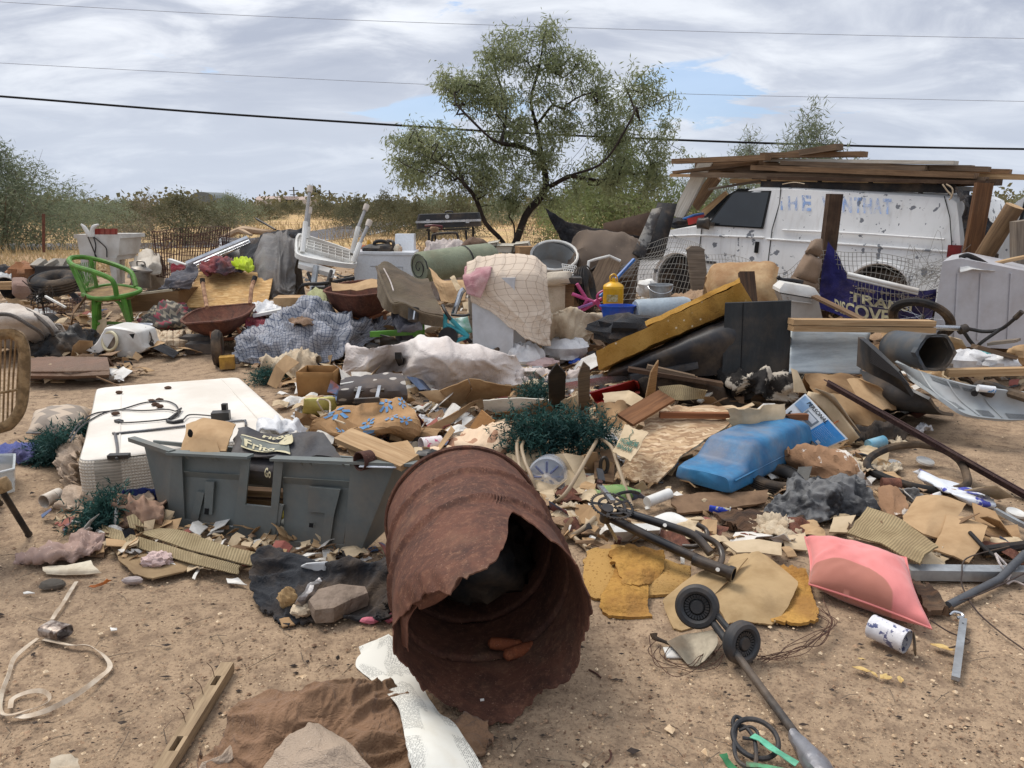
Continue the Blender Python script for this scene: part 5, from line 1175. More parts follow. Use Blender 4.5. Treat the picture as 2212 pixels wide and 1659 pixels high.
def barrow(name,label,tray_far,tray_near,depth,Y,handles,legs,whl,fl,mt=RUST):
 f=AT(Y);t=TH(name,label,'wheelbarrow',f(*fl));top=[pt(q)for q in tray_near+tray_far[::-1]];T=NA(top);c=T.mean(0)
 bt=c+(T-c)*NA([.42,.5,1]);bt[:,2]=c[2]-depth;m=M();bo=CRS(np.vstack([T,T[:1]]),29)[:-1];bb=CRS(np.vstack([bt,bt[:1]]),29)[:-1]
 mid=bo*.45+bb*.55+(bo-c)*V3(.12,.12,0);cb=bb.mean(0);inner=lambda A,k:c+(A-c)*V3(k,k,1)+UP*.006
 m.loft([cb+(bb-cb)*.02,bb,mid,bo,inner(bo,.985),inner(mid,.975),inner(bb,.96),cb+(bb-cb)*.02+UP*.006],cap=True);PT(t,'tray',m,mt,50)
 m=M().tube(list(bo)+[bo[0]],.014,6);PT(t,'rim',m,mt)
 for a,b in handles:m=M().tube(PH([f(*q)for q in a],12),.022,7);h=PT(t,'handle',m,mat('peeling_handle',(176,138,108),(120,84,62),s=16));m=M().tube([f(*q)for q in b],.028,8);PT(h,'grip',m,RUB)
 for L in legs:m=M().tube(PH([f(*q)for q in L],10),.018,6);PT(t,'leg',m,mat('orange_rust',(150,92,60),(110,68,48)))
 if whl:
  c2,ax,r=whl;m=M().tube([c2+(r-.04)*(cos(a)*un(np.cross(ax,UP))+sin(a)*UP)for a in LSP(0,6.2832,33)],.045,8,closed=1);w=PT(t,'wheel',m,RUB);m=M().lathe([(0,-.03),(r*.7,-.02),(r*.7,.02),(0,.03)],c2,ax,20);PT(w,'rim',m,mt)
 return t
barrow('wheelbarrow','rusty empty wheelbarrow tipped towards its wheel beside the plaid blanket',[y(393,690,7.6),y(430,668,8.1),y(500,660,8.25),(y(549,658,8.1))],[y(402,700,7.45),y(440,697,7.35),y(490,693,7.3),y(530,680,7.6)],.19,7.5,[([(447,664,.4),(441,630,.7),(438,610,.8)],[(438,612,.8),(437,602,.82)]),([(540,657,.5),(543,625,.7),(548,608,.85)],[(547,610,.85),(551,598,.9)])],[[(478,706,-.1),(475,730,-.1),(476,742,-.1)],[(510,705,.1),(525,730,.1),(531,745,.1)],[(455,706,0),(458,730,-.2),(466,752,-.25)],[(535,690,.3),(537,720,.3),(536,735,.3)],[(458,735,.0),(500,732,.1),(534,728,.2)]],(y(470,752,7.05),un(V3(1,.25,.1)),.17),(470,778))
barrow('wheelbarrow','second rusty wheelbarrow loaded with cardboard below the washing machine',[y(702,626,8.0),y(740,612,8.5),y(800,606,8.6),y(845,612,8.4)],[y(705,632,7.8),y(760,640,7.6),y(810,636,7.65),y(852,628,7.9)],.30,7.8,[],[[(760,682,0),(790,690,0),(850,668,0)],[(830,675,0),(832,690,0)]],None,(780,692))
SH('cardboard','torn brown cardboard sticking up in the second wheelbarrow','cardboard',[[y(715,612,8.0),y(760,618,8.1),y(800,605,8.2),y(838,612,8.1)],[y(718,626,7.9),y(762,630,7.9),y(800,624,7.95),y(840,626,7.9)]],CARD,nu=10,nv=5,amp=.03,sc=6,mode=CR,th=.006,sm=False)
def pet_dome():
 Y=7.35;f=AT(Y);t=TH('toilet_seat_riser','white moulded plastic shell with a round hole under the green chair','shell',f(248,775));m=M()
 prof=[(184,758),(205,743),(220,718),(230,707),(262,709),(292,716),(300,724),(306,744),(313,756),(290,768),(262,777),(254,774),(252,763),(240,756),(222,757),(208,764)]
 F=NA([f(*q,-.12)for q in prof]);F=CRS(np.vstack([F,F[:1]]),65)[:-1];F[:,2]=np.maximum(F[:,2],gz(0,Y)+.008);c=F.mean(0);dv=V3(.02,.34,0)
 sk=NA([0 if p[2]>gz(0,Y)+.16 else 1 for p in F])[:,None]
 m.loft([c+(F-c)*.93,F-dv*.02*sk+dv*.05,F+dv*.12,F+dv*.9,c+(F-c)*.95+dv]);PT(t,'body',m,WHT,40)
 for px,py in((196,752),(205,758),(270,771),(298,762)):m=M().lathe([(0,0),(.007,0),(.007,.003),(0,.003)],f(px,py,-.135),V3(0,-1,0),8);PT(t,'screw_hole',m,SEAM)
 o=f(237,737,-.14);A=un(V3(-.35,-1,.25));m=M().tube([o+.088*(cos(a)*un(np.cross(A,UP))+sin(a)*np.cross(A,un(np.cross(A,UP))))for a in LSP(0,6.2832,29)],.014,7,closed=1);PT(t,'hole_ring',m,PLA('cream_plastic',(214,204,170),(196,184,148)))
 m=M().lathe([(0,-.02),(.08,-.02),(.08,.0)],o,A,24,closed=1);PT(t,'hole',m,mat('hole_inside',(120,104,88),(80,68,58),s=12))
 m=M().poly([f(279,722,-.24),f(290,721,-.24),f(287,732,-.25)],V3(0,.01,0));PT(t,'crack',m,SEAM)
 m=M();g=random.Random(5)
 for k in range(7):c=f(318+g.uniform(-12,12),752,.0);m.tube(PH([f(298,715,.1),f(312+g.uniform(-5,10),720+g.uniform(-12,16),.1),f(324+g.uniform(-8,8),745+g.uniform(-8,8),0),f(312+g.uniform(-18,22),758+g.uniform(-8,6),.0)],14),.007,5)
 SG('cable','knot of black cable hanging beside the white shell','cable',m,RUB)
pet_dome()
tub('bucket','white plastic bucket behind the white moulded shell','bucket',303,735,7.8,.122,.11,.16,PLA('milky_plastic',(210,214,220),(190,194,200)),handle=True,inner=BLKM)
rag('blanket','zigzag patterned rug blanket in muted reds and greens','blanket',[[(305,690,.1),(330,668,.22),(365,657,.3),(405,664,.18)],[(302,700,.1),(340,685,.2),(375,675,.24),(412,680,.12)],[(330,712,.06),(360,708,.1),(395,702,.1),(414,700,.05)],[(345,722),(370,720),(398,718),(414,710)]],PN('southwest','zigzag',(150,142,126),(84,84,82),9,.3,third=(138,62,78)),amp=.05,sc=5,seed=8,back=.3)
rag('towel','cream striped towel crumpled in front of the zigzag blanket','towel',[[(330,722,.12),(365,715,.16),(412,725,.08)],[(325,738,.08),(365,735,.1),(415,740,.06)],[(330,755),(370,757),(412,752)]],PN('towel_stripe','grid',(200,182,156),(150,122,98),14,.06),amp=.05,sc=7,seed=9,stretch=(.5,1,1),back=.15)
rag('sheet','black plastic sheet spread below the big white sack','sheet',[[(65,745,.12),(120,720,.22),(170,708,.25),(205,712,.2)],[(60,760,.06),(120,750,.12),(175,735,.15),(212,735,.1)],[(58,775,.01),(120,778,.01),(165,770,.02),(214,760,.02)]],mat('black_film',(42,44,46),(30,32,34),s=5,rough=.55,dust=.3),amp=.06,sc=6,seed=4,back=.2)
m=M();m.patch([[G(60,772,.12),G(150,770,.125),G(232,772,.12)],[G(56,792,.14),G(150,790,.145),G(236,790,.14)],[G(57,814,.09),G(150,815,.09),G(236,812,.09)],[G(58,822,.0),G(150,821,.0),G(235,817,.0)]],24,14,amp=.006,sc=6,back=.1,th=.02);t_=TH('couch_cushion','long brown vinyl couch cushion lying on the dirt','cushion',G(150,820));PT(t_,'cover',m,CLO('brown_vinyl',(120,90,70),(96,72,56),rough=.6,s=3),60);m=M().tube([G(57,803,.125),G(150,803,.13),G(236,801,.12)],.008,5);PT(t_,'piping',m,CLO('brown_vinyl',(120,90,70)))
m=M().lathe([(0,0),(.14,.0),(.165,.02),(.16,.025),(.13,.012),(0,.012)],G(233,812,.02),un(V3(.15,-.2,1)),24,sq=.7);SG('plate','white oval dish tucked under the end of the brown cushion','dish',m,WHT)
for a,b,r,lab in((190,815,(.13,.06,.035),'larger flat piece of broken concrete by the brown cushion'),(241,819,(.09,.05,.03),'smaller broken concrete piece right of the white dish'),(139,808,(.05,.04,.04),'concrete lump against the front of the brown cushion')):m=M().blob(G(a,b,.02),r,6,.25,2,lin=1,seed=a);SG('rubble',lab,'rubble',m,mat('concrete',(150,140,126),(124,114,102),s=9,bump=.5),'broken concrete',sm=False)
for k,(a,b,w)in enumerate(((428,735,.36),(440,750,.30))):m=M().box(G(a,b,.07-.03*k),(w,.2,.10),Rz(.1*k));SG('block',['upper dark concrete block beside the barrow wheel','lower dark concrete block beside the barrow wheel'][k],'block',m,mat('dark_block',(92,88,84),(72,68,66),s=9),'dark concrete blocks')
m=M().box(G(491,782,.06),(.13,.12,.11),Rz(.3));SG('block','yellow wooden block on the dirt by the barrow wheel','block',m,mat('yellow_block',(178,138,62),(140,104,44),s=10))
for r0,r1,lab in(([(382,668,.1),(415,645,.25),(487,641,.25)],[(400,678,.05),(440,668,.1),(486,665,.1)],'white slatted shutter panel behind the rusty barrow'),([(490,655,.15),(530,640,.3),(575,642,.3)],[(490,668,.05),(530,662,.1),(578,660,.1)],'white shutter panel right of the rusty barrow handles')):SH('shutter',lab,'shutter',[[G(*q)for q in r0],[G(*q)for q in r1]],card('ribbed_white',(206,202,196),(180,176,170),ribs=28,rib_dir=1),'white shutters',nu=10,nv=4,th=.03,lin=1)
rag('rag','dull red cloth behind the rusty barrow','rag',[[y(535,690,7.9),y(560,682,8.0),y(590,690,7.9)],[y(535,712,7.7),y(560,712,7.6),y(590,712,7.7)]],CLO('dull_red',(128,58,66),(96,40,50)),back=.2)
rag('tarp','grey tarp heap behind the upturned white bench','tarp',[[y(575,520,10.2),y(600,505,10.3),y(625,512,10.2),y(640,530,10.1)],[y(555,560,9.8),y(590,540,9.6),y(620,540,9.6),y(640,560,9.7)],[y(560,610,9.5),y(590,610,9.2),y(620,612,9.2),y(640,610,9.4)],[y(575,648,9.3),y(600,645,9.1),y(625,640,9.1),y(640,640,9.2)]],CL_GREY,amp=.10,sc=3.2,seed=6,nu=64,nv=64,fd=(1,.35),back=.4,stretch=(1,1,.5))
rag('tarp','black cloth draped over the top of the grey tarp heap','tarp',[[y(520,545,10.4),y(560,515,10.5),y(610,495,10.4),y(652,490,10.3)],[y(525,570,10.1),y(570,535,10.0),y(605,515,10.05),y(648,515,10.1)],[y(535,585,9.8),y(560,565,9.7),y(590,545,9.75),y(600,540,9.9)]],CL_BLACK,amp=.06,sc=3,seed=7,nu=30,nv=22)
SH('screen','black flat panel with white edge lying behind the clothes heap','panel',[[y(478,516,10.8),y(560,520,10.6)],[y(480,560,10.3),y(545,565,10.2)]],BLK,lin=1,nu=2,nv=2,th=.03)
m=M().beam(y(475,515,10.75),y(560,519,10.5),.03,.03);m.beam(y(475,515,10.75),y(478,560,10.25),.03,.03);SG('frame','white metal frame edge of the black flat panel','frame',m,CHROME)
m=M().tube(PH([y(485,515,11),y(510,500,11),y(530,497,10.9),y(560,500,10.8),y(590,503,10.7)]),[.05,.04,.06,.045,.04],7);m.tube(PH([y(520,498,10.9),y(540,506,10.7),y(545,508,10.7)]),[.04,.02,.015],6);m.tube(PH([y(500,506,11),y(475,512,11),y(470,520,11)]),[.025,.012,.008],5);SG('driftwood','bleached dead branch lying across the back of the heap','branch',m,wood('bleached_wood',(196,172,142),(150,120,94)))
m=M().tube([y(553,472,10.9),y(595,496,10.6)],.015,6);SG('pole','thin dark pole slanting up behind the black cloth','pole',m,BLKM)
def bench():
 Y=8.9;f=AT(Y);t=TH('bath_bench','upturned white plastic bench with four metal legs in the air','bench',f(700,580));PL=WHT
 R0=[f(637,535,.1),f(640,512,.5),f(660,510,.6),f(762,545,.55),f(766,562,.3),f(760,574,.05),f(650,556,-.1)]
 U=un(np.cross(R0[3]-R0[0],R0[1]-R0[0]));U=U if U[2]>0 else-U;L=CRS(NA(R0+R0[:1]),36)[:-1];c=L.mean(0)
 m=M().loft([L-U*.035,L+U*.02,c+(L-c)*.93+U*.02,c+(L-c)*.93-U*.015]);PT(t,'seat_rim',m,PL,40)
 a,b,d_=R0[1],R0[3],R0[5];vx=(R0[3]-R0[1])*.86;vy=(R0[0]-R0[1])*.86;o=R0[1]+(R0[3]-R0[1])*.07+(R0[0]-R0[1])*.1
 for k in range(4):
  m=M();p=o+vy*(k/3.4+.05);m.beam(p,p+vx,.012,.05,U);PT(t,'rib',m,PL)
 m=M()
 for k in range(8):p=o+vx*(k/7);m.beam(p,p+vy,.008,.035,U)
 PT(t,'cross_ribs',m,PL,kind=SU)
 m=M();e=NA([f(646,560,-.05),f(725,582,-.1),f(722,592,-.15),f(645,570,-.1)]);m.loft([e,e-U*.05]);PT(t,'backrest',m,PL)
 for bs,tp,md in(((653,545,.05),(669,411,.45),(660,480,.25)),((663,515,.55),(668,456,.6),(666,490,.58)),((760,548,.5),(790,450,.7),(774,490,.6)),((763,566,.1),(796,484,.3),(778,525,.2))):
  m=M().tube(PH([f(*bs),f(*md)],6),.03,8);lg=PT(t,'leg',m,PL);m=M().tube([f(*md),f(*tp)],.02,8);PT(lg,'extension',m,metal('leg_tube',(170,168,166),(140,138,136),metal=.5));m=M();q=f(*tp);dd=un(q-f(*md));m.lathe([(0,-.03),(.03,-.03),(.036,.02),(.033,.05),(.0,.05)],q,dd,14);PT(lg,'foot',m,PLA('rubber_foot',(206,196,184),(170,156,144)))
 m=M().tube([f(683,575,-.1),f(672,652,-.3)],.035,8);PT(t,'stand_tube',m,STEEL)
bench()
def washer():
 Y=9.3;f=AT(Y);t=TH('washing_machine','white top-loading washing machine with clutter on its lid','washing machine',f(830,625));WP=mat('white_enamel',(222,226,230),(208,212,216),s=2,rough=.3,bump=.03,dust=.12,spec=.5)
 q=[f(765,628,.0),f(893,625,.0),f(893,551,0),f(765,549,0)];d=V3(-.02,.62,0);m=M().loft([NA(q),NA([p+d for p in q])]);PT(t,'cabinet',m,WP,30)
 m=M();tq=[q[3]+V3(-.01,-.015,0),q[2]+V3(.01,-.015,0),q[2]+d+V3(.01,0,0),q[3]+d+V3(-.01,0,0)];m.loft([NA(tq),NA([p+UP*.03 for p in tq])]);PT(t,'top',m,WP,30)
 m=M();a,b=f(852,549,.35),f(893,549,.35);pr=NA([[0,0,0],[0,.28,0],[0,.28,.24],[0,.12,.24]]);m.loft([NA([a+p for p in pr]),NA([b+p for p in pr])]);PT(t,'console',m,WP,30)
 m=M().tube([a+V3(.05,.05,.1),a+V3(.05,.02,.09)],.03,10);PT(t,'dial',m,CHROME)
 m=M().tube([f(800,575,-.004),f(870,577,-.004),f(868,615,-.004)],.004,4);PT(t,'seam',m,mat('seam_grey',(170,172,176)))
 m=M()
 c=f(825,540,.25);m.blob(c,(.22,.14,.08),10,.3,lin=1);m.tube(PH([f(806,536,.2),f(812,522,.2),f(836,524,.25),f(845,545,.2)]),.022,7);m.tube(PH([f(838,520,.3),f(850,524,.2),f(846,548,.15)]),.02,7);m.beam(f(786,541,.2),f(845,543,.2),.2,.05);SG('machine_part','black greasy machine part on the washing machine lid','machine part',m,BLKM)
 m=M().lathe([(0,0),(.022,0),(.024,.08),(.018,.09),(.016,.11),(0,.11)],f(797,538,.35),UP,12);SG('bottle','yellow plastic bottle on the washing machine','bottle',m,PLA('yellow_bottle',(224,164,40),(196,140,30)))
 m=M().lathe([(0,0),(.04,0),(.045,.03),(.03,.05),(0,.05)],f(785,538,.4),UP,14);SG('tape_roll','orange roll beside the yellow bottle','roll',m,PLA('orange_plastic',(200,112,56),(160,84,40)))
 m=M().blob(f(858,540,.2),(.07,.05,.07),8,.3,lin=1);SG('carton','small torn white carton against the washer console','carton',m,mat('stained_carton',(214,202,180),(160,110,70),s=12))
washer()
m=M().box(y(635,652,8.4),(.38,.28,.12),Rz(.1));t_=SG('cardboard_box','closed flat cardboard box below the grey tarp heap','box',m,CARD)
BD('plank','white painted plank lying aslant left of the plaid blanket','plank',y(545,682,7.9),y(675,657,8.2),.08,.03,WHT)
rag('sheet','white crumpled sheet under the white plank','sheet',[[y(545,662,8.4),y(580,655,8.4),y(605,660,8.4)],[y(548,680,8.0),y(580,676,8.0),y(610,674,8.1)]],BAG,amp=.04,back=.2)
rag('rag','pale green rag by the foot of the bench stand','rag',[[y(668,636,8.4),y(690,632,8.4),y(705,645,8.3)],[y(665,652,8.2),y(690,655,8.1),y(706,658,8.1)]],CLO('pale_green',(178,180,136),(150,150,110)),back=.15,nu=14,nv=10)
def black_stool():
 Y=8.5;f=AT(Y);t=TH('stool','broken black metal stool frame under the upturned bench','stool',f(700,650));
 for L in([(715,600,0),(712,625,0),(690,640,-.1),(688,655,-.1)],[(716,585,.2),(705,620,0),(703,655,0)],[(640,640,.2),(655,616,.1),(700,612,0),(765,600,.2)],[(665,590,.3),(675,610,.2),(690,625,.1)]):m=M().tube(PH([f(*q)for q in L],14),.02,6);PT(t,'leg',m,BLKM)
 m=M().box(f(697,622,.1),(.2,.2,.04));PT(t,'seat',m,BLK)
 m=M()
 for k in range(5):m.tube(PH([f(728,592+k*8,.3),f(745,598+k*7,.2),f(762,594+k*8,.3)],10),.008,5)
 m.wires([[f(728,598,.3),f(763,596,.3)],[f(730,622,.2),f(763,620,.2)]],4,3,.005,1,.01);SG('wire_rack','dark wire rack squeezed beside the washing machine','rack',m,BLKM)
black_stool()
def seat_cushion():
 E=[y(812,572,7.5),y(835,566,7.6),y(888,600,7.5),y(925,605,7.5),y(957,668,7.0),y(955,692,6.9),y(890,672,6.75),y(848,660,6.8),y(838,625,7.0)]
 m=M();m.patch([[y(813,574,7.55),y(838,566,7.65),y(895,600,7.6),y(925,602,7.6)],[y(818,598,7.25),y(848,600,7.3),y(900,625,7.3),y(935,630,7.25)],[y(832,635,6.95),y(860,640,7.0),y(905,655,6.95),y(950,662,6.9)],[y(846,655,6.8),y(868,652,6.8),y(910,672,6.75),y(958,682,6.7)]],24,24,amp=.012,sc=4,th=.12,mode='soft');t=TH('seat_cushion','worn olive-brown seat pad standing on end in front of the washer','cushion',y(890,690,6.9));CU=CLO('olive_brown',(104,92,74),(78,68,56),s=3);PT(t,'pad',m,CU,60)
 for L in([(813,576,7.4),(822,600,7.1),(838,638,6.8),(850,657,6.65),(872,656,6.65),(912,676,6.6),(957,686,6.55)],):m=M().tube(PH([y(*q)for q in L],30),.012,6);PT(t,'piping',m,CU)
 m=M().tube(PH([y(829,580,7.35),y(842,605,7.12),y(850,628,6.95)]),.006,5);PT(t,'torn_seam',m,CL_WHITE)
seat_cushion()
rag('trousers','grey trousers crumpled under the olive-brown seat pad','trousers',[[y(848,675,7.2),y(875,668,7.2),y(905,675,7.1)],[y(852,700,6.9),y(878,698,6.8),y(912,700,6.8)],[y(858,716,6.8),y(885,718,6.75),y(915,718,6.7)]],CLO('slate_cloth',(96,96,102)),back=.2)
m=M().tube([y(888,668,6.75),y(893,665,6.75)],.01,6);m.tube([y(894,666,6.7),y(892,694,6.65)],[.05,.045],12);SG('canister','black canister with a chrome stripe under the seat pad','canister',m,BLK)
m=M().beam(y(896,669,6.62),y(893,690,6.58),.012,.004,V3(0,-1,0));SG('trim','chrome strip on the black canister','strip',m,CHROME)
def roll():
 a,b=y(905,578,8.6),y(1060,556,9.2);ax=un(b-a);t=TH('foam_roll','rolled olive-green sleeping pad with a dark strap','roll',a-UP*.2);GR=CLO('olive_pad',(136,142,120),(112,118,98),s=3);r=.2;L=NRM(b-a)
 m=M().lathe([(.02,.03),(r*.5,.01),(r*.9,0),(r,.03),(r*1.03,L*.5),(r,L-.03),(r*.9,L),(0,L)],a,ax,28,sq=.85);PT(t,'pad',m,GR,50)
 m=M().lathe([(r*1.05,L*.60),(r*1.05,L*.62)],a,ax,28,closed=1,sq=.87);PT(t,'strap',m,CL_BLACK)
 m=M();P=[a-ax*.004+(r*(.95-.035*k))*(cos(k*.5)*un(np.cross(ax,UP))+.85*sin(k*.5)*UP)for k in range(26)];m.tube(P,.006,4);PT(t,'spiral_edge',m,CL_BLACK)
roll()
def case_table():
 Y=11.0;f=AT(Y);t=TH('instrument_case','long black hard case with silver trim on a small table','case',f(970,497));q=[f(899,494),f(1038,488),f(1036,459),f(902,463)];d=V3(.0,.36,0)
 BC=PLA('case_black',(40,41,43),(30,31,33),rough=.5,dust=.3)
 lo_=[f(899,495),f(1038,489),f(1038,477),f(899,481)];hi_=[f(899,479),f(1038,474),f(1034,459),f(903,463)]
 for nm,z in(('bottom_shell',lo_),('lid',hi_)):
  z=NA(z);c=z.mean(0);m=M().loft([c+(z-c)*.94,z+V3(0,.03,0),z+d-V3(0,.03,0),c+(z-c)*.94+d]);PT(t,nm,m,BC,30)
 m=M().beam(f(898,480,-.01),f(1039,475.5,-.01),.03,.03);PT(t,'trim',m,CHROME)
 m=M().tube(PH([f(962,461,.15),f(964,457,.15),f(976,457,.15),f(978,460,.15)]),.012,6);PT(t,'handle',m,BLK)
 m=M().lathe([(0,0),(.03,0),(.03,.01),(0,.01)],f(966,468,-.02),V3(0,-1,0),14);PT(t,'badge',m,CHROME)
 for px in(925,1010):m=M().box(f(px,478,-.025),(.05,.02,.05));PT(t,'latch',m,CHROME)
 t=TH('folding_table','small black metal table frame under the instrument case','table',f(975,545));m=M();e=[f(920,499,.0),f(1012,496,.0),f(1014,494,.4),f(922,497,.4)];m.loft([NA(e),NA([p+UP*.015 for p in e])]);PT(t,'top',m,BLKM)
 for a,b,dd in(((926,499),(928,545),.05),((1006,497),(1010,545),.05),((938,497),(944,540),.35),((1022,490),(1022,545),.3)):m=M().tube([f(*a,dd),f(*b,dd)],.016,6);PT(t,'leg',m,BLKM)
 m=M().tube(PH([f(933,548,-.3),f(934,515,-.3),f(940,506,-.3),f(980,503,-.3),f(988,508,-.3),f(992,530,-.3)],20),.017,6);m.tube(PH([f(934,535,-.3),f(960,534,-.3),f(990,530,-.3)]),.012,6);SG('chair_frame','black bent tube chair frame before the folding table','chair',m,BLKM)
 rag('rag','white and pink cloths stuffed under the folding table','cloth',[[f(922,535,-.4),f(950,530,-.3),f(985,532,-.3),f(1003,540,-.4)],[f(915,552,-.7),f(950,550,-.7),f(985,548,-.7),f(1003,552,-.7)]],CL_WHITE,amp=.06,sc=8,back=.2)
 m=M().blob(f(938,494.5,-.15),(.06,.06,.045),8,.1);SG('cap','small tan cap lying on the folding table','cap',m,CL_TAN)
 m=M().tube(PH([f(918,488,-.2),f(935,487,-.25),f(955,489,-.2)]),.015,6);m.tube([f(955,488,-.2),f(953,496,-.2)],.012,6);SG('saw','red-handled bow saw on the front of the instrument case','saw',m,PLA('maroon',(96,36,40),(70,28,32)))
case_table()
def trays():
 for rows,lab in(([(1043,545),(1050,527),(1075,523),(1068,545)],'open pale grey drawer box standing on end by the tree trunk'),([(1062,546),(1062,531),(1110,531),(1106,547)],'shallow pale tray right of the upended drawer'),([(1105,546),(1110,528),(1140,525),(1146,540)],'pale plastic tray with a handle slot at the right of its row')):
  Y=10.6;q=NA([y(a,b,Y)for a,b in rows]);d=V3(.03,.3,.02);t=TH('tray',lab,'tray',q.mean(0)-UP*.06,'pale trays by the tree trunk');m=M();c=q.mean(0);m.loft([q,q+d,c+(q-c)*.9+d,c+(q-c)*.88+V3(0,.01,0)],cap=0);m.loft([q+V3(0,.03,0),q+V3(0,.04,0)]);PT(t,'body',m,PLA('putty',(196,190,176),(172,166,152)))
  if 'slot' in lab:m=M().beam(y(1122,535,Y-.01),y(1134,534,Y-.01),.004,.035,V3(0,1,0));PT(t,'slot',m,SEAM)
 m=M().box(y(1150,548,10.5),(.42,.3,.2),Rz(.2));SG('cardboard_box','brown cardboard box behind the grey bucket shell','box',m,CARD_B)
trays()
m=M().blob(y(1026,530,10.3),(.16,.12,.1),8,.15);SG('cushion','small brown round cushion between the table and the pale trays','cushion',m,CL_BROWN)
SH('cardboard','big folded brown cardboard sheet between the seat pad and the quilt','cardboard',[[y(927,577,8.3),y(960,605,8.2),y(1000,600,8.2)],[y(938,610,8.0),y(965,615,7.8),y(1008,612,8.0)],[y(952,650,7.7),y(975,652,7.6),y(1005,645,7.7)]],CARD,nu=10,nv=10,amp=.04,sc=5,mode=CR,th=.006,sm=False)
SH('shard','pale torn shard standing beside the brown cardboard sheet','shard',[[y(970,597,7.7),y(982,594,7.7)],[y(985,630,7.5),y(1000,628,7.5)]],CARD_P,lin=1,nu=4,nv=6,amp=.01,jag=.1,th=.005,sm=False)
rag('blanket','blue-grey checked quilt blanket heaped in the middle','blanket',[[(560,705,.10),(610,680,.30),(655,657,.46),(710,668,.38),(780,690,.26),(845,698,.14)],[(525,735,.14),(590,712,.28),(650,690,.38),(705,700,.34),(765,715,.24),(830,718,.1)],[(512,760,.10),(580,742,.2),(640,730,.26),(700,735,.25),(745,740,.16),(790,742,.08)],[(505,785,.02),(580,785,.04),(640,788,.05),(695,785,.06),(735,775,.05),(765,762,.03)]],PN('check_quilt','grid',(152,154,160),(84,92,110),21,.10,dust=.12),amp=.085,sc=3.6,seed=14,nu=80,nv=60,back=.35)
rag('fur_rag','brown furry scrap folded into the checked blanket','rag',[[(625,690,.38),(660,684,.42),(675,690,.4)],[(618,705,.34),(655,702,.4),(676,702,.38)]],CLO('brown_fur',(146,120,98),(102,80,64),bs=60,bump=.8),amp=.03,sc=14,nu=16,nv=10)
rag('sheet','cream gathered sheet at the front foot of the checked blanket','cloth',[[(565,785,.14),(600,772,.16),(640,762,.18),(680,775,.14)],[(560,795,.1),(600,790,.13),(642,782,.14),(684,788,.1)],[(562,806,.03),(600,812,.04),(640,816,.04),(680,800,.03)]],CL_CREAM,amp=.06,sc=7,seed=3,stretch=(1.6,.5,.5),back=.2,nu=40)
rag('blanket','large pale grey fleece blanket draped over a hidden frame','blanket',[[(752,745,.30),(800,752,.32),(860,742,.36),(920,728,.42),(985,738,.40),(1060,752,.34),(1110,770,.26)],[(745,770,.22),(800,768,.27),(858,768,.26),(920,765,.36),(990,770,.34),(1070,780,.28),(1130,790,.16)],[(737,795,.10),(790,792,.18),(852,790,.12),(905,798,.22),(985,805,.2),(1075,805,.17),(1145,810,.08)],[(735,812,.03),(780,810,.07),(850,812,.02),(885,822,.06),(960,836,.05),(1060,836,.04),(1150,836,.03)]],CLO('grey_fleece',(226,218,212),(206,196,190),s=3,dust=.15),amp=.05,sc=3.0,seed=21,nu=120,nv=70,back=.4,fd=(1,.35))
BD('post','charred stub poking through the grey fleece blanket','post',G(870,792,.02),G(860,768,.36),.05,.05,W_BURNT)
BD('pole','bright green painted pole lying behind the grey fleece blanket','pole',y(800,722,7.0),y(897,717,7.0),.05,.05,mat('green_paint',(84,138,46),(66,112,36)))
m=M().lathe([(0,0),(.055,0),(.055,.12),(.03,.12),(0,.12)],y(905,726,7.0),UP,16);SG('bracket','green cup at the end of the green pole','bracket',m,mat('green_paint',(84,138,46)))
SH('board','small black triangular board behind the grey fleece blanket','board',[[(822,722,.3),(850,728,.3)],[(820,748,.1),(868,742,.14)]],BLK,lin=1,nu=2,nv=2,th=.01)
def cbox(name,label,c,w,d,h,yaw,mt,flaps=(),grp=None,tilt=None,wall=.006):
 0
 c=pt(c);R=Rz(yaw)if tilt is None else Rz(yaw)@tilt;t=TH(name,label,'box',c,grp);P=lambda a,b,e:c+R@V3(a*w/2,b*d/2,e*h)
 for nm,q in(('front_wall',((-1,-1,0),(1,-1,0),(1,-1,1),(-1,-1,1))),('side_wall',((1,-1,0),(1,1,0),(1,1,1),(1,-1,1))),('back_wall',((1,1,0),(-1,1,0),(-1,1,1),(1,1,1))),('side_wall',((-1,1,0),(-1,-1,0),(-1,-1,1),(-1,1,1))),('bottom',((-1,-1,0),(-1,1,0),(1,1,0),(1,-1,0)))):
  e=[P(*k)for k in q];n=un(np.cross(e[1]-e[0],e[3]-e[0]));cc=sum(e)/4;e=[cc+(k-cc)*.985 for k in e];m=M();m.patch([[e[3],e[2]],[e[0],e[1]]],5,5,lin=1,amp=.006,sc=9,mode='soft',th=wall);PT(t,nm,m,mt,True)
 for k,(side,ang)in enumerate(flaps):
  q={'f':((-1,-1),(1,-1),V3(0,-1,0)),'b':((1,1),(-1,1),V3(0,1,0)),'r':((1,-1),(1,1),V3(1,0,0)),'l':((-1,1),(-1,-1),V3(-1,0,0))}[side]
  a,b=P(*q[0],1),P(*q[1],1);o=R@q[2];e=(o*cos(ang)+(R@UP)*sin(ang))*min(w,d)*.48;m=M();m.patch([[a+e,b+e],[a,b]],6,5,lin=1,amp=.012,sc=8,seed=k,mode=CR,th=.005);PT(t,'flap',m,mt,True)
 return t
cbox('cardboard_box','open brown cardboard box standing before the grey fleece blanket',G(693,853),.29,.26,.215,-.06,card('box_brown',(152,114,72),(136,100,62),dust=.1))
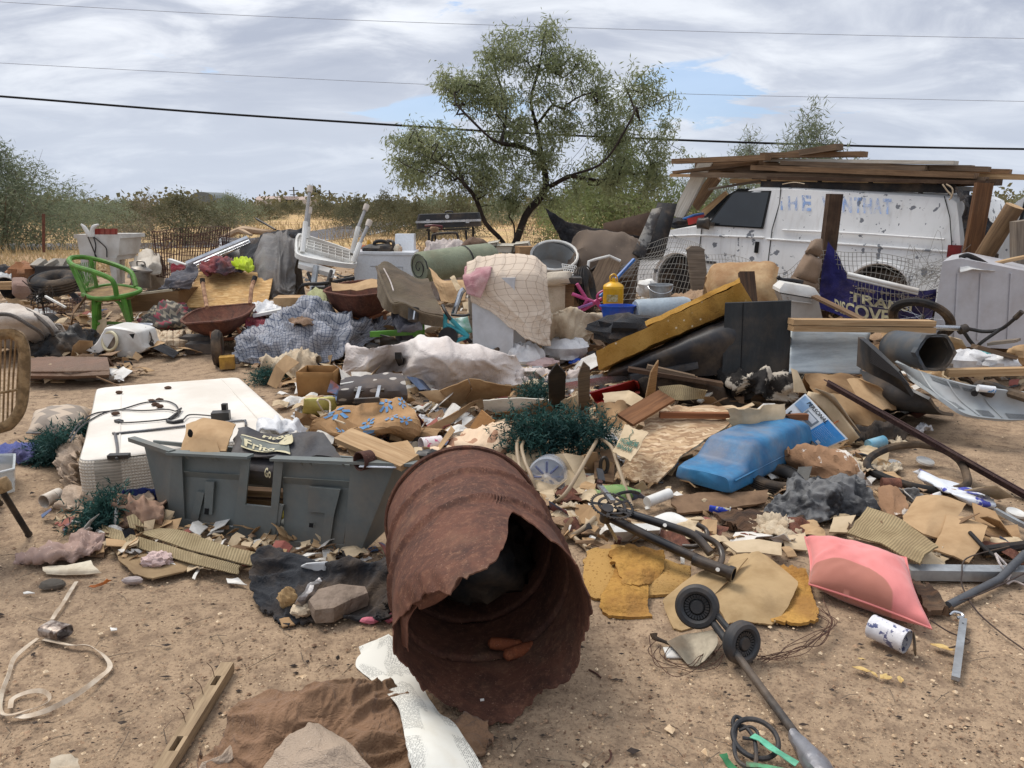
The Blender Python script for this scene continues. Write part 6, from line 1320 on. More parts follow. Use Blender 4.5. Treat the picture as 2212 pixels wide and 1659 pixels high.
for k,(px,lab)in enumerate(((688,'left of two cans inside the open cardboard box'),(712,'right of two cans inside the open cardboard box'))):m=M().lathe([(0,0),(.035,0),(.035,.12),(0,.12)],G(px,845)+V3(0,.06,.01),UP,14);SG('can',lab,'can',m,metal('tin',(150,142,130),(120,112,100)),'cans in the open box')
def suitcase():
 f=G;t=TH('suitcase','grey polka-dot suitcase on its back with a silver pull handle','suitcase',G(800,885));PD=PN('dot_case','dots',(88,84,84),(178,172,164),8.5,.30,dust=.2)
 m=M();m.patch([[f(740,822,.26),f(800,812,.28),f(868,808,.26)],[f(733,838,.27),f(800,832,.29),f(876,828,.27)],[f(727,865,.16),f(800,864,.18),f(880,862,.16)],[f(730,883,.02),f(800,880,.03),f(874,872,.02)]],24,18,amp=.012,sc=7,back=.18,seed=2,th=.01);PT(t,'shell',m,PD)
 m=M();m.patch([[f(766,833,.285),f(828,830,.285)],[f(764,845,.26),f(830,842,.26)]],6,4,th=.02);PT(t,'handle_socket',m,BLK)
 m=M().beam(f(778,836,.285),f(770,864,.26),.022,.012,V3(0,-.5,1));m.beam(f(820,834,.285),f(814,862,.26),.022,.012,V3(0,-.5,1));PT(t,'handle_bars',m,CHROME,kind=SU)
 m=M().beam(f(765,866,.265),f(820,863,.265),.03,.03);PT(t,'grip',m,BLK)
 m=M().tube(PH([f(735,830,.285),f(790,822,.295),f(872,815,.285)]),.007,5);PT(t,'zip',m,PAPER)
suitcase()
def quilt_bin():
 Y=6.9;f=AT(Y);t=TH('plastic_bin','tall translucent white plastic bin under the cream quilt','bin',f(1062,768));m=M()
 q=[f(1022,762,.05),f(1108,770,-.1),f(1112,600,-.1),f(1018,600,.05)];d=V3(.12,.42,0);m.loft([NA(q),NA([p+d for p in q])]);PT(t,'body',m,PLA('bin_white',(196,198,202),(176,178,182),rough=.35,dust=.12))
 QM=PN('quilt_cream','quilt',(206,190,172),(164,146,130),11,.045,dust=.12)
 rag('quilt','cream stitched quilt with a pink border hanging over the plastic bin','quilt',[[f(1008,575,.3),f(1055,562,.4),f(1100,560,.4),f(1150,565,.35),f(1180,580,.3)],[f(1010,600,.05),f(1050,590,-.02),f(1100,582,.0),f(1150,585,.0),f(1184,600,.05)],[f(1015,640,-.02),f(1055,645,-.06),f(1100,640,-.12),f(1150,640,-.1),f(1188,645,.0)],[f(1020,655,-.02),f(1068,670,-.08),f(1112,690,-.16),f(1155,690,-.14),f(1190,680,-.05)],[f(1060,660,-.02),f(1085,690,-.1),f(1125,725,-.2),f(1165,742,-.2),f(1186,748,-.12)]],QM,amp=.04,sc=4.5,seed=9,nu=70,nv=70,back=.3,fd=(1,.3))
 rag('quilt_border','dusty pink satin border along the left of the cream quilt','cloth',[[f(1003,575,.24),f(1030,566,.24),f(1062,566,.2)],[f(1002,605,.0),f(1030,598,-.09),f(1060,590,-.1)],[f(1008,634,-.06),f(1024,640,-.11),f(1038,644,-.13)]],CLO('dusty_pink_satin',(168,118,124),(196,160,160),s=5),amp=.015,sc=6,nu=16,nv=18)
quilt_bin()
rag('blanket','cream blanket crumpled right of the quilted bin','blanket',[[(1180,690,.45),(1220,668,.5),(1260,675,.42),(1306,690,.3)],[(1176,715,.32),(1215,700,.38),(1255,705,.3),(1300,705,.22)],[(1185,740,.16),(1220,735,.2),(1252,735,.18),(1278,728,.14)],[(1200,760,.02),(1225,762,.03),(1252,764,.03),(1272,755,.03)]],CL_CREAM,amp=.075,sc=4,seed=5,nu=70,nv=56,back=.3,fd=(1,.35))
def bike_blue():
 Y=7.05;f=AT(Y);t=TH('bicycle','small cyan bicycle lying in front of the plastic bin','bicycle',f(1000,745));CY=mat('cyan_paint',(72,178,192),(60,156,170),rough=.35,dust=.15)
 m=M()
 for L in(((962,678),(1012,727)),((962,678),(961,718)),((963,700),(1012,727)),((961,718),(972,728)),((1012,727),(982,737))):m.tube([f(*L[0]),f(*L[1])],.02,8)
 PT(t,'frame',m,CY)
 m=M().tube(PH([f(956,660,.1),f(962,672),f(973,690,-.05)]),.016,7);m.tube(PH([f(975,680,-.05),f(1000,682,-.1),f(1015,679,-.1)]),.012,6);PT(t,'handlebar',m,BLKM)
 m=M().tube(PH([f(979,680,.1),f(988,655,.1),f(996,632,.15),f(1003,625,.15)],12),.026,8);PT(t,'fork',m,CHROME)
 m=M().lathe([(0,-.01),(.09,-.01),(.09,.01),(0,.01)],f(968,728,-.05),un(V3(.2,-1,.3)),20);PT(t,'chainring',m,BLKM)
 m=M();m.patch([[f(1014,735,.1),f(1038,722,.05),f(1050,718,0)],[f(1016,745,-.1),f(1036,738,-.1),f(1052,724,-.05)]],10,6,th=.05);PT(t,'saddle',m,BLK)
 m=M().tube([f(1018,740,0),f(1008,730,0)],.018,6);PT(t,'seat_post',m,BLKM)
 wheel('bike_wheel','flat-lying small wheel with a blue rim by the cyan bicycle','wheel',f(1050,748,-.05),un(V3(-.25,-.2,1)),.2,.02,RUB,CY,14)
 SH('bag','clear and green printed plastic bag caught in the cyan bicycle','bag',[[f(970,690,.1),f(990,682,.1),f(1010,684,.1)],[f(972,708,.05),f(992,706,0),f(1018,708,.05)],[f(975,720,.05),f(995,722,.0),f(1022,718,.05)]],mat('printed_film',(206,222,222),(110,180,150),s=9,rough=.35),nu=16,nv=14,amp=.03,sc=8,mode=CR)
 m=M().tube(PH([f(1034,700,.3),f(1050,706,.3),f(1058,720,.2),f(1060,735,.1)]),.018,6);SG('strap','black strap curling beside the cyan bicycle','strap',m,RUB)
bike_blue()
def bike_pink():
 Y=7.8;f=AT(Y);t=TH('bicycle','small pink bicycle frame tangled behind the blue tub','bicycle',f(1270,672));PK=mat('pink_paint',(196,84,140),(170,66,118),rough=.4,dust=.15);m=M()
 for L in(((1246,613),(1268,648)),((1236,635),(1290,655)),((1246,668),(1300,645)),((1256,672),(1284,655)),((1268,648),(1258,668)),((1285,650),(1300,668))):m.tube([f(*L[0]),f(*L[1],.02)],.018,7)
 PT(t,'frame',m,PK)
 m=M().tube(PH([f(1300,668),f(1290,640),f(1305,628),f(1312,640)]),.012,6);PT(t,'handlebar',m,PK)
 m=M().beam(f(1248,666,-.05),f(1280,655,-.05),.05,.02);PT(t,'chain_guard',m,PLA('purple_plastic',(140,96,160),(110,76,130)))
 tyre('tyre','black tyre standing behind the pink bicycle frame','tyre',y(1265,625,8.3),un(V3(.9,-.3,.2)),.25,.09)
bike_pink()
for p,r,lab,s_ in(((1135,775,.10),(.15,.12,.13),'cloudy white plastic bag beside the foot of the bin',1),((1220,755,.12),(.19,.14,.11),'white knotted plastic bag below the cream blanket',2),((1172,790,.06),(.14,.1,.06),'pale pink and white rag ball between the white bags',3)):m=M().blob(G(*p),r,12,.24,2.6,seed=s_);SG('plastic_bag' if 'bag ' in lab else 'rag',lab,'bag' if 'bag ' in lab else 'rag',m,BAG if s_<3 else CLO('pinkish',(206,180,174),(180,150,146)))
m=M().lathe([(0,0),(.03,0),(.034,.02),(.034,.12),(.02,.15),(.015,.18),(0,.18)],G(1140,800,.05),un(V3(1,.1,.05)),14);SG('bottle','clear plastic bottle lying before the cloudy white bag','bottle',m,clear('clear_pet',op=.45))
rag('rag','white and grey rags trailing right of the fleece blanket','cloth',[[(1110,805,.12),(1150,805,.1),(1190,812,.08),(1250,808,.08)],[(1110,835,.03),(1155,832,.04),(1195,835,.03),(1250,826,.03)]],CL_WHITE,amp=.06,sc=8,back=.15,nu=36)
for a,b,lab,mt,r in((1243,782,'small blue plastic lump near the white knotted bag',PLA('bright_blue',(28,84,186)),(.06,.05,.03)),(1280,797,'orange-red scrap at the low end of the foam slab',PLA('orange_red',(206,70,44),(170,52,34)),(.07,.05,.03)),(1305,810,'grey knotted rag under the low end of the foam slab',CL_BROWN,(.12,.07,.05))):m=M().blob(G(a,b,.03),r,8,.3,seed=a);SG('scrap',lab,'scrap',m,mt)
m=M().beam(G(1217,832,.16),G(1370,808,.2),.09,.06);SG('light_bar','white and silver metal bar behind the red tray','bar',m,CHROME)
m=M().beam(G(1360,815,.2),G(1502,785,.3),.14,.05);SG('bar','dark grey metal bar continuing behind the pale splinter','bar',m,metal('dark_bar',(92,93,95),(66,67,70),metal=.4))
def red_tray():
 f=G;t=TH('tray','glossy dark red ribbed plastic tray tipped on its side','tray',G(1325,868));R=PLA('deep_red',(142,30,28),(110,22,22),rough=.25,dust=.12)
 m=M();ev=m.patch([[f(1272,847,.20),f(1370,820,.24)],[f(1284,866,.10),f(1376,842,.14)]],8,6,lin=1,th=.01);PT(t,'floor',m,R)
 for k in range(5):m=M().tube([ev(.15+k*.16,.08,.004),ev(.15+k*.16,.8,.004)],.008,5);PT(t,'rib',m,R)
 m=M();m.patch([[f(1284,866,.10),f(1376,842,.14)],[f(1290,870,.13),f(1382,846,.17)]],8,3,lin=1,th=.012);m.patch([[f(1370,820,.24),f(1378,824,.25)],[f(1376,842,.14),f(1383,838,.18)]],3,3,lin=1,th=.01);PT(t,'side',m,R)
red_tray()
def splinter(name,label,p,q,w,t_,mt,top=.3):
 p,q=pt(p),pt(q);X=un(np.cross(q-p,V3(0,1,0)));d=un(q-p);L=NRM(q-p);m=M().poly([p-X*w/2,p+X*w/2,p+d*L*.8+X*w*.48,p+d*L*.93+X*w*.2,q,p+d*L*(1-top*.5)-X*w*.25,p+d*L*(1-top)-X*w*.5],V3(0,t_,0));SG(name,label,'wood',m,mt)
splinter('stake','pale broken wooden splinter standing up beside the wood plank',G(1402,868,.05),G(1423,779,.62),.07,.03,W_PINE,.8)
splinter('stake','charred black stake left of the grey stake',G(1203,885,.02),G(1203,786,.62),.11,.04,W_BURNT,.2);splinter('stake','weathered grey pointed stake above the green garland',G(1262,902,.0),G(1261,782,.62),.075,.03,W_GREY,.1)
BD('board','long burnt plank lying aslant behind the pale splinter','board',G(1357,797,.32),G(1560,830,.22),.08,.03,W_DARK);BD('board','second burnt plank just above the long one','board',G(1398,792,.33),G(1500,815,.26),.06,.03,W_OLD)
BD('stick','thin white painted stick lying in the dark hollow','stick',G(1510,868,.08),G(1542,842,.15),.04,.015,W_WHITE)
rag('burnt_cloth','charred black and white melted cloth heap before the black board','cloth',[[(1520,800,.18),(1570,798,.2),(1620,800,.22),(1690,805,.22),(1722,822,.15)],[(1530,815,.15),(1575,815,.22),(1630,815,.26),(1690,825,.22),(1720,850,.1)],[(1560,850,.05),(1600,850,.1),(1640,855,.14),(1690,868,.08),(1715,872,.03)]],mat('burnt_cloth',(40,38,37),(196,186,170),s=4.5,lo=.52,hi=.56,rough=.9,bump=.7,dust=.05),amp=.08,sc=6,seed=11,nu=64,nv=50,back=.3)
rag('burnt_sheet','black burnt cardboard hollow in front of the grey metal bar','sheet',[[(1380,830,.2),(1450,815,.25),(1530,830,.2),(1600,840,.1)],[(1400,870,.03),(1460,868,.05),(1540,875,.03),(1610,880,.02)]],mat('char',(44,40,38),(70,60,52),s=6,bump=.6,dust=.1),amp=.06,sc=6,mode=CR,nu=24,nv=16,back=.2)
def cb(label,rows,mt=CARD,**kw):
 k=dict(nu=16,nv=14,amp=.02,sc=5,mode=CR,th=.007,sm=35,jag=.02,lin=1);k.update(kw);return SH('cardboard',label,'cardboard',rows,mt,**k)
cb('open flattened carton with a raised pointed corner before the fleece blanket',[[(903,846,.22),(950,842,.2),(1012,818,.36)],[(925,862,.15),(970,866,.12),(1020,840,.22)],[(985,885,.02),(990,884,.03),(1015,862,.1)]],CARD)
cb('right-hand flap of the open flattened carton by the fleece blanket',[[(1012,816,.36),(1050,825,.28),(1108,838,.2)],[(1018,845,.2),(1055,850,.15),(1102,852,.12)],[(985,880,.03),(1040,868,.05),(1060,852,.1)]],CARD)
cb('long strip of cardboard slanting up under the flattened carton',[[(1018,870,.15),(1040,862,.14)],[(950,908,.1),(975,915,.06)],[(878,945,.06),(900,955,.02)]],CARD_B,nu=8,nv=18)
cb('second long cardboard strip below the slanting one',[[(1030,885,.08),(1048,878,.07)],[(960,930,.05),(985,930,.03)],[(885,962,.02),(905,968,.01)]],W_BROWN,nu=6,nv=14)
def white_box():
 t=TH('carton','white carton with brown inside lying open above the green garland','carton',G(1120,900));m=M();ev=m.patch([[G(1043,862,.22),G(1110,858,.24),G(1178,862,.24)],[G(1041,888,.12),G(1100,890,.12),G(1150,875,.18)]],10,5,amp=.01,mode=CR,th=.006,jag=.03);PT(t,'lid',m,mat('stained_white_card',(222,218,206),(196,170,130),s=8,lo=.6,hi=.7,rough=.8),False)
 m=M().box(ev(.36,.4,.004),(.012,.006,.03));PT(t,'slot',m,SEAM)
 m=M();m.patch([[G(1060,890,.13),G(1130,880,.17),G(1178,863,.23)],[G(1075,905,.03),G(1140,905,.04),G(1206,890,.06)]],10,5,amp=.01,mode=CR,th=.006);PT(t,'inside',m,CARD_B,False)
white_box()
BD('board','orange-tan board piece with a white scuff left of the garland','board',G(1030,935,.04),G(1055,897,.16),.12,.015,mat('tan_board',(190,142,92),(172,126,80),s=5),None,V3(.2,-.6,1))
cb('small square of tan card right of the orange-tan board',[[(1060,915,.1),(1092,905,.12)],[(1062,940,.03),(1096,940,.03)]],CARD_P,nu=6,nv=6)
def spark_bag():
 t=TH('paper_bag','big torn brown paper bag printed with blue star marks','bag',G(800,950));KR=card('kraft_paper',(170,136,100),(152,118,82),dust=.1)
 m=M();ev=m.patch([[G(745,892,.17),G(790,872,.20),G(850,866,.21),G(890,880,.18)],[G(690,915,.12),G(760,905,.16),G(840,897,.19),G(900,905,.17)],[G(672,922,.08),G(740,935,.12),G(830,925,.17),G(904,925,.12)],[G(680,930,.03),G(735,950,.05),G(820,950,.06),G(895,940,.05)]],26,20,amp=.06,sc=6.5,mode=CR,th=.006,jag=.05,seed=4,back=.12);PT(t,'paper',m,KR,False)
 B=mat('blue_print',(88,134,180),(110,150,186),s=9,dust=.05,bump=0);m=M()
 def star(u,v,r,n=6,w=.32):
  for k in range(n):
   a=2*pi*k/n+.3;c,s_=cos(a),sin(a);P=[]
   for d,e in((.35,-w*.5),(1,-w*.6),(1.05,w*.6),(.35,w*.5)):P.append(ev(u+(c*d-s_*e)*r/ev.lu,v+(s_*d+c*e)*r/ev.lv,.006))
   m.add(P,[(0,1,2,3)])
 for u,v,r in((.45,.78,.10),(.18,.50,.08),(.62,.40,.055),(.72,.62,.05),(.55,.92,.05),(.86,.66,.045),(.82,.35,.045),(.30,.70,.045),(.48,.55,.04)):star(u,v,r)
 PT(t,'star_print',m,B,False,kind=SU)
 m=M().tube(PH([G(700,892,.15),G(686,868,.24),G(692,862,.24),G(712,868,.22),G(715,900,.16),G(745,915,.2)],24),.006,6);PT(t,'cord_handle',m,CL_CREAM)
 m=M();m.patch([[G(675,925,.08),G(735,938,.1)],[G(688,952,.04),G(730,952,.04)]],10,6,amp=.03,sc=7,mode=CR,seed=8,back=.06);PT(t,'torn_flap',m,KR,False)
spark_bag()
rag('tote_bag','pale yellow reusable bag collapsed below the open box','bag',[[(658,862,.16),(695,860,.16),(722,858,.17)],[(655,878,.1),(692,880,.09),(728,876,.09)],[(653,894,.02),(695,895,.02),(730,892,.02)]],mat('yellow_film',(206,198,120),(184,176,96),s=6,rough=.6),amp=.02,sc=8,mode=CR,nu=18,nv=14,back=.1)
cb('crumpled brown kraft paper left of the star printed bag',[[(640,900,.12),(670,892,.14),(695,905,.1)],[(628,928,.02),(665,930,.02),(700,932,.02)]],CARD_B,amp=.07,sc=9,back=.08)
rag('plastic_bag','white plastic bag lying over the edge of the mattress','bag',[[(560,915,.3),(600,908,.3),(640,915,.26),(652,930,.2)],[(552,935,.28),(600,935,.28),(640,940,.22),(650,945,.18)]],BAG,amp=.04,sc=9,nu=24,nv=12,back=.06)
rag('fabric','cream fabric with big brown polka dots bunched before the garland','cloth',[[(990,940,.14),(1040,925,.18),(1075,922,.18),(1095,935,.14)],[(955,960,.1),(1020,955,.15),(1070,950,.16),(1105,960,.12)],[(930,985,.04),(1000,985,.07),(1065,990,.08),(1110,990,.05)],[(925,1000),(1000,1010,.0),(1070,1015,.0),(1120,1015,.0)]],PN('big_dots','dots',(216,190,162),(166,128,104),7,.36,dust=.15),amp=.05,sc=5,nu=30,nv=20,back=.12)
def tin(name,label,p,ax,r,L,mt,open_=True,lid=None,grp=None):
 p=pt(p);A=un(ax);t=TH(name,label,'can',p-UP*r,grp);m=M().lathe([(0,0),(r,0),(r*1.02,.004),(r,.01),(r,L-.01),(r*1.03,L-.004),(r,L),(r-.004,L),(r-.006,L*.2),(0,L*.2)]if open_ else[(0,0),(r,0),(r,L),(r*.9,L-.004),(0,L-.004)],p,A,22);PT(t,'body',m,mt,30)
 if lid is not None:
  m=M().lathe([(0,0),(r,0),(r,.003),(0,.003)],p+A*L+pt(lid),un(A+V3(.3,.2,.5)),18);PT(t,'lid',m,metal('tin',(150,142,130),(120,112,100)))
 return t
tin('can','open white and pink tin lying beside the dotted fabric',G(952,958,.06),V3(-1,-.55,.05),.05,.13,mat('pink_print',(222,214,214),(196,90,130),s=22,lo=.58,hi=.62,rough=.4,dust=.1),lid=V3(-.05,-.02,-.01))
for rows,lab in(([[G(958,945,.05),G(985,935,.08),G(1022,930,.08)],[G(962,952,.02),G(990,948,.03),G(1022,942,.03)]],'curled white paper above the dotted fabric'),([[G(935,905,.04),G(975,898,.06)],[G(930,912,.02),G(980,910,.02)]],'flat white booklet under the slanting cardboard strips'),([[G(985,905,.06),G(1020,900,.08)],[G(978,928,.02),G(1018,928,.02)]],'white torn wrapper left of the orange-tan board')):SH('paper',lab,'paper',rows,PAPER,nu=10,nv=6,amp=.02,sc=9,mode=CR,th=.002,sm=False)
def garland(label,pts,r,n,seed):
 g=np.random.RandomState(seed);P=NA(PH(pts,n));T=[]
 t=TH('garland',label,'garland',P[0]*.5+P[-1]*.5-UP*.05,'artificial pine garlands');m=M().tube(list(P[::3]),.006,4);PT(t,'wire',m,BLKM)
 N=n*14;c=P[g.randint(0,n,N)]+g.normal(0,r*.38,(N,3))*V3(1,1,.75);d=g.normal(0,1,(N,3));d/=NRM(d,axis=1)[:,None]
 k=7;c=np.repeat(c,k,0);d=np.repeat(d,k,0);e=d*g.uniform(0,.09,(N*k,1));dd=d+g.normal(0,.6,(N*k,3));dd/=NRM(dd,axis=1)[:,None];s=np.cross(dd,g.normal(0,1,(N*k,3)));s/=NRM(s,axis=1)[:,None];L=.032;w=.0036
 b=c+e;b[:,2]=np.maximum(b[:,2],gz(0,b[:,1])+.01);v=np.stack([b-s*w,b+s*w,b+dd*L],1).reshape(-1,3);m=M().add(v,np.arange(len(b)*3).reshape(-1,3).tolist());PT(t,'needles',m,leafmat('pvc_needles',lin((52,90,82)),lin((30,60,58)),.1),False,kind=SU)
garland('thick dark green artificial pine garland with hoses hanging from it',[G(1108,915,.25),G(1150,925,.26),G(1180,918,.27),G(1215,915,.27),G(1260,925,.25),G(1300,935,.22),G(1280,955,.16),G(1230,962,.15),G(1180,962,.15),G(1140,955,.15),G(1120,965,.12),G(1150,945,.2),G(1200,940,.2),G(1250,945,.2)],.15,120,1)
garland('small artificial pine garland tuft behind the white carton',[G(1135,850,.14),G(1165,845,.16),G(1188,852,.12)],.1,24,2)
garland('artificial pine garland piece left of the mattress by the blue towel',[G(90,962,.06),G(100,975,.05),G(125,985,.04),G(85,990,.03)],.08,26,3)
garland('upright artificial pine sprig left of the mattress',[G(122,988,.02),G(120,965,.12),G(121,945,.2)],.04,16,6)
garland('artificial pine garland tuft between the striped pillow and the mattress',[G(160,945,.05),G(180,932,.08),G(172,945,.04)],.08,18,4)
garland('artificial pine garland piece behind the corrugated cardboard strip',[G(180,1130,.03),G(205,1120,.06),G(235,1100,.10),G(245,1085,.12),G(225,1125,.06)],.08,34,5)
garland('artificial pine garland scrap behind the open cardboard box',[G(553,818,.05),G(580,812,.06),G(610,818,.04)],.08,18,7)
HO=PLA('hose_tan',(166,148,122),(142,124,100),rough=.55,dust=.3)
for L,lab,r in(([(1135,935,.18),(1118,955,.2),(1119,990,.16),(1130,1030,.12),(1152,1058,.08),(1155,1085,.03),(1180,1105,.02),(1215,1140,.02),(1245,1165,.02),(1268,1185,.02),(1271,1200,.015)],'long tan hose curling down beside the drum to the foam mat',.0105),([(1137,945,.19),(1127,965,.19),(1135,1000,.15),(1148,1030,.11),(1155,1055,.06)],'second strand of tan hose next to the long one',.0105),([(1293,945,.2),(1270,985,.19),(1245,1030,.14),(1220,1068,.08),(1195,1085,.03),(1160,1085,.02),(1128,1100,.02)],'tan hose crossing from the garland down to the left',.0105),([(1293,945,.2),(1320,965,.2),(1333,1000,.16),(1348,1045,.1),(1362,1085,.04),(1366,1095,.03)],'tan hose falling right of the garland over the chipboard',.0105),([(1285,1118,.05),(1255,1145,.04),(1225,1160,.02),(1205,1155,.015)],'tan hose end curving under the bicycle frame',.0105),([(1150,1078,.02),(1190,1080,.03),(1232,1090,.02)],'short tan hose lying across the cardboard by the drum',.0105)):
 m=M().tube(PH([G(*q)for q in L],len(L)*7),r,9);SG('hose',lab,'hose',m,HO,'tan hoses')
def water_bottle():
 c=G(1181,1030,.10);t=TH('water_bottle','big clear water cooler bottle showing its round base','bottle',c-UP*.1);A=un(V3(-.15,-1,.25));m=M().lathe([(0,.03),(.03,.015),(.07,.0),(.095,.0),(.105,-.02),(.105,-.12),(.10,-.13),(.105,-.14),(.105,-.22),(.05,-.28),(.03,-.32)],c,A,28,closed=1);PT(t,'shell',m,clear('bottle_pet',(206,214,226),.12,.42),40)
 m=M()
 for k in range(8):a=k*pi/4;m.tube([c+A*.012+.025*(cos(a)*V3(1,0,0)+sin(a)*UP),c+A*.004+.085*(cos(a)*V3(1,0,0)+sin(a)*UP)],.006,5)
 PT(t,'base_ribs',m,clear('bottle_blue',(96,106,150),.12,.6),kind=SU)
water_bottle()
cb('cardboard carton panel standing right of the big water bottle',[[(1172,985,.14),(1215,978,.18),(1262,985,.16)],[(1215,1010,.1),(1240,1020,.1),(1262,1010,.1)],[(1222,1075,.01),(1250,1060,.02),(1275,1050,.02)]],CARD_P)
cb('cardboard flap lying before the big water bottle',[[(1235,1040,.05),(1290,1020,.06)],[(1222,1075,.01),(1276,1080,.01)]],CARD_P)
cb('brown carton behind the big water bottle under the garland',[[(1255,985,.15),(1290,975,.16)],[(1262,1025,.02),(1290,1020,.02)]],CARD_B,nu=8,nv=8)
cb('pale carton scrap at the left of the big water bottle',[[(1106,985,.12),(1146,992,.1)],[(1108,1012,.08),(1144,1020,.05)]],CARD_P,nu=8,nv=8)
m=M();m.patch([[G(1285,968,.15),G(1330,972,.14)],[G(1283,1035,.04),G(1325,1042,.03)]],6,6,lin=1,th=.015);t_=TH('panel','brown panel with a dark cut handle beside the chipboard','panel',G(1305,1042));PT(t_,'board',m,W_BROWN);m=M().tube([V3(*(G(1305,1005,.105)))+.045*V3(cos(a)*.45,-.02,sin(a))for a in LSP(0,6.28,20)],.010,6);PT(t_,'handle',m,BLK)
m=M().lathe([(0,0),(.04,0),(.05,.02),(.048,.06),(.05,.10),(.047,.14),(.02,.2),(.015,.23),(0,.23)],G(1288,1070,.05),un(V3(1,.12,.02)),18);SG('bottle','crushed translucent green plastic bottle by the pedal crank','bottle',m,clear('green_pet',(140,186,112),.2,.6))
SH('osb_sheet','big broken weathered chipboard sheet with a ragged right edge','sheet',[[(1405,868,.30),(1500,872,.28),(1640,872,.26)],[(1385,915,.22),(1470,915,.22),(1585,915,.22)],[(1355,975,.13),(1420,975,.14),(1490,975,.15)],[(1322,1040,.03),(1370,1043,.03),(1420,1048,.03)]],OSB2,nu=30,nv=30,th=.014,jag=.05,amp=.006,sc=9,mode='soft',sm=40)
BD('board','varnished brown plank lying aslant across the chipboard','board',G(1350,908,.26),G(1440,855,.36),.13,.02,wood('varnished_wood',(134,92,60),(104,70,46),.1),None,V3(.1,-.3,1))
BD('lath','long brown lath crossing the chipboard to its broken end','lath',G(1425,896,.27),G(1744,900,.24),.035,.035,wood('red_brown_wood',(142,92,58),(108,66,42),.1))
def banana():
 t=TH('cardboard','torn cardboard printed PREMIUM BANANA on the chipboard','cardboard',G(1360,990));m=M();ev=m.patch([[G(1350,914,.29),G(1404,932,.27)],[G(1336,945,.26),G(1386,962,.24)],[G(1320,975,.22),G(1362,996,.20)]],14,14,amp=.012,sc=7,mode=CR,th=.005,jag=.06,seed=3);PT(t,'sheet',m,CARD_P,False)
 GN=mat('green_print',(70,104,92),(80,114,100),dust=.05,bump=0);mark(t,'lettering','PREMIUM',ev,.10,.66,.80,.15,GN,slope=.0,bold=.03,off=.008);mark(t,'lettering','BANANA',ev,.08,.84,.74,.15,GN,bold=.03,off=.008)
 m=M()
 for L in([(.35,.1),(.45,.2),(.4,.35),(.5,.5),(.75,.45)],[(.2,.5),(.4,.42),(.6,.55),(.9,.5)]):m.tube([ev(a,b,.006)for a,b in CRS(NA([(a,b,0.)for a,b in L]),14)[:,:2]],.0022,4)
 PT(t,'line_print',m,GN)
banana()
cb('crumpled torn cardboard at the upper right corner of the chipboard',[[(1565,875,.34),(1610,880,.36),(1660,870,.34),(1700,868,.32)],[(1562,905,.26),(1610,912,.26),(1650,905,.26),(1700,915,.22)],[(1575,925,.2),(1612,928,.2),(1650,928,.18),(1690,930,.16)]],CARD_P,amp=.04,sc=8,jag=.08)
cb('torn carton pieces left of the varnished plank',[[(1285,870,.22),(1330,858,.24),(1385,865,.22)],[(1278,900,.12),(1325,905,.14),(1360,895,.16)],[(1310,935,.04),(1335,940,.05),(1350,925,.1)]],CARD_B,amp=.05,sc=8,jag=.08)
cb('pale cardboard sheet behind the varnished plank',[[(1300,852,.24),(1360,845,.26),(1392,862,.25)],[(1305,875,.18),(1350,872,.2),(1370,880,.2)]],CARD_P,amp=.03)
cb('grey-brown cardboard in the dark hollow above the chipboard',[[(1420,835,.28),(1470,830,.3),(1530,845,.26)],[(1430,862,.2),(1475,866,.2),(1520,860,.2)]],CARD_R,amp=.03)
for k in range(5):cb(['frayed cardboard layer leftmost of the fan beside the grey stake','frayed cardboard layer second in the fan beside the grey stake','middle frayed cardboard layer in the fan by the grey stake','fourth frayed cardboard layer in the fan by the grey stake','rightmost frayed cardboard layer of the fan behind the grey stake'][k],[[G(1212+k*11,868-k*5,.2),G(1224+k*11,860-k*4,.22)],[G(1228+k*7,900,.05),G(1240+k*7,900,.05)]],CARD_P,nu=5,nv=8,amp=.02,group='cardboard fan')
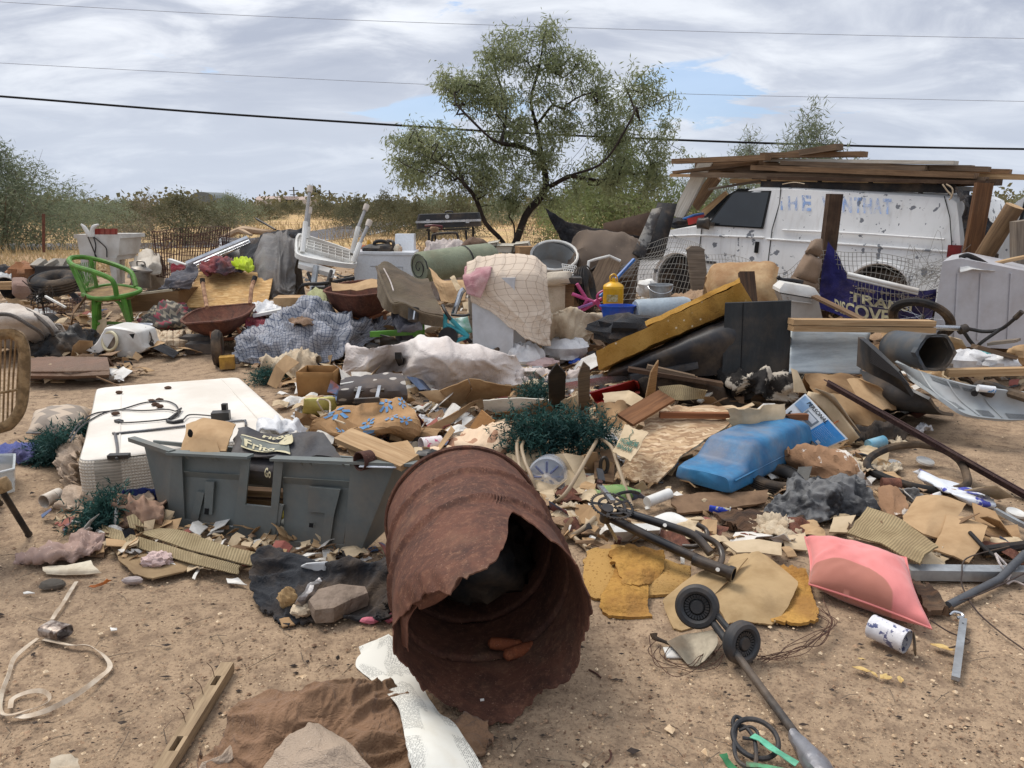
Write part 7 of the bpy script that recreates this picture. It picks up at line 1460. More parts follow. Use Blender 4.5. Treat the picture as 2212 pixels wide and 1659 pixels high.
def tank():
 t=TH('tank','blue moulded plastic tank lying on a rotten board','tank',G(1590,1080));BL=PLA('tank_blue',(52,122,166),(40,100,144),s=5,rough=.55,dust=.35,fine=.3,bump=.12)
 X0,X1=G(1584,1076,.02),G(1742,990,.02);e=un((X1-X0)*V3(1,1,0));n=un(np.cross(UP,e));n=n if n[1]>0 else-n;L=NRM(X1-X0)
 def sec(u,w0,w1,h,z0=.02):
  P=[]
  for k in range(28):
   a=2*pi*k/28;c,s=cos(a),sin(a);c=np.sign(c)*abs(c)**.34;s=np.sign(s)*abs(s)**.34;k2=.5+.5*s;P.append(X0+e*(u*L)+n*(.5*(w0+w1)*.5+.0+c*((w0*(1-k2)+w1*k2)/2))+UP*(z0+h/2+s*h/2))
  return NA(P)
 S=[(-.07,.2,.16,.07,.07),(-.06,.30,.26,.10,.04),(-.02,.35,.31,.115,.025),(.08,.37,.33,.12,.02),(.17,.37,.32,.13,.02),(.20,.38,.30,.15,.02),(.25,.38,.27,.25,.02),(.29,.38,.27,.275,.02),(.55,.38,.28,.27,.02),(.85,.38,.28,.26,.025),(.97,.37,.27,.24,.04),(1.03,.32,.24,.21,.05),(1.05,.22,.16,.15,.08)]
 m=M().loft([sec(u,a,b,h*.78,z)for u,a,b,h,z in S]);PT(t,'shell',m,BL,50)
 m=M().tube([sec(u,.365 if u>.0 else .34,.3,.02,.085)[14]-n*.003 for u in LSP(0,1.0,14)],.006,5);PT(t,'mould_seam',m,BL)
 SH('board','brown water-stained board under the blue tank','board',[[(1450,1070,.05),(1560,1062,.05),(1665,1058,.05)],[(1440,1085,.04),(1560,1080,.04),(1665,1070,.04)],[(1462,1110,.015),(1570,1100,.015),(1660,1085,.02)]],mat('wet_board',(128,102,78),(96,74,56),s=4),nu=16,nv=8,th=.012,sm=40,amp=.01,jag=.04)
 tyre('tyre','black ribbed tyre half under the right end of the blue tank','tyre',G(1672,1032,.05),un(V3(.1,-.1,1)),.17,.04)
tank()
SH('rotten_board','rotten dark wooden board lying below the blue tank','board',[[(1535,1105,.05),(1600,1100,.06),(1700,1110,.06),(1770,1130,.05)],[(1545,1122,.04),(1620,1130,.04),(1700,1140,.04),(1765,1145,.03)],[(1570,1140,.01),(1620,1155,.01),(1690,1152,.01),(1760,1155,.01)]],mat('rotten_wood',(92,68,50),(52,40,33),s=5,bump=.9,bs=24,stretch=(1,5,1)),nu=24,nv=10,amp=.02,sc=7,jag=.08,th=.02,sm=40)
m=M().tube([G(1398,1085,.05),G(1446,1066,.06)],.028,12);SG('pipe','short white plastic pipe lying left of the blue tank','pipe',m,WHT)
m=M().lathe([(0,0),(.032,0),(.032,.006),(.022,.008),(.016,.10),(0,.10)],G(1577,1108,.04),un(V3(-1,.35,.12)),18,sq=.55);SG('bottle','flat blue and silver bottle below the blue tank','bottle',m,mat('blue_can',(40,64,170),(176,172,150),s=10,lo=.5,hi=.54,rough=.3,dust=.1))
def printer_box():
 t=TH('printer_box','open printer carton with a blue and white printed side','box',G(1760,975));a,b,c,d_=G(1746,845,.33),G(1685,893,.22),G(1760,962,.06),G(1828,940,.12)
 m=M();ev=m.patch([[G(1740,850,.36),G(1832,948,.12)],[G(1686,896,.26),G(1768,975,.03)]],10,10,lin=1,amp=.006,sc=6,mode='soft',th=.006);PT(t,'printed_side',m,mat('printed_white',(222,226,228),(206,212,216),s=3,rough=.5,bump=.05,dust=.08))
 BP=mat('box_blue',(46,128,196),(70,146,206),s=5,rough=.5,bump=0,dust=.06);SK=mat('sky_print',(150,178,204),(110,142,176),s=6,rough=.5,bump=0,dust=.06);BK=mat('print_black',(28,28,30),bump=0,dust=0,fine=0);GK=mat('print_grey',(120,130,140),bump=0,dust=0)
 def quad(u0,v0,u1,v1,mt,nm='print',off=.004):
  m=M().loft([NA([ev(u,v,off)for u in LSP(u0,u1,5)])for v in LSP(v0,v1,5)],cap=0,closed=0);PT(t,nm,m,mt)
 quad(.56,.06,.98,.92,BP);quad(.02,.06,.22,.5,SK);quad(.24,.30,.52,.62,GK,off=.005);quad(.27,.34,.48,.52,mat('print_pale',(206,212,218),bump=0,dust=.05),off=.007);quad(.78,.74,.86,.84,mat('print_pale',(206,212,218)),off=.007)
 evr=lambda u,v,off=.003:ev(u,v,off)
 mark(t,'lettering','PERSONAL',evr,.14,.20,.46,.12,BK,off=.006,bold=.02,italic=.2);mark(t,'lettering','brother',evr,.06,.94,.48,.24,BK,off=.006,bold=.03)
 m=M()
 for k in range(9):letter(m,'m n l u n e r i t a',evr,.60,.30+k*.055,.30-.05*(k%3),.025,off=.007)
 PT(t,'fine_print',m,mat('print_pale',(206,212,218)),False,kind=SU)
 sheetm=M();sheetm.patch([[G(1746,845,.35),G(1790,862,.3),G(1856,945,.1)],[G(1744,853,.34),G(1782,890,.22),G(1833,962,.03)]],10,6,amp=.006,mode=CR,th=.006);PT(t,'end_wall',sheetm,CARD_P,True)
 m=M();m.patch([[G(1760,838,.38),G(1800,852,.34)],[G(1800,870,.22),G(1860,935,.12)]],8,8,amp=.006,mode=CR,th=.006);PT(t,'far_wall',m,card('carton_inside',(164,146,122),(146,128,104)),True)
 m=M().tube(PH([G(1735,938,.12),G(1765,925,.15),G(1800,915,.17),G(1805,912,.17),G(1826,902,.18)],14),.005,5);SG('cord','orange cord stretched across the printer carton','cord',m,mat('orange_cord',(176,110,72),(150,90,58)))
printer_box()
cb('crumpled brown kraft paper right of the black board',[[(1735,805,.32),(1770,798,.34),(1840,800,.32),(1905,825,.28)],[(1740,830,.24),(1790,830,.26),(1850,835,.24),(1925,860,.18)],[(1760,860,.16),(1800,862,.16),(1870,870,.14),(1945,885,.1)]],CARD_B,amp=.06,sc=5,jag=.04,nu=20,nv=16,back=.2)
cb('flat brown paper sheet right of the printer carton',[[(1780,855,.2),(1830,850,.2),(1910,895,.12)],[(1820,890,.12),(1860,890,.1),(1920,910,.06)],[(1852,918,.03),(1880,922,.02),(1922,918,.02)]],CARD,amp=.03,jag=.04)
cb('brown paper fold lying over the rusty angle iron',[[(1828,818,.33),(1850,815,.34),(1875,830,.32)],[(1850,850,.27),(1880,848,.27),(1935,865,.2)],[(1890,882,.2),(1915,882,.2),(1940,885,.14)]],CARD,amp=.03)
cb('pale fibreboard edge standing right of the black board',[[(1708,795,.36),(1722,800,.35)],[(1718,845,.22),(1745,850,.2)]],CARD_P,nu=4,nv=8)
m=M();P0,P1=G(1784,822,.36),G(2240,1080,.02);m.beam(P0,P1,.05,.008,V3(.3,.3,1));m.beam(P0+V3(.02,.02,-.02),P1+V3(.02,.02,-.02),.008,.045);SG('angle_iron','long rusty angle iron slanting down to the right edge','iron bar',m,rust('iron_rust',(76,56,54),(56,42,42),(92,70,64)))
m=M().tube(PH([G(1985,960,.10),G(1930,965,.10),G(1885,985,.08),G(1873,1005,.06),G(1890,1022,.04),G(1940,1042,.03),G(1990,1055,.03),G(2040,1060,.03),G(2085,1050,.04),G(2088,1025,.06),G(2070,992,.08),G(2030,968,.1),G(1985,960,.10)],60),.022,9,closed=1);SG('tyre','loose black bicycle tyre lying on the dirt at the right','tyre',m,RUB)
tin('can','light blue can lying behind the loose bicycle tyre',G(1876,962,.05),V3(1,.35,.15),.035,.12,mat('ltblue_can',(110,172,200),(160,196,210),s=12,rough=.35,dust=.15),open_=0)
rag('rag','charred rags between the printer carton and the loose tyre','rag',[[(1850,925,.08),(1895,922,.1),(1960,935,.06)],[(1845,960,.03),(1895,955,.04),(1950,955,.02)]],mat('char',(44,40,38)),amp=.06,sc=9,nu=22,nv=14,back=.1)
cb('flat pale carton piece half inside the loose tyre',[[(1825,965,.05),(1880,975,.06),(1925,970,.04)],[(1850,1000,.02),(1890,1010,.03),(1915,1012,.02)]],CARD_P,amp=.02)
SH('board','bark-rough rotten board with white peeling paint','board',[[(1690,975,.14),(1740,965,.18),(1800,970,.18),(1840,985,.16)],[(1685,985,.10),(1740,995,.13),(1810,1005,.14),(1870,1020,.12)],[(1712,1012,.04),(1760,1030,.05),(1830,1050,.05),(1892,1052,.03)]],mat('peeling_board',(146,112,84),(214,206,196),s=7,lo=.54,hi=.57,bump=.8,bs=26,dust=.1,stretch=(1,.5,1)),nu=30,nv=16,amp=.02,sc=8,jag=.06,th=.03,sm=40,back=.08)
SH('board','smaller piece of the peeling white rotten board near the cardboard stack','board',[[(1895,1055,.08),(1930,1052,.09),(1960,1070,.07)],[(1893,1080,.05),(1930,1085,.06),(1965,1095,.05)],[(1905,1110,.02),(1935,1116,.02),(1955,1112,.02)]],mat('peeling_board',(146,112,84)),nu=16,nv=12,amp=.015,jag=.06,th=.02,sm=40)
rag('ash_heap','grey-black heap of melted ash and foam','ash',[[(1725,1030,.10),(1770,1022,.13),(1810,1025,.13),(1845,1040,.09)],[(1685,1062,.09),(1750,1058,.13),(1810,1055,.12),(1878,1072,.06)],[(1655,1095,.05),(1740,1092,.09),(1810,1086,.08),(1888,1092,.04)],[(1648,1122,.01),(1730,1132,.02),(1800,1124,.02),(1885,1110,.01)]],mat('melted_ash',(112,112,112),(46,47,50),s=9,lo=.42,hi=.6,bump=1.0,bs=22,dust=.0),amp=.045,sc=9,seed=5,nu=90,nv=64,amp2=.016,mode='soft')
cb('grey scrap sheet leaning over the ash heap',[[(1725,1008,.17),(1755,1008,.18)],[(1715,1038,.1),(1745,1045,.1)]],mat('grey_scrap',(126,124,118),(104,102,98)),nu=6,nv=6)
SH('packaging','white and blue printed plastic packaging at the end of the loose tyre','packaging',[[(1980,1012,.05),(2030,1030,.06),(2090,1048,.05),(2140,1065,.05)],[(1982,1030,.05),(2035,1055,.07),(2095,1075,.06),(2156,1090,.04)],[(1990,1042,.02),(2040,1072,.02),(2100,1092,.02),(2150,1100,.01)]],mat('pack_print',(222,226,232),(62,74,168),s=7,lo=.56,hi=.58,rough=.35,dust=.1,bump=.1),nu=24,nv=12,amp=.03,sc=7,mode=CR,jag=.04,back=.05)
for a,b,r,lab in((1998,998,.05,'white foil lid on the dirt inside the loose tyre'),(1932,1002,.035,'small crushed white cup by the tyre'),(2193,1110,.042,'round white cup lid at the right edge')):m=M().lathe([(0,.008),(r*.8,.008),(r,.012),(r,0),(0,.0)],G(a,b,.015),un(V3(.1,-.2,1)),20);SG('lid',lab,'lid',m,WHT)
tin('can','rusty brown open tin under the loose tyre',G(1905,1048,.04),V3(1,-.2,.05),.04,.09,RUST)
SH('paper','white printed card at the top of the cardboard stack','paper',[[(1985,1078,.07),(2030,1062,.08)],[(1988,1098,.05),(2038,1082,.05)]],mat('red_print',(218,214,210),(170,90,96),s=16,lo=.6,hi=.64),lin=1,nu=4,nv=4,amp=.006,th=.003)
rag('rag','grey rag between the ash heap and the white packaging','rag',[[(1945,1060,.06),(1975,1058,.07),(1998,1068,.05)],[(1950,1078,.02),(1975,1085,.02),(1995,1085,.02)]],CL_GREY,amp=.04,sc=12,nu=16,nv=10)
for rows,mt,lab in(([[G(1874,1092,.13),G(1955,1122,.13),G(2030,1180,.12)],[G(1850,1120,.11),G(1930,1150,.11),G(2000,1200,.10)],[G(1826,1148,.09),G(1900,1172,.09),G(1990,1222,.08)]],CARD_R,'large corrugated panel on top of the cardboard stack'),([[G(1980,1075,.12),G(2040,1072,.13),G(2090,1085,.12)],[G(1950,1110,.11),G(2010,1105,.12),G(2075,1110,.10)],[G(1948,1125,.10),G(2000,1150,.10),G(2028,1160,.08)]],CARD,'tan folded carton at the top of the cardboard stack'),([[G(2045,1110,.11),G(2090,1115,.11),G(2135,1135,.10)],[G(2030,1150,.10),G(2080,1160,.1),G(2120,1180,.08)],[G(2010,1185,.07),G(2060,1200,.06),G(2095,1215,.04)]],CARD,'tan creased carton at the right of the cardboard stack'),([[G(1828,1155,.06),G(1930,1180,.06)],[G(1900,1200,.04),G(1990,1228,.04)]],CARD_P,'second layer of the cardboard stack'),([[G(1835,1162,.035),G(1935,1190,.035)],[G(1900,1212,.02),G(1992,1235,.02)]],CARD_R,'bottom layer of the cardboard stack'),([[G(2100,1080,.08),G(2150,1100,.07)],[G(2105,1120,.05),G(2180,1150,.04)],[G(2130,1150,.03),G(2195,1190,.02)]],CARD_B,'frayed brown cardboard at the right end of the stack'),([[G(1800,1118,.05),G(1850,1112,.06)],[G(1790,1150,.02),G(1830,1148,.03)]],CARD_P,'pale carton corner left of the cardboard stack'),([[G(2120,1140,.05),G(2200,1130,.05)],[G(2130,1200,.02),G(2210,1190,.02)]],CARD_B,'curled cardboard scrap right of the stack')):cb(lab,rows,mt,amp=.018,th=.008,nu=16,nv=14,sm=40)
BD('pole','pale metal tube slanting from the white packaging to the right edge','pole',G(2150,1102,.04),G(2240,1150,.03),.02,.02,STEEL)
def drum():
 A0,A1=V3(-.19,2.80,.300),V3(-.062,2.10,.296);ax=un(A1-A0);X=un(np.cross(ax,UP));X=X if X[0]>0 else-X;U=un(np.cross(X,ax));U=U if U[2]>0 else-U
 th=NA([0,20,40,48,54,60,66,72,78,84,92,100,112,124,138,150,162,180,200,225,245,258,268,276,284,296,310,330,345,360.]);le=NA([.79,.81,.80,.78,.73,.64,.58,.58,.67,.80,.90,.95,.97,.95,.89,.83,.78,.76,.75,.76,.79,.83,.84,.83,.80,.78,.78,.79,.79,.79])
 n,k=180,120;t=TH('steel_drum','rust-brown steel drum on its side with a torn open front','drum',V3(-.12,2.45,.0));r0=.290
 a=LSP(0,2*pi,n,endpoint=False);L=np.interp(np.degrees(a),th,le);c3=np.stack([np.cos(a)*3,np.sin(a)*3,a*0],1);L=L+.018*vn(c3*3,3)+.013*vn(c3*8,5,True)+.007*vn(c3*21,7,True)
 def grid(dr):
  R=[]
  for i in range(k):
   f=i/(k-1);d=f*L;r=r0+dr+.017*np.exp(-((d-.26)/.011)**2)+.017*np.exp(-((d-.51)/.011)**2)+.005*vn(np.stack([np.cos(a)*1.6,np.sin(a)*1.6,d*4],1),9)+.0012*vn(np.stack([np.cos(a)*6,np.sin(a)*6,d*14],1),2)
   edge=np.clip((d-(L-.10))/.10,0,1);r=r+edge**2*(.014*vn(np.stack([np.cos(a)*4,np.sin(a)*4,d*0],1),6))
   bend=np.exp(-((np.degrees(a)-140)/22)**2)*edge**1.5*.035;r=r-bend
   R.append(A0+np.outer(d,ax)+np.outer(r*np.cos(a),X)+np.outer(r*np.sin(a),U))
  return NA(R)
 O,I=grid(0),grid(-.004);V=np.concatenate([O.reshape(-1,3),I.reshape(-1,3)]);K=n*k;f=[]
 for i in range(k-1):
  for j in range(n):
   q=(i*n+j,i*n+(j+1)%n,(i+1)*n+(j+1)%n,(i+1)*n+j);f.append(q);f.append(tuple(K+e for e in q[::-1]))
 for j in range(n):q=(k-1)*n+j;q2=(k-1)*n+(j+1)%n;f.append((q,q2,K+q2,K+q))
 V[:,2]=np.maximum(V[:,2],gz(0,V[:,1])+.002)
 m=M().add(V,f,np.concatenate([np.tile(np.stack([a*.29,a*0],1),(k,1))]*2));PT(t,'shell',m,rust('drum_rust',(104,67,52),(66,44,37),(132,94,72),.2),50)
 m=M().tube([A0+(r0+.006)*(cos(b)*X+sin(b)*U)for b in LSP(0,6.2832,65)],.009,6,closed=1);PT(t,'chime',m,rust('drum_rust'))
 m=M().lathe([(0,.012),(r0-.005,.012),(r0-.005,.015),(0,.015)],A0,ax,48);PT(t,'end_plate',m,RUST_D)
 def S(deg,d,r):b=math.radians(deg);return A0+ax*d+(cos(b)*X+sin(b)*U)*r
 m=M();m.patch([[S(98,.70,.288),S(118,.80,.280),S(140,.80,.262),S(160,.77,.278)],[S(100,.74,.25),S(120,.83,.235),S(142,.82,.225),S(160,.79,.25)],[S(106,.70,.205),S(122,.77,.18),S(144,.77,.185),S(158,.76,.22)]],22,14,amp=.02,sc=9,mode=CR,jag=.14,seed=4,th=.003);PT(t,'torn_flap',m,rust('drum_rust'),40)
 m=M();m.patch([[S(150,.74,.27),S(170,.74,.282),S(195,.74,.285)],[S(152,.80,.245),S(172,.80,.258),S(195,.79,.27)]],14,8,amp=.012,sc=11,mode=CR,jag=.14,seed=7,th=.003);PT(t,'torn_flap',m,rust('drum_rust'),40)
 m=M().blob(A0+ax*.16-U*.09+X*.03,(.19,.15,.13),14,.24,2.4,seed=3);o=SG('black_bag','black plastic bag stuffed in the far end of the drum','bag',m,mat('black_film',(42,44,46)),sm=True)
 for k_,(dx,dl,b)in enumerate(((.05,.50,.35),(.09,.545,-.35))):m=M();p=A0+ax*dl-U*.245+X*(dx+.03);d=un(X*cos(b)+ax*sin(b));m.tube([p-d*.06,p-d*.05,p,p+d*.05,p+d*.06],[.008,.02,.022,.02,.008],10);SG('cob',['further of two brown cylinders inside the drum','nearer of two brown cylinders inside the drum'][k_],'cylinder',m,rust('orange_rust2',(140,78,48),(100,54,36),(160,100,66)),'brown cylinders in the drum')
 m=M();p=S(262,.73,.283);m.tube([p,p+X*.012],.004,8);SG('cigarette','cigarette butt lying inside the drum near its front lip','cigarette',m,mat('paper_white',(226,222,214)))
drum()
def grey_tray():
 GP=mat('tray_grey',(108,114,112),(96,102,101),s=3,rough=.55,bump=.06,dust=.22,fine=.12);Yp=lambda px:3.46-(px-355)*.00088
 f=lambda a,b,d=.0:y(a,b,Yp(a)+d);t=TH('plastic_tray','big grey moulded plastic tray with two recessed bays lying before the mattress','tray',f(560,1175));pz=V3(.0,.014,0)
 def pl(nm,q,e=pz,mt=GP):m=M().poly([p if isinstance(p,np.ndarray)else f(*p)for p in q],e);return PT(t,nm,m,mt,30)
 pl('stile',[(372,980),(392,982),(400,1148),(360,1142)]);pl('stile',[(522,990),(540,991),(530,1088),(520,1167),(500,1164)]);pl('stile',[(592,994),(612,996),(592,1179),(578,1176),(585,1095)]);pl('stile',[(757,1004),(852,1008),(772,1204),(742,1200)])
 pl('bottom_rail',[(398,1122),(502,1140),(500,1165),(399,1149)]);pl('bottom_rail',[(528,1090),(586,1096),(580,1176),(518,1167)]);pl('bottom_rail',[(594,1168),(744,1178),(742,1200),(592,1178)])
 m=M().beam(f(366,977,-.005),f(541,986,-.005),.05,.012,V3(0,0,1));PT(t,'rim',m,GP);m=M().beam(f(590,990,-.005),f(905,1002,-.005),.05,.012,V3(0,0,1));PT(t,'rim',m,GP)
 m=M().beam(f(284,948,.15),f(372,977,-.01),.035,.02,V3(0,0,1));PT(t,'rim',m,GP)
 pl('side_wall',[f(310,958,.16),f(374,982,0),f(362,1142,0),f(352,1130,.12)],V3(.012,.004,0));pl('side_wall',[f(852,1008,0),f(905,1003,.22),f(850,1130,.26),f(774,1203,0)],V3(-.012,.004,0))
 pl('back_wall',[f(330,952,.42),f(905,1000,.45),f(840,1120,.45),f(370,1080,.42)]);pl('floor',[f(362,1140,.015),f(770,1202,.015),f(840,1120,.44),f(372,1082,.41)],V3(0,0,-.01))
 for x0,x1,y0,y1,s in((391,524,984,1128,0),(611,759,997,1174,1)):
  dy=(x1-x0)*.09
  pl('bay_back',[f(x0-2,y0,.05),f(x1+4,y0+dy*.6,.05),f(x1-18,y1+dy*.7,.018),f(x0+4,y1,.018)])
  m=M();a,b=f(x0,y0+34,.02),f(x1,y0+34+dy*.7,.02);m.loft([NA([p,p+V3(0,.045,-.012),p+V3(0,.045,-.035),p+V3(0,.02,-.04)])for p in(a,b)]);PT(t,'shelf',m,GP,30)
  q=[((443,1040),(462,1042),(458,1112),(440,1110)),((425,1062),(441,1065),(424,1139),(408,1136)),((505,1128),(520,1130),(516,1152),(501,1150))]if s==0 else[((668,1052),(735,1058),(722,1110),(664,1105)),((596,1090),(612,1093),(598,1165),(582,1162)),((702,1105),(722,1108),(712,1178),(692,1175))]
  for z in q:pl('slat',[f(a,b,.004)for a,b in z],V3(0,.02,0))
  pl('hole',[f(a,b,.0005)for a,b in(((442,1098),(451,1099),(450,1112),(441,1111))if s==0 else((668,1130),(677,1131),(676,1140),(667,1139)))],V3(0,.002,0),SEAM)
 for px in(386,396,410,452,462,644,664,735,752):
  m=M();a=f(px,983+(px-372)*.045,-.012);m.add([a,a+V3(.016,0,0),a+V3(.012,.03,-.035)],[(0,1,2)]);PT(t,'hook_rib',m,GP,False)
 cb('open brown carton sitting in the left of the grey tray',[[f(400,912,.30),f(440,898,.36),f(512,918,.30)],[f(394,940,.14),f(430,935,.12),f(500,945,.14)],[f(387,972,.03),f(425,974,.04),f(490,976,.04)]],CARD,nu=16,nv=12,amp=.022,jag=.02)
 cb('bent flap of the brown carton in the grey tray',[[f(405,952,.06),f(436,945,.05),f(470,955,.06)],[f(410,978,.0),f(440,985,.0),f(478,982,.02)]],CARD,nu=8,nv=6,amp=.02)
 m=M().blob(f(411,936,.08),(.012,.01,.02),6,.1);SG('hole_patch','dark finger hole in the brown carton','hole',m,SEAM)
 def chips():
  BB=mat('bag_charcoal',(58,59,64),(46,47,52),s=6,rough=.6,dust=.14,bump=.2);PB=mat('print_cream',(212,204,172),(196,186,150),s=10,rough=.6,bump=0,dust=.06);GR=mat('band_grey',(126,130,124),(106,112,106),bump=0,s=8,dust=.1)
  t2=TH('snack_carton','charcoal snack carton with pale lettering lying in the grey tray','carton',f(620,1000));m=M();ev=m.patch([[f(512,922,.26),f(570,930,.32),f(640,930,.34),f(695,935,.3)],[f(502,950,.18),f(565,955,.2),f(640,955,.22),f(722,960,.2)],[f(492,980,.06),f(560,985,.07),f(640,990,.07),f(748,996,.05)]],24,16,amp=.035,sc=7,mode=CR,th=.006,jag=.04);PT(t2,'top_panel',m,BB,40)
  mark(t2,'lettering','ritos',ev,.30,.34,.30,.20,PB,slope=-.02,off=.012,bold=.03,italic=.2)
  m=M().loft([NA([ev(u,.52+.10*sin(u*3.1)*0+v*.34+.12*(u-.3),.012)for u in LSP(.1,.62,14)])for v in(0,.5,1)],cap=0,closed=0);PT(t2,'band',m,GR);mark(t2,'lettering','Frito',ev,.14,.82,.34,.24,PB,slope=.08,off=.018,bold=.02)
  m=M().loft([NA([ev(u,.50+.12*(u-.3)-v,.013)for u in LSP(.1,.62,14)])for v in(0,.035)],cap=0,closed=0);m.loft([NA([ev(u,.85+.12*(u-.3)+v,.013)for u in LSP(.1,.62,14)])for v in(0,.04)],cap=0,closed=0);PT(t2,'stripes',m,PB,kind=SU)
  m=M();P=[ev(.60+.075*cos(q),.54+.20*sin(q),.016)for q in LSP(0,6.28,21)[:-1]];m.add(P,[tuple(range(20))]);PT(t2,'emblem',m,PB,False)
  m=M();e2=m.patch([[f(535,985,.12),f(592,992,.12)],[f(533,1015,.05),f(590,1022,.05)],[f(532,1042,.12),f(586,1052,.12)]],8,8,amp=.006,th=.006);PT(t2,'front_panel',m,BB,40);mark(t2,'lettering','Go',e2,.72,.62,.26,.26,PB,off=.008,bold=.03)
 chips()
 for k_,yy in enumerate((1060,1080)):BD('board',['upper brown board seen through the notch of the grey tray','lower brown board seen through the notch of the grey tray'][k_],'board',f(520,yy,.2),f(620,yy+6,.25),.05,.03,W_BROWN)
 m=M().blob(f(562,1112,.12),(.12,.08,.03),8,.2);SG('bag','yellow plastic seen through the notch of the grey tray','bag',m,mat('yellow_film2',(190,170,40),(160,140,30),rough=.5))
 BD('plank','light pine plank lying across the right end of the grey tray','plank',f(742,940,.2),f(886,1000,.0),.10,.025,W_PINE,None,V3(0,-.4,1))
 def star():
  t3=TH('cardboard_box','flattened brown carton with dark lettering behind the pine plank','box',f(800,1005,.2));m=M();ev=m.patch([[f(738,940,.24),f(800,955,.26),f(880,950,.28)],[f(752,975,.14),f(820,985,.14),f(905,985,.16)],[f(775,1000,.08),f(830,1006,.08),f(900,1002,.1)]],16,10,amp=.014,sc=7,mode=CR,th=.006);PT(t3,'panel',m,CARD,False)
  mark(t3,'lettering','Starb',ev,.04,.38,.34,.26,mat('print_black',(28,28,30)),slope=.10,off=.008,bold=.03);mark(t3,'lettering','S',ev,.44,.50,.08,.26,mat('print_black',(28,28,30)),off=.008,bold=.03)
 star()
 tin('can','rusty open tin under the brown lettered carton in the grey tray',f(800,992,.02),V3(-.7,-.8,.1),.04,.06,RUST_D)
 SH('card','white plastic card lying on the rim of the grey tray','card',[[f(786,992,.02),f(853,998,.02)],[f(775,1008,-.05),f(856,1010,-.05)]],PLA('white_card',(206,212,222),(190,196,206)),lin=1,nu=4,nv=3,th=.004)
 cb('rolled cardboard tube at the right end of the grey tray',[[f(895,968,.2),f(912,970,.2)],[f(900,1002,.1),f(922,1000,.1)]],CARD_P,nu=4,nv=5)
 m=M().blob(f(925,985,.15),(.05,.04,.03),8,.3,lin=1);SG('scrap','dark scrap between the tray and the dotted fabric','scrap',m,BLK)
grey_tray()
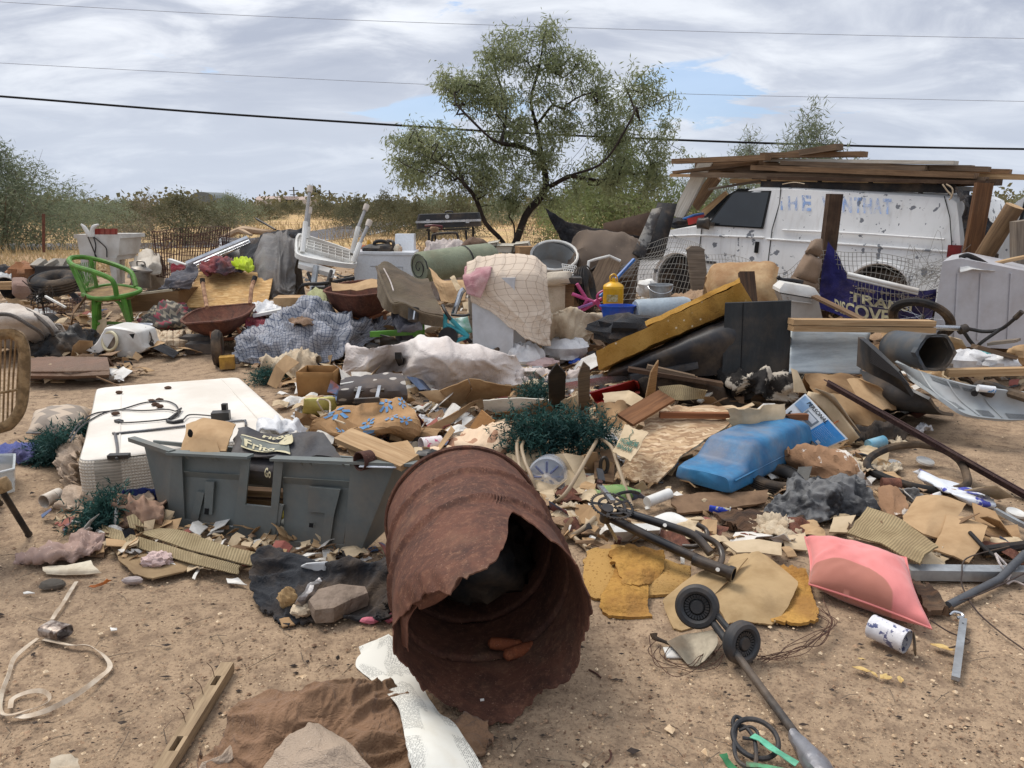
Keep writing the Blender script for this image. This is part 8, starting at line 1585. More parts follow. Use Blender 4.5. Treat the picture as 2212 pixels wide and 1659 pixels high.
def mattress():
 Z=.25;q=[G(166,1003,Z),G(207,839,Z),G(517,815,Z),G(655,938,Z)];c=sum(q)/4;t=TH('mattress','white foam mattress lying flat with a honeycomb knitted side','mattress',c*V3(1,1,0))
 P=[]
 for i in range(4):
  a,b,d=q[i-1],q[i],q[(i+1)%4];r=.07;u,v=un(a-b),un(d-b)
  P+=[(b+u*r*(1-k)**2+v*r*k**2)for k in LSP(0,1,6)]
 P=NA(P);P[:,2]=0
 fine=[]
 for i in range(len(P)):
  a,b=P[i],P[(i+1)%len(P)];n=max(1,int(NRM(b-a)/.12));fine+=[a+(b-a)*k/n for k in range(n)]
 P=NA(fine);c0=P.mean(0);rg=lambda k,z:(c0+(P-c0)*(1-k))+UP*z;n=len(P);nx=np.arange(n)
 per=np.concatenate([[0],np.cumsum(NRM(np.diff(P,axis=0),axis=1))]);m=M();lv=[(.022,.015),(.004,.035),(0,.06),(0,.20),(.004,.235),(.016,.25)]
 V=np.vstack([rg(*l)+UP*(.008*vn(P*2.2,3)*(l[1]>.1))[:,None]for l in lv]);uv=np.vstack([np.stack([per,per*0+l[1]],1)for l in lv]);F=[(i*n+j,i*n+(j+1)%n,(i+1)*n+(j+1)%n,(i+1)*n+j)for i in range(len(lv)-1)for j in range(n)];m.add(V,F+[tuple(range(n))[::-1]],uv)
 mt,nt,b,tc=_start('mattress_side');U=tc.outputs['UV'];sp=nt.n('ShaderNodeSeparateXYZ',i={0:U});row=nt.mul(sp.outputs[1],62);off=nt.mul(nt.math('MODULO',nt.math('FLOOR',row),2.0),.5)
 cell=nt.mul(nt.math('SINE',nt.mul(nt.ad(nt.mul(sp.outputs[0],34),off),6.283)),nt.math('SINE',nt.mul(row,3.1416)))
 cell=nt.math('ABSOLUTE',cell);dn=nt.noise(tc.outputs['Object'],4,5);nt.link(nt.mix(nt.mul(nt.ramp(cell,.5,.05),.22),nt.mix(nt.mul(nt.ramp(dn,.4,.7),.35),lin((216,206,190)),lin((176,156,130))),lin((140,122,104))),b.inputs['Base Color']);b.inputs['Roughness'].default_value=.95
 nt.link(nt.n('ShaderNodeBump',i={'Strength':.9,'Distance':.006,'Height':cell}).outputs[0],b.inputs['Normal']);PT(t,'side_border',m,mt,True)
 tp=mat('mattress_top',(224,219,210),(212,205,194),s=2.5,rough=.92,bump=.15,bs=160,dust=.10,fine=.1)
 inn=rg(.016,.25)+UP*(.008*vn(P*2.2,3))[:,None];m=M();R=[inn]
 for k in(.03,.08,.16,.3,.5,.75,.97):w=c0+(P-c0)*(1-k);R.append(w+UP*(.256+.006*vn(w*3.1,5)*(1 if k>.05 else .5)+.002)[:,None])
 m.loft(R);PT(t,'top',m,tp,True)
 s=[q[0]*(1-k)+q[1]*k for k in(0,1)];e=[q[3],q[2]]
 for k in(.17,.86):m=M();a=s[0]*(1-k)+e[0]*k;b_=s[1]*(1-k)+e[1]*k;m.tube([a*(1-f)+b_*f+UP*.008 for f in LSP(.02,.98,14)],.0045,5);PT(t,'seam',m,tp)
 H=lambda a,b_:G(a,b_,Z+.013)
 CB=PLA('cable_plastic',(30,31,34),(24,25,27),dust=.1);t2=TH('cable','black electric cable looped over the mattress','cable',H(330,880)-UP*.01)
 for nm,L,r in(('cord',[(150,945),(172,915),(205,894),(260,886),(310,872),(355,868),(378,876),(386,890),(380,900),(345,908),(270,914),(255,910)],.0045),('cord',[(152,955),(180,918),(240,888),(310,888),(360,886),(380,890),(392,884),(386,893),(365,905),(360,910),(375,912),(395,908),(410,898),(450,900),(470,905)],.0045),('bundle',[(362,909),(375,912),(396,909)],.011),('bundle',[(365,906),(378,897),(388,890)],.010)):
  m=M().tube(PH([H(*p)+V3(0,0,.004*i_/3%.01)for i_,p in enumerate(L)],len(L)*7),r,7);PT(t2,nm,m,CB)
 m=M().beam(H(252,909),H(262,912),.03,.02);PT(t2,'plug',m,CB);m=M().box(H(478,905)+UP*.02,(.10,.07,.05),Rz(.2));m.box(H(487,898)+UP*.04,(.03,.03,.07));PT(t2,'power_brick',m,CB)
 m=M().tube(PH([H(256,987)+V3(0,-.02,-.005),H(254,970),H(249,938),H(252,936),H(330,928),H(400,920)],30),.008,8);SG('bent_rod','grey bent metal rod lying on the mattress','rod',m,metal('grey_rod',(110,112,116),(90,92,96)));m=M().tube(PH([H(485,912),H(525,908),H(530,910),H(531,920)],12),.007,6);SG('bent_rod','smaller bent wire end by the power brick on the mattress','rod',m,metal('grey_rod',(110,112,116)))
 m=M().box(H(257,985),(.10,.04,.02),Rz(.1));SG('bracket','small black plastic bracket at the near edge of the mattress','bracket',m,BLK)
 g=random.Random(3)
 for k,(a,b_)in enumerate(((328,868),(345,866),(336,876),(345,880),(258,850),(250,896),(363,840))):m=M().blob(H(a,b_)+UP*.008,(.022,.013,.010),5,.3,seed=k);SG('leaf',['dried dropping leftmost of the cluster on the mattress','dried dropping at the top right of the cluster on the mattress','dried dropping in the middle of the cluster on the mattress','dried dropping lowest in the cluster on the mattress','dark leaf near the far left corner of the mattress','brown leaf beside the left seam of the mattress','dark leaf near the far edge of the mattress'][k],'debris',m,mat('dropping',(88,64,48),(64,46,36)),'bits on the mattress')
mattress()
m=M().pillow(G(57,935,.07),G(72,893,.09),G(198,884,.10),G(185,932,.08),.17,22,2.4,amp=.008,seed=3);t_=TH('pillow','grey and cream zigzag patterned pillow lying left of the mattress','pillow',G(125,938));PT(t_,'cover',m,PN('chevron','zigzag',(188,172,154),(146,136,126),7,.3,dust=.2));m=M().tube(PH([G(57,935,.072),G(120,935,.075),G(185,932,.08)],12),.007,5);PT(t_,'piping',m,CL_GREY)
rag('towel','blue shaggy towel lying on the dirt at the left','towel',[[(0,972,.03),(35,962,.06),(70,965,.05),(95,975,.02)],[(-20,988,.02),(35,980,.06),(70,982,.05),(95,985,.02)],[(-20,1000),(20,998,.01),(45,1002,.01),(80,995)]],CLO('blue_terry',(84,92,148),(64,72,122),bs=70,bump=.9),amp=.03,sc=12,nu=30,nv=16,back=.08)
rag('sheet','cream crumpled bed sheet spilling from the left side of the mattress','cloth',[[(165,940,.14),(180,945,.16)],[(140,965,.1),(170,968,.14)],[(130,1000,.06),(165,1005,.12)],[(140,1040,.03),(172,1045,.06)],[(142,1068,.0),(178,1072,.02)]],CL_TAN if False else CLO('sheet_beige',(186,166,146),(156,136,116)),amp=.05,sc=9,nu=18,nv=40,seed=2)
rag('sheet','beige sheet trailing in front of the mattress','cloth',[[(150,1058,.06),(190,1066,.07),(230,1068,.06),(330,1060,.05)],[(128,1085,.03),(185,1085,.05),(250,1085,.05),(335,1085,.04)],[(125,1095,.0),(170,1110,.005),(240,1105,.005),(330,1110,.0)]],CLO('sheet_beige',(186,166,146)),amp=.03,sc=7,nu=40,nv=18,stretch=(.5,1,1),back=.1)
rag('blanket','navy blue cloth in the gap under the mattress','cloth',[[(230,1066,.08),(290,1058,.08),(345,1055,.08)],[(235,1082,.02),(290,1080,.02),(345,1078,.02)]],CLO('navy2',(44,56,110),(32,40,80)),amp=.03,sc=12,nu=20,nv=8)
rag('fabric','pale floral fabric with a white edge behind the corrugated strip','cloth',[[(253,1082,.13),(300,1080,.14),(352,1085,.12)],[(250,1110,.08),(300,1112,.09),(355,1112,.08)],[(248,1138,.02),(300,1145,.02),(352,1140,.02)]],PN('floral','leaf',(190,168,152),(150,122,104),16,.10),amp=.04,sc=10,nu=24,nv=20,back=.1)
m=M().tube(PH([G(254,1080,.14),G(251,1110,.09),G(248,1138,.03)],10),.008,6);SG('strap','white edging strip of the pale floral fabric','strip',m,PAPER)
rag('fabric','pale pink lace fabric trailing across the dirt','cloth',[[(185,1150,.05),(215,1148,.06),(228,1160,.05)],[(120,1175,.03),(170,1178,.06),(215,1185,.04)],[(50,1205,.02),(110,1200,.05),(175,1205,.02)],[(45,1222,.0),(100,1220,.0),(150,1215,.0)]],PN('lace','leaf',(206,184,176),(160,136,126),30,.14),amp=.035,sc=12,nu=26,nv=34)
def corrugated():
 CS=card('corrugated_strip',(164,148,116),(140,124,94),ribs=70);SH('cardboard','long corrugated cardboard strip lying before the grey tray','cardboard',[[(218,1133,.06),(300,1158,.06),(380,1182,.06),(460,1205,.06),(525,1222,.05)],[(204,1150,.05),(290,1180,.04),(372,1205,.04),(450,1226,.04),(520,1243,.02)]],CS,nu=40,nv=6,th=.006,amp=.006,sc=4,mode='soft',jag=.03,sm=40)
 SH('cardboard','corrugated cardboard flap under the corner of the grey tray','cardboard',[[(345,1140,.09),(400,1148,.09),(470,1172,.08),(555,1195,.06)],[(300,1150,.07),(385,1178,.07),(460,1200,.065),(545,1222,.05)]],CS,nu=30,nv=8,th=.006,amp=.01,sc=4,mode='soft',sm=40)
 cb('plain brown cardboard sheet lying flat below the corrugated strip',[[(232,1172,.02),(300,1178,.025),(420,1215,.02)],[(250,1205,.02),(310,1220,.02),(420,1228,.015)],[(285,1240,.012),(330,1254,.01),(400,1236,.01)]],card('flat_brown',(150,128,98),(128,106,80)),amp=.008,jag=.05,nu=18,nv=14,sm=40)
 cb('small corrugated scrap curling up at the left end of the strip',[[(275,1118,.09),(290,1112,.1),(312,1135,.06)],[(280,1140,.06),(295,1143,.06),(308,1146,.05)]],CS,nu=6,nv=6)
corrugated()
m=M().blob(G(340,1210,.035),(.055,.04,.028),12,.3,3,seed=8);SG('rag','pale pink rag lying on the brown cardboard sheet','rag',m,CLO('pale_pink',(210,186,180),(186,160,154)))
SH('paper','torn cream paper lying on the dirt below the lace fabric','paper',[[(90,1222,.02),(150,1218,.03),(200,1210,.03)],[(84,1232,.015),(150,1232,.02),(215,1228,.02)],[(98,1242),(160,1244),(226,1240)]],mat('cream_paper',(224,212,188),(206,190,164)),nu=18,nv=8,amp=.012,sc=10,jag=.06,th=.003,mode=CR,sm=False)
for a,b,r,mt,lab,nm in((112,1262,(.05,.03,.02),mat('slate',(96,90,82),(76,72,66)),'grey flat stone below the cream paper','stone'),(286,1254,(.045,.02,.018),mat('pale_fluff',(176,164,160)),'small grey-pink fluff right of the orange peel','fluff'),(118,1345,(.02,.02,.01),PAPER,'x','x')):
 if nm=='x':continue
 m=M().blob(G(a,b,.008),r,7,.25,2,lin=1,seed=a);SG(nm,lab,nm,m,mt,sm=False)
SH('peel','curled orange leaf on the dirt below the lace fabric','leaf',[[(188,1268,.005),(215,1260,.02),(235,1248,.03)],[(192,1272,.004),(218,1266,.01),(246,1253,.01)]],mat('orange_leaf',(190,112,54),(150,82,38)),nu=12,nv=6,amp=.008,sc=14,jag=.1,th=.002)
for q,lab,nm,mt in(([[G(488,1252),G(512,1248,.02)],[G(492,1262),G(535,1266)]],'small white paper scrap left of the black cloth','paper',PAPER),([[G(415,1250,.01),G(428,1226,.015)],[G(421,1252,.01),G(433,1228,.015)]],'white plastic spoon below the corrugated strip','spoon',WHT),([[G(50,1283),G(60,1280)],[G(52,1286),G(76,1284)]],'tiny white scrap near the flat stone','paper',PAPER),([[G(240,1358),G(252,1356,.01)],[G(240,1366),G(254,1364)]],'tiny pale scrap right of the metal sleeve','paper',PAPER)):SH(nm,lab,nm,q,mt,nu=4,nv=4,amp=.006,sc=20,mode=CR,th=.003,sm=False)
tin('cup','white paper cup lying on the dirt left of the mattress',G(88,1080,.04)+V3(.05,.08,0),V3(-.25,-1,-.02),.035,.10,mat('cup_paper',(212,204,192),(176,162,146),s=16,dust=.15))
def clear_bin():
 t=TH('plastic_bin','small clear plastic tub at the left edge by the chair leg','bin',G(-10,1078));q=[G(-60,1075),G(32,1058),G(40,1020),G(-50,1010)];Q=NA([G(-55,1085,.0),G(32,1062,.0),G(34,1032,.0),G(-60,1035,.0)]);c=Q.mean(0);T=c+(Q-c)*1.12+UP*.13
 m=M().loft([Q,T,c+(T-c)*.96,c+(Q-c)*.96+UP*.006]);PT(t,'body',m,clear('tub_clear',(206,210,210),.2,.5),30);m=M().tube(list(T)+[T[0]],.008,6);PT(t,'rim',m,clear('tub_rim',(214,218,218),.2,.8))
clear_bin()
def rattan():
 Y=3.15;f=AT(Y);RT=CLO('rattan',(166,138,100),(122,98,68),s=30,bs=40,bump=.4,rough=.7);t=TH('rattan_chair','woven rattan chair at the left edge with a dark metal leg','chair',f(-150,1170))
 P=PH([f(-330,740,.4),f(-200,722,.1),f(-80,718,.0),f(0,722),f(28,722),(f(45,735)),f(53,770),f(52,830),f(45,880),f(25,912),f(0,925),f(-90,945,.02),f(-200,955,.1),f(-330,940,.4)],90);m=M().tube(P,.020,10);PT(t,'frame',m,RT)
 m=M()
 for i in range(len(P)-1):
  for k in range(3):c=P[i]*(1-k/3)+P[i+1]*k/3;tg=un(P[i+1]-P[i]);a=un(np.cross(tg,V3(0,1,.2)));b=np.cross(tg,a);m.tube([c+.021*(cos(q)*a+sin(q)*b)+tg*.002*q for q in LSP(0,6.28,9)],.0032,3,cap=0)
 PT(t,'wrapping',m,RT,kind=SU)
 for k in range(26):
  px=40-k*9.5;m=M().tube(PH([f(px+(4 if k<3 else 0),728+max(0,(px-20))*.8,-.004),f(px-2,820,.02),f(px-5,915-max(0,px-10)*.6,.0)],8),.0042,5);PT(t,'strand',m,RT)
 m=M().tube(PH([f(-200,860,.06),f(-20,850,-.01),f(40,842,-.01)],10),.006,5);PT(t,'cross_strand',m,RT)
 m=M().lathe([(0,-.02),(.22,-.02),(.24,0),(.22,.02),(0,.025)],f(-165,1000,-.05),UP,24);PT(t,'seat',m,RT)
 for a,b in(((-8,1040,0),(64,1163,.17)),((-300,1040,0),(-380,1163,.17)),((-60,1010,.3),(0,1085,.55)),((-260,1010,.3),(-320,1085,.55))):
  p,q=f(*a),f(*b);q[2]=gz(0,q[1]);m=M().tube([p,q],.0135,8);lg=PT(t,'leg',m,BLKM);m=M().tube([q+(p-q)*.0,q+(p-q)*.03],.016,8);PT(lg,'foot',m,RUB)
 m=M().lathe([(.03,0),(.036,.03),(.03,.06)],f(-2,1035),un(V3(.3,0,-1)),10);PT(t,'leg_binding',m,RT)
rattan()
rag('cloth','torn black cloth heap between the corrugated strip and the drum','cloth',[[(560,1190,.08),(640,1200,.10),(740,1215,.12),(850,1200,.14)],[(535,1235,.05),(620,1235,.07),(730,1245,.08),(850,1250,.1)],[(545,1290,.03),(610,1290,.05),(720,1290,.04),(852,1300,.06)],[(560,1320,.01),(610,1358,.005),(700,1345,.005),(855,1345,.01)]],CL_BLACK,amp=.04,sc=3.6,seed=12,nu=90,nv=64,jag=.04,back=.12)
m=M();q_=NA([G(*p)for p in((668,1322,.03),(690,1300,.03),(735,1290,.035),(788,1294,.03),(795,1308,.025),(762,1322,.02),(722,1344,.02),(682,1347,.02))]);k_=q_+UP*.055+.006*np.stack([vn(q_*9,1),vn(q_*9,2),vn(q_*9,3)],1);m.loft([q_,q_*.4+k_*.6+(q_-q_.mean(0))*.04,k_,k_.mean(0)+(k_-k_.mean(0))*.7+UP*.006]);SG('rubble','chunk of grey-brown broken concrete lying on the black cloth','rubble',m,mat('concrete2',(140,124,110),(114,100,88),s=12,bump=.8),sm=25)
SH('shard','white plate shard standing in the black cloth','shard',[[(662,1216,.11),(708,1212,.12)],[(650,1222,.09),(702,1242,.06)]],PLA('plate_white',(214,216,216)),lin=1,nu=6,nv=4,th=.005)
m=M().blob(G(620,1292,.06),(.035,.03,.042),10,.3,3,lin=1,seed=3);SG('paper_ball','crumpled brown paper ball on the black cloth','paper',m,card('paper_ball',(176,148,108),(150,122,86)),sm=False)
m=M().tube(PH([G(645,1305,.07),G(665,1285,.08),G(680,1265,.09),G(695,1250,.09)],12),[.018,.024,.016,.008],7);v=m.v[0];m.v[0]=v+.008*np.stack([vn(v*60,1),vn(v*60,2),vn(v*60,3)],1);SG('foil','twisted silver foil on the black cloth','foil',m,metal('foil',(196,192,190),(140,136,134),rough=.3),sm=False)
m=M().blob(G(650,1318,.04),(.035,.03,.02),8,.3,3,seed=4);SG('tissue','small cream tissue in front of the foil','tissue',m,CL_CREAM)
for a,b,r,lab in((800,1340,(.035,.015,.012),'small pink scrap left of the drum'),(842,1335,(.02,.025,.015),'crumpled pink wrapper against the drum')):m=M().blob(G(a,b,.01),r,6,.3,3,lin=1,seed=a);SG('scrap',lab,'scrap',m,mat('pink_scrap',(206,120,136),(176,90,108)),sm=False)
SH('cardboard','small cardboard piece showing at the corner of the black cloth','cardboard',[[(602,1335,.02),(625,1332,.025)],[(606,1356,.008),(640,1350,.01)]],CARD_B,nu=5,nv=5,jag=.08)
rag('towel','brown terry towel crumpled in front of the drum','towel',[[(520,1530,.05),(600,1500,.08),(700,1485,.09),(800,1490,.05),(860,1505,.015)],[(500,1580,.03),(590,1550,.08),(690,1535,.08),(800,1540,.05),(900,1560,.01)],[(470,1625,.02),(580,1605,.05),(690,1600,.05),(800,1610,.045),(960,1620,.01)],[(430,1655,.0),(580,1665,.02),(700,1680,.03),(820,1690,.03),(1000,1690,.01)],[(440,1730,.0),(580,1740,.0),(700,1760,.01),(820,1760,.01),(1000,1750,.0)]],CLO('brown_terry',(138,108,84),(114,88,67),bs=150,bump=.8),amp=.045,sc=3.6,seed=33,nu=130,nv=110,amp2=.002,th=.014)
rag('towel','corner of the brown terry towel sticking out right of the newspaper','towel',[[(960,1560,.02),(1010,1550,.03),(1045,1565,.02)],[(965,1600,.03),(1020,1590,.04),(1066,1595,.01)],[(970,1640,.01),(1015,1635,.01),(1045,1625,.0)]],CLO('brown_terry',(138,112,86)),amp=.02,sc=9,nu=24,nv=20)
rag('fleece','cream sherpa fleece corner lying on the brown towel','fleece',[[(665,1562,.11),(690,1558,.12),(712,1575,.11)],[(600,1610,.10),(680,1600,.13),(770,1630,.10)],[(565,1665,.07),(670,1665,.10),(830,1690,.08)],[(560,1740,.03),(680,1740,.05),(840,1750,.04)]],PN('sherpa','leaf',(228,214,198),(168,150,132),34,.12,bump=1.0,dust=.05),amp=.03,sc=4,nu=80,nv=70,amp2=.0035)
rag('fleece','second strip of cream sherpa fleece at the left end of the towel','fleece',[[(440,1648,.03),(480,1630,.05),(500,1605,.05)],[(430,1665,.02),(480,1655,.03),(520,1625,.03)]],PN('sherpa','leaf',(208,192,176),(160,142,124),38,.13),amp=.012,sc=9,nu=20,nv=10,amp2=.005)
def newsprint():
 mt,t,b,tc=_start('newsprint');uv=tc.outputs['UV'];sp=t.n('ShaderNodeSeparateXYZ',i={0:uv});U,W=sp.outputs[0],sp.outputs[1]
 ln=t.mul(U,190);row=t.math('FLOOR',ln);lm=t.ramp(t.math('ABSOLUTE',t.sb(t.math('FRACT',ln),.5)),.32,.2)
 wd=t.noise(t.n('ShaderNodeCombineXYZ',i={0:t.mul(row,7.31),1:t.mul(W,150),2:.0}).outputs[0],1.0,2);wm=t.ramp(wd,.42,.5)
 col=t.ramp(t.math('ABSOLUTE',t.sb(t.math('FRACT',t.ad(t.mul(W,3.1),.05)),.5)),.44,.42);blk=t.ramp(t.noise(t.mapv(uv,(9,2.2,1)),1.0,1),.44,.47)
 f=t.mul(t.mul(lm,wm),t.mul(col,blk));st=t.noise(tc.outputs['Object'],6,5)
 c=t.mix(t.mul(t.ramp(st,.5,.7),.35),lin((222,220,210)),lin((196,186,164)));t.link(t.mix(t.mul(f,.62),c,lin((60,60,62))),b.inputs['Base Color']);b.inputs['Roughness'].default_value=.85
 return mt
NEWS=newsprint()
SH('newspaper','long white printed paper sheet lying under the drum down to the bottom edge','newspaper',[[(800,1390,.012),(835,1372,.015),(880,1372,.012)],[(765,1430,.015),(820,1422,.02),(890,1430,.02)],[(800,1468,.02),(850,1458,.025),(905,1470,.02)],[(855,1520,.09),(900,1515,.08),(945,1535,.05)],[(868,1575,.12),(925,1565,.11),(985,1560,.06)],[(880,1640,.115),(950,1640,.11),(1035,1640,.06)],[(905,1740,.04),(980,1740,.05),(1080,1740,.02)]],NEWS,nu=20,nv=50,amp=.009,sc=7,mode=CR,th=.0015,jag=.03,seed=6,sm=50)
SH('newspaper','folded corner of printed paper under the top of the long sheet','newspaper',[[(775,1398,.01),(840,1370,.012)],[(782,1420,.01),(850,1400,.012)]],NEWS,nu=10,nv=6,amp=.006,sc=12,mode=CR,th=.0015,sm=40)
def strap(name,label,pts,w,mt,th=.002,flat=.5,n=60,grp=None):
 P=NA(PH(pts,n));T=np.gradient(P,axis=0);T/=NRM(T,axis=1)[:,None];S=np.cross(T,UP);S/=NRM(S,axis=1)[:,None]+1e-9;N=np.cross(S,T);m=M();tw=np.interp(LSP(0,1,n),LSP(0,1,9),NA([0,.5,1.2,.6,.2,.9,1.2,.4,.1])*flat)
 Wd=S*np.cos(tw)[:,None]+N*np.sin(tw)[:,None];H=np.cross(T,Wd);up=UP*(np.abs(np.sin(tw))*w/2)[:,None];m.loft([NA([p+u+a*w/2,p+u+a*w/2+h*th,p+u-a*w/2+h*th,p+u-a*w/2])for p,a,h,u in zip(P,Wd,H,up)]);return SG(name,label,'strap',m,mt,grp,sm=60)
ST=mat('strap_white',(214,200,180),(186,166,142),s=12,rough=.6,dust=.2)
strap('strap','long flat white strap looping on the dirt at the lower left',[G(165,1256,.004),G(145,1290,.006),G(125,1320,.008),G(112,1338,.012)],.014,ST,n=30)
strap('strap','curling white strap below the rusty metal sleeve',[G(95,1380,.01),G(150,1394,.008),G(190,1398,.006),G(222,1415,.006),G(238,1440,.006),G(215,1465,.006),G(165,1505,.006),G(110,1535,.006),G(60,1548,.006),G(35,1546,.006)],.016,ST,flat=.9)
strap('strap','white strap running from the metal sleeve down the left edge into a small loop',[G(82,1378,.012),G(55,1400,.01),G(30,1425,.006),G(20,1460,.006),G(5,1500,.006),G(1,1535,.006),G(18,1545,.01),G(60,1535,.012),G(100,1522,.012),G(107,1508,.012),G(90,1496,.008),G(60,1497,.006),G(28,1510,.006),G(22,1530,.006)],.014,ST,flat=.9)
def sleeve():
 a,b=G(98,1363,.022),G(152,1366,.022);c=G(120,1362,.025);ax=un(V3(.95,-.35,.0));X=un(np.cross(ax,UP));m=M();R=[]
 for d,k in((-.045,1),(.045,1),(.045,.92),(-.04,.92)):R.append(NA([c+ax*d+X*math.copysign(abs(cos(q))**.5,cos(q))*.034*k+UP*math.copysign(abs(sin(q))**.6,sin(q))*.021*k for q in LSP(0,6.2832,29)[:-1]]))
 R.append(R[0]);m.loft(R,cap=0);SG('metal_sleeve','short flattened rusty metal sleeve threaded on the white strap','sleeve',m,mat('rusty_steel',(168,156,146),(82,66,58),s=22,lo=.42,hi=.58,rough=.4,metal=.5,dust=.2))
sleeve()
def slotted():
 a,b=G(492,1440,.02),G(330,1700,.02);d=un(b-a);X=un(np.cross(d,UP));L=NRM(b-a);t=TH('wooden_rail','weathered wooden rail with oval slots lying at the bottom left','rail',(a+b)/2-UP*.02);wd=wood('rail_wood',(170,148,118),(128,108,84),.3)
 def seg(s,e,x0,x1):m=M();p=a+d*s+X*(x0+x1)/2;q=a+d*e+X*(x0+x1)/2;m.beam(p,q,abs(x1-x0),.034);return m
 slots=[(.075,.125),(.36,.42)];w=.021;cur=.0
 for s0,s1 in slots:PT(t,'length',seg(cur,s0,-w,w),wd,20);PT(t,'cheek',seg(s0,s1,-w,-.009),wd,20);PT(t,'cheek',seg(s0,s1,.009,w),wd,20);cur=s1
 PT(t,'length',seg(cur,L,-w,w),wd,20)
 for s0,s1 in slots:m=M().beam(a+d*s0-UP*.012,a+d*s1-UP*.012,.017,.008);PT(t,'slot_floor',m,W_DARK)
 for s_ in(.08,.17,.24,.30):m=M();p=a+d*s_+X*.012+UP*.017;m.tube(PH([p,p+UP*.03+X*.005,p+UP*.05+X*.02],8),.0012,4);PT(t,'nail',m,WIRE_R)
slotted()
def bike_frame():
 t=TH('bicycle','black bicycle frame with crank lying over the cardboard on the right','bicycle frame',G(1440,1180));PB=PLA('frame_black',(34,34,37),(26,26,29),rough=.3,dust=.25);f=G
 BB,HT0,HT1,SC=f(1310,1110,.22),f(1512,1210,.12),f(1578,1238,.10),f(1330,1108,.24)
 for nm,L,r in(('down_tube',[(1318,1118,.20),(1420,1168,.15),(1540,1222,.11)],.020),('top_tube',[(1335,1102,.22),(1440,1135,.2),(1500,1158,.18),(1535,1195,.14)],.018),('seat_stay',[(1500,1150,.18),(1545,1172,.15),(1560,1200,.12),(1553,1225,.1)],.013),('chain_stay',[(1475,1180,.10),(1505,1180,.11),(1525,1165,.13),(1525,1145,.15),(1505,1132,.17)],.011)):m=M().tube(PH([f(*q)for q in L],18),r,10);PT(t,nm,m,PB)
 m=M().tube([f(1498,1208,.13),f(1578,1238,.115)],.024,12);m.lathe([(.024,0),(.03,0),(.03,.02),(.024,.02)],f(1574,1237,.115),un(f(1578,1238,.115)-f(1498,1208,.13)),14,closed=1);PT(t,'head_tube',m,PB)
 m=M().lathe([(0,-.035),(.026,-.035),(.026,.035),(0,.035)],BB,un(V3(.1,-.35,1)),14);PT(t,'bottom_bracket',m,PB)
 ax=un(V3(.15,-.25,1));c=f(1322,1092,.25);X=un(np.cross(ax,V3(0,1,0)));B=np.cross(ax,X);m=M();n=40
 for r0,r1 in((.082,.09),(.05,.062)):m.lathe([(r0,-.002),(r1,-.002),(r1,.002),(r0,.002),(r0,-.002)],c,ax,48,closed=1)
 for k in range(5):a=k*1.2566;m.beam(c+.012*(cos(a)*X+sin(a)*B),c+.085*(cos(a)*X+sin(a)*B),.014,.004,ax)
 for k in range(n):a=6.2832*k/n;m.beam(c+.089*(cos(a)*X+sin(a)*B),c+.095*(cos(a)*X+sin(a)*B),.006,.003,ax)
 PT(t,'chainring',m,BLKM,kind=SU)
 for nm,p,q in(('crank_arm',c+ax*.02,f(1294,1047,.26)),('crank_arm',BB-ax*.03,f(1334,1170,.06))):m=M().beam(p,q,.022,.014,ax);k=PT(t,nm,m,CHROME);m=M().lathe([(0,-.02),(.014,-.02),(.014,.02),(0,.02)],q,ax,10);PT(k,'pedal_boss',m,RUST_D)
 m=M().beam(f(1295,1015,.26),f(1300,1040,.26),.03,.014,V3(0,-1,.2));PT(t,'pedal',m,BLK)
 m=M().tube(PH([f(1305,1100,.23),f(1330,1070,.24),f(1362,1062,.22),f(1380,1066,.2)],14),.008,6);PT(t,'cable',m,RUB)
 for a,b,h in((1436,1135,.215),(1550,1231,.14)):m=M().lathe([(0,0),(.008,0),(.008,.004),(0,.004)],f(a,b,h),un(V3(0,-.7,.7)),14);PT(t,'decal',m,PAPER)
bike_frame()
SH('lid','white round plastic lid edge under the bicycle top tube','lid',[[(1408,1118,.05),(1450,1106,.06),(1498,1128,.05)],[(1405,1135,.03),(1450,1136,.03),(1496,1136,.03)]],WHT,nu=12,nv=4,th=.01)
m=M().loft([NA([G(1324,1172,.0),G(1425,1165,0),G(1430,1148,.0),G(1330,1150,.0)]),NA([G(1324,1150,.08),G(1425,1145,.08),G(1430,1130,.08),G(1330,1132,.08)])]);SG('plastic_box','white plastic box under the black bicycle frame','box',m,WHT)
FOAMM=mat('foam_mat',(186,142,74),(158,114,54),s=6,rough=.97,bump=1.0,bs=60,dust=.14,fine=.45);FOAMD=PN('foam_dimple','dots',(180,142,84),(152,114,62),55,.28,bump=.8)
SH('foam_mat','dimpled ochre foam mat lying right of the drum','mat',[[(1265,1190,.04),(1330,1172,.06),(1400,1190,.05),(1500,1225,.04)],[(1254,1220,.04),(1330,1230,.05),(1400,1245,.04),(1495,1262,.03)],[(1258,1282,.01),(1300,1298,.015),(1400,1290,.01),(1480,1282,.01)]],FOAMD,nu=30,nv=24,th=.012,amp=.01,sc=5,mode='soft',jag=.03,sm=50)
SH('foam_mat','folded torn ochre foam mat lying on the dimpled one','mat',[[(1300,1192,.07),(1370,1170,.09),(1445,1188,.08)],[(1320,1225,.07),(1385,1222,.08),(1440,1230,.05)],[(1345,1270,.05),(1380,1265,.06),(1412,1260,.04)]],FOAMM,lin=1,nu=26,nv=24,th=.012,amp=.012,sc=6,jag=.08,sm=50)
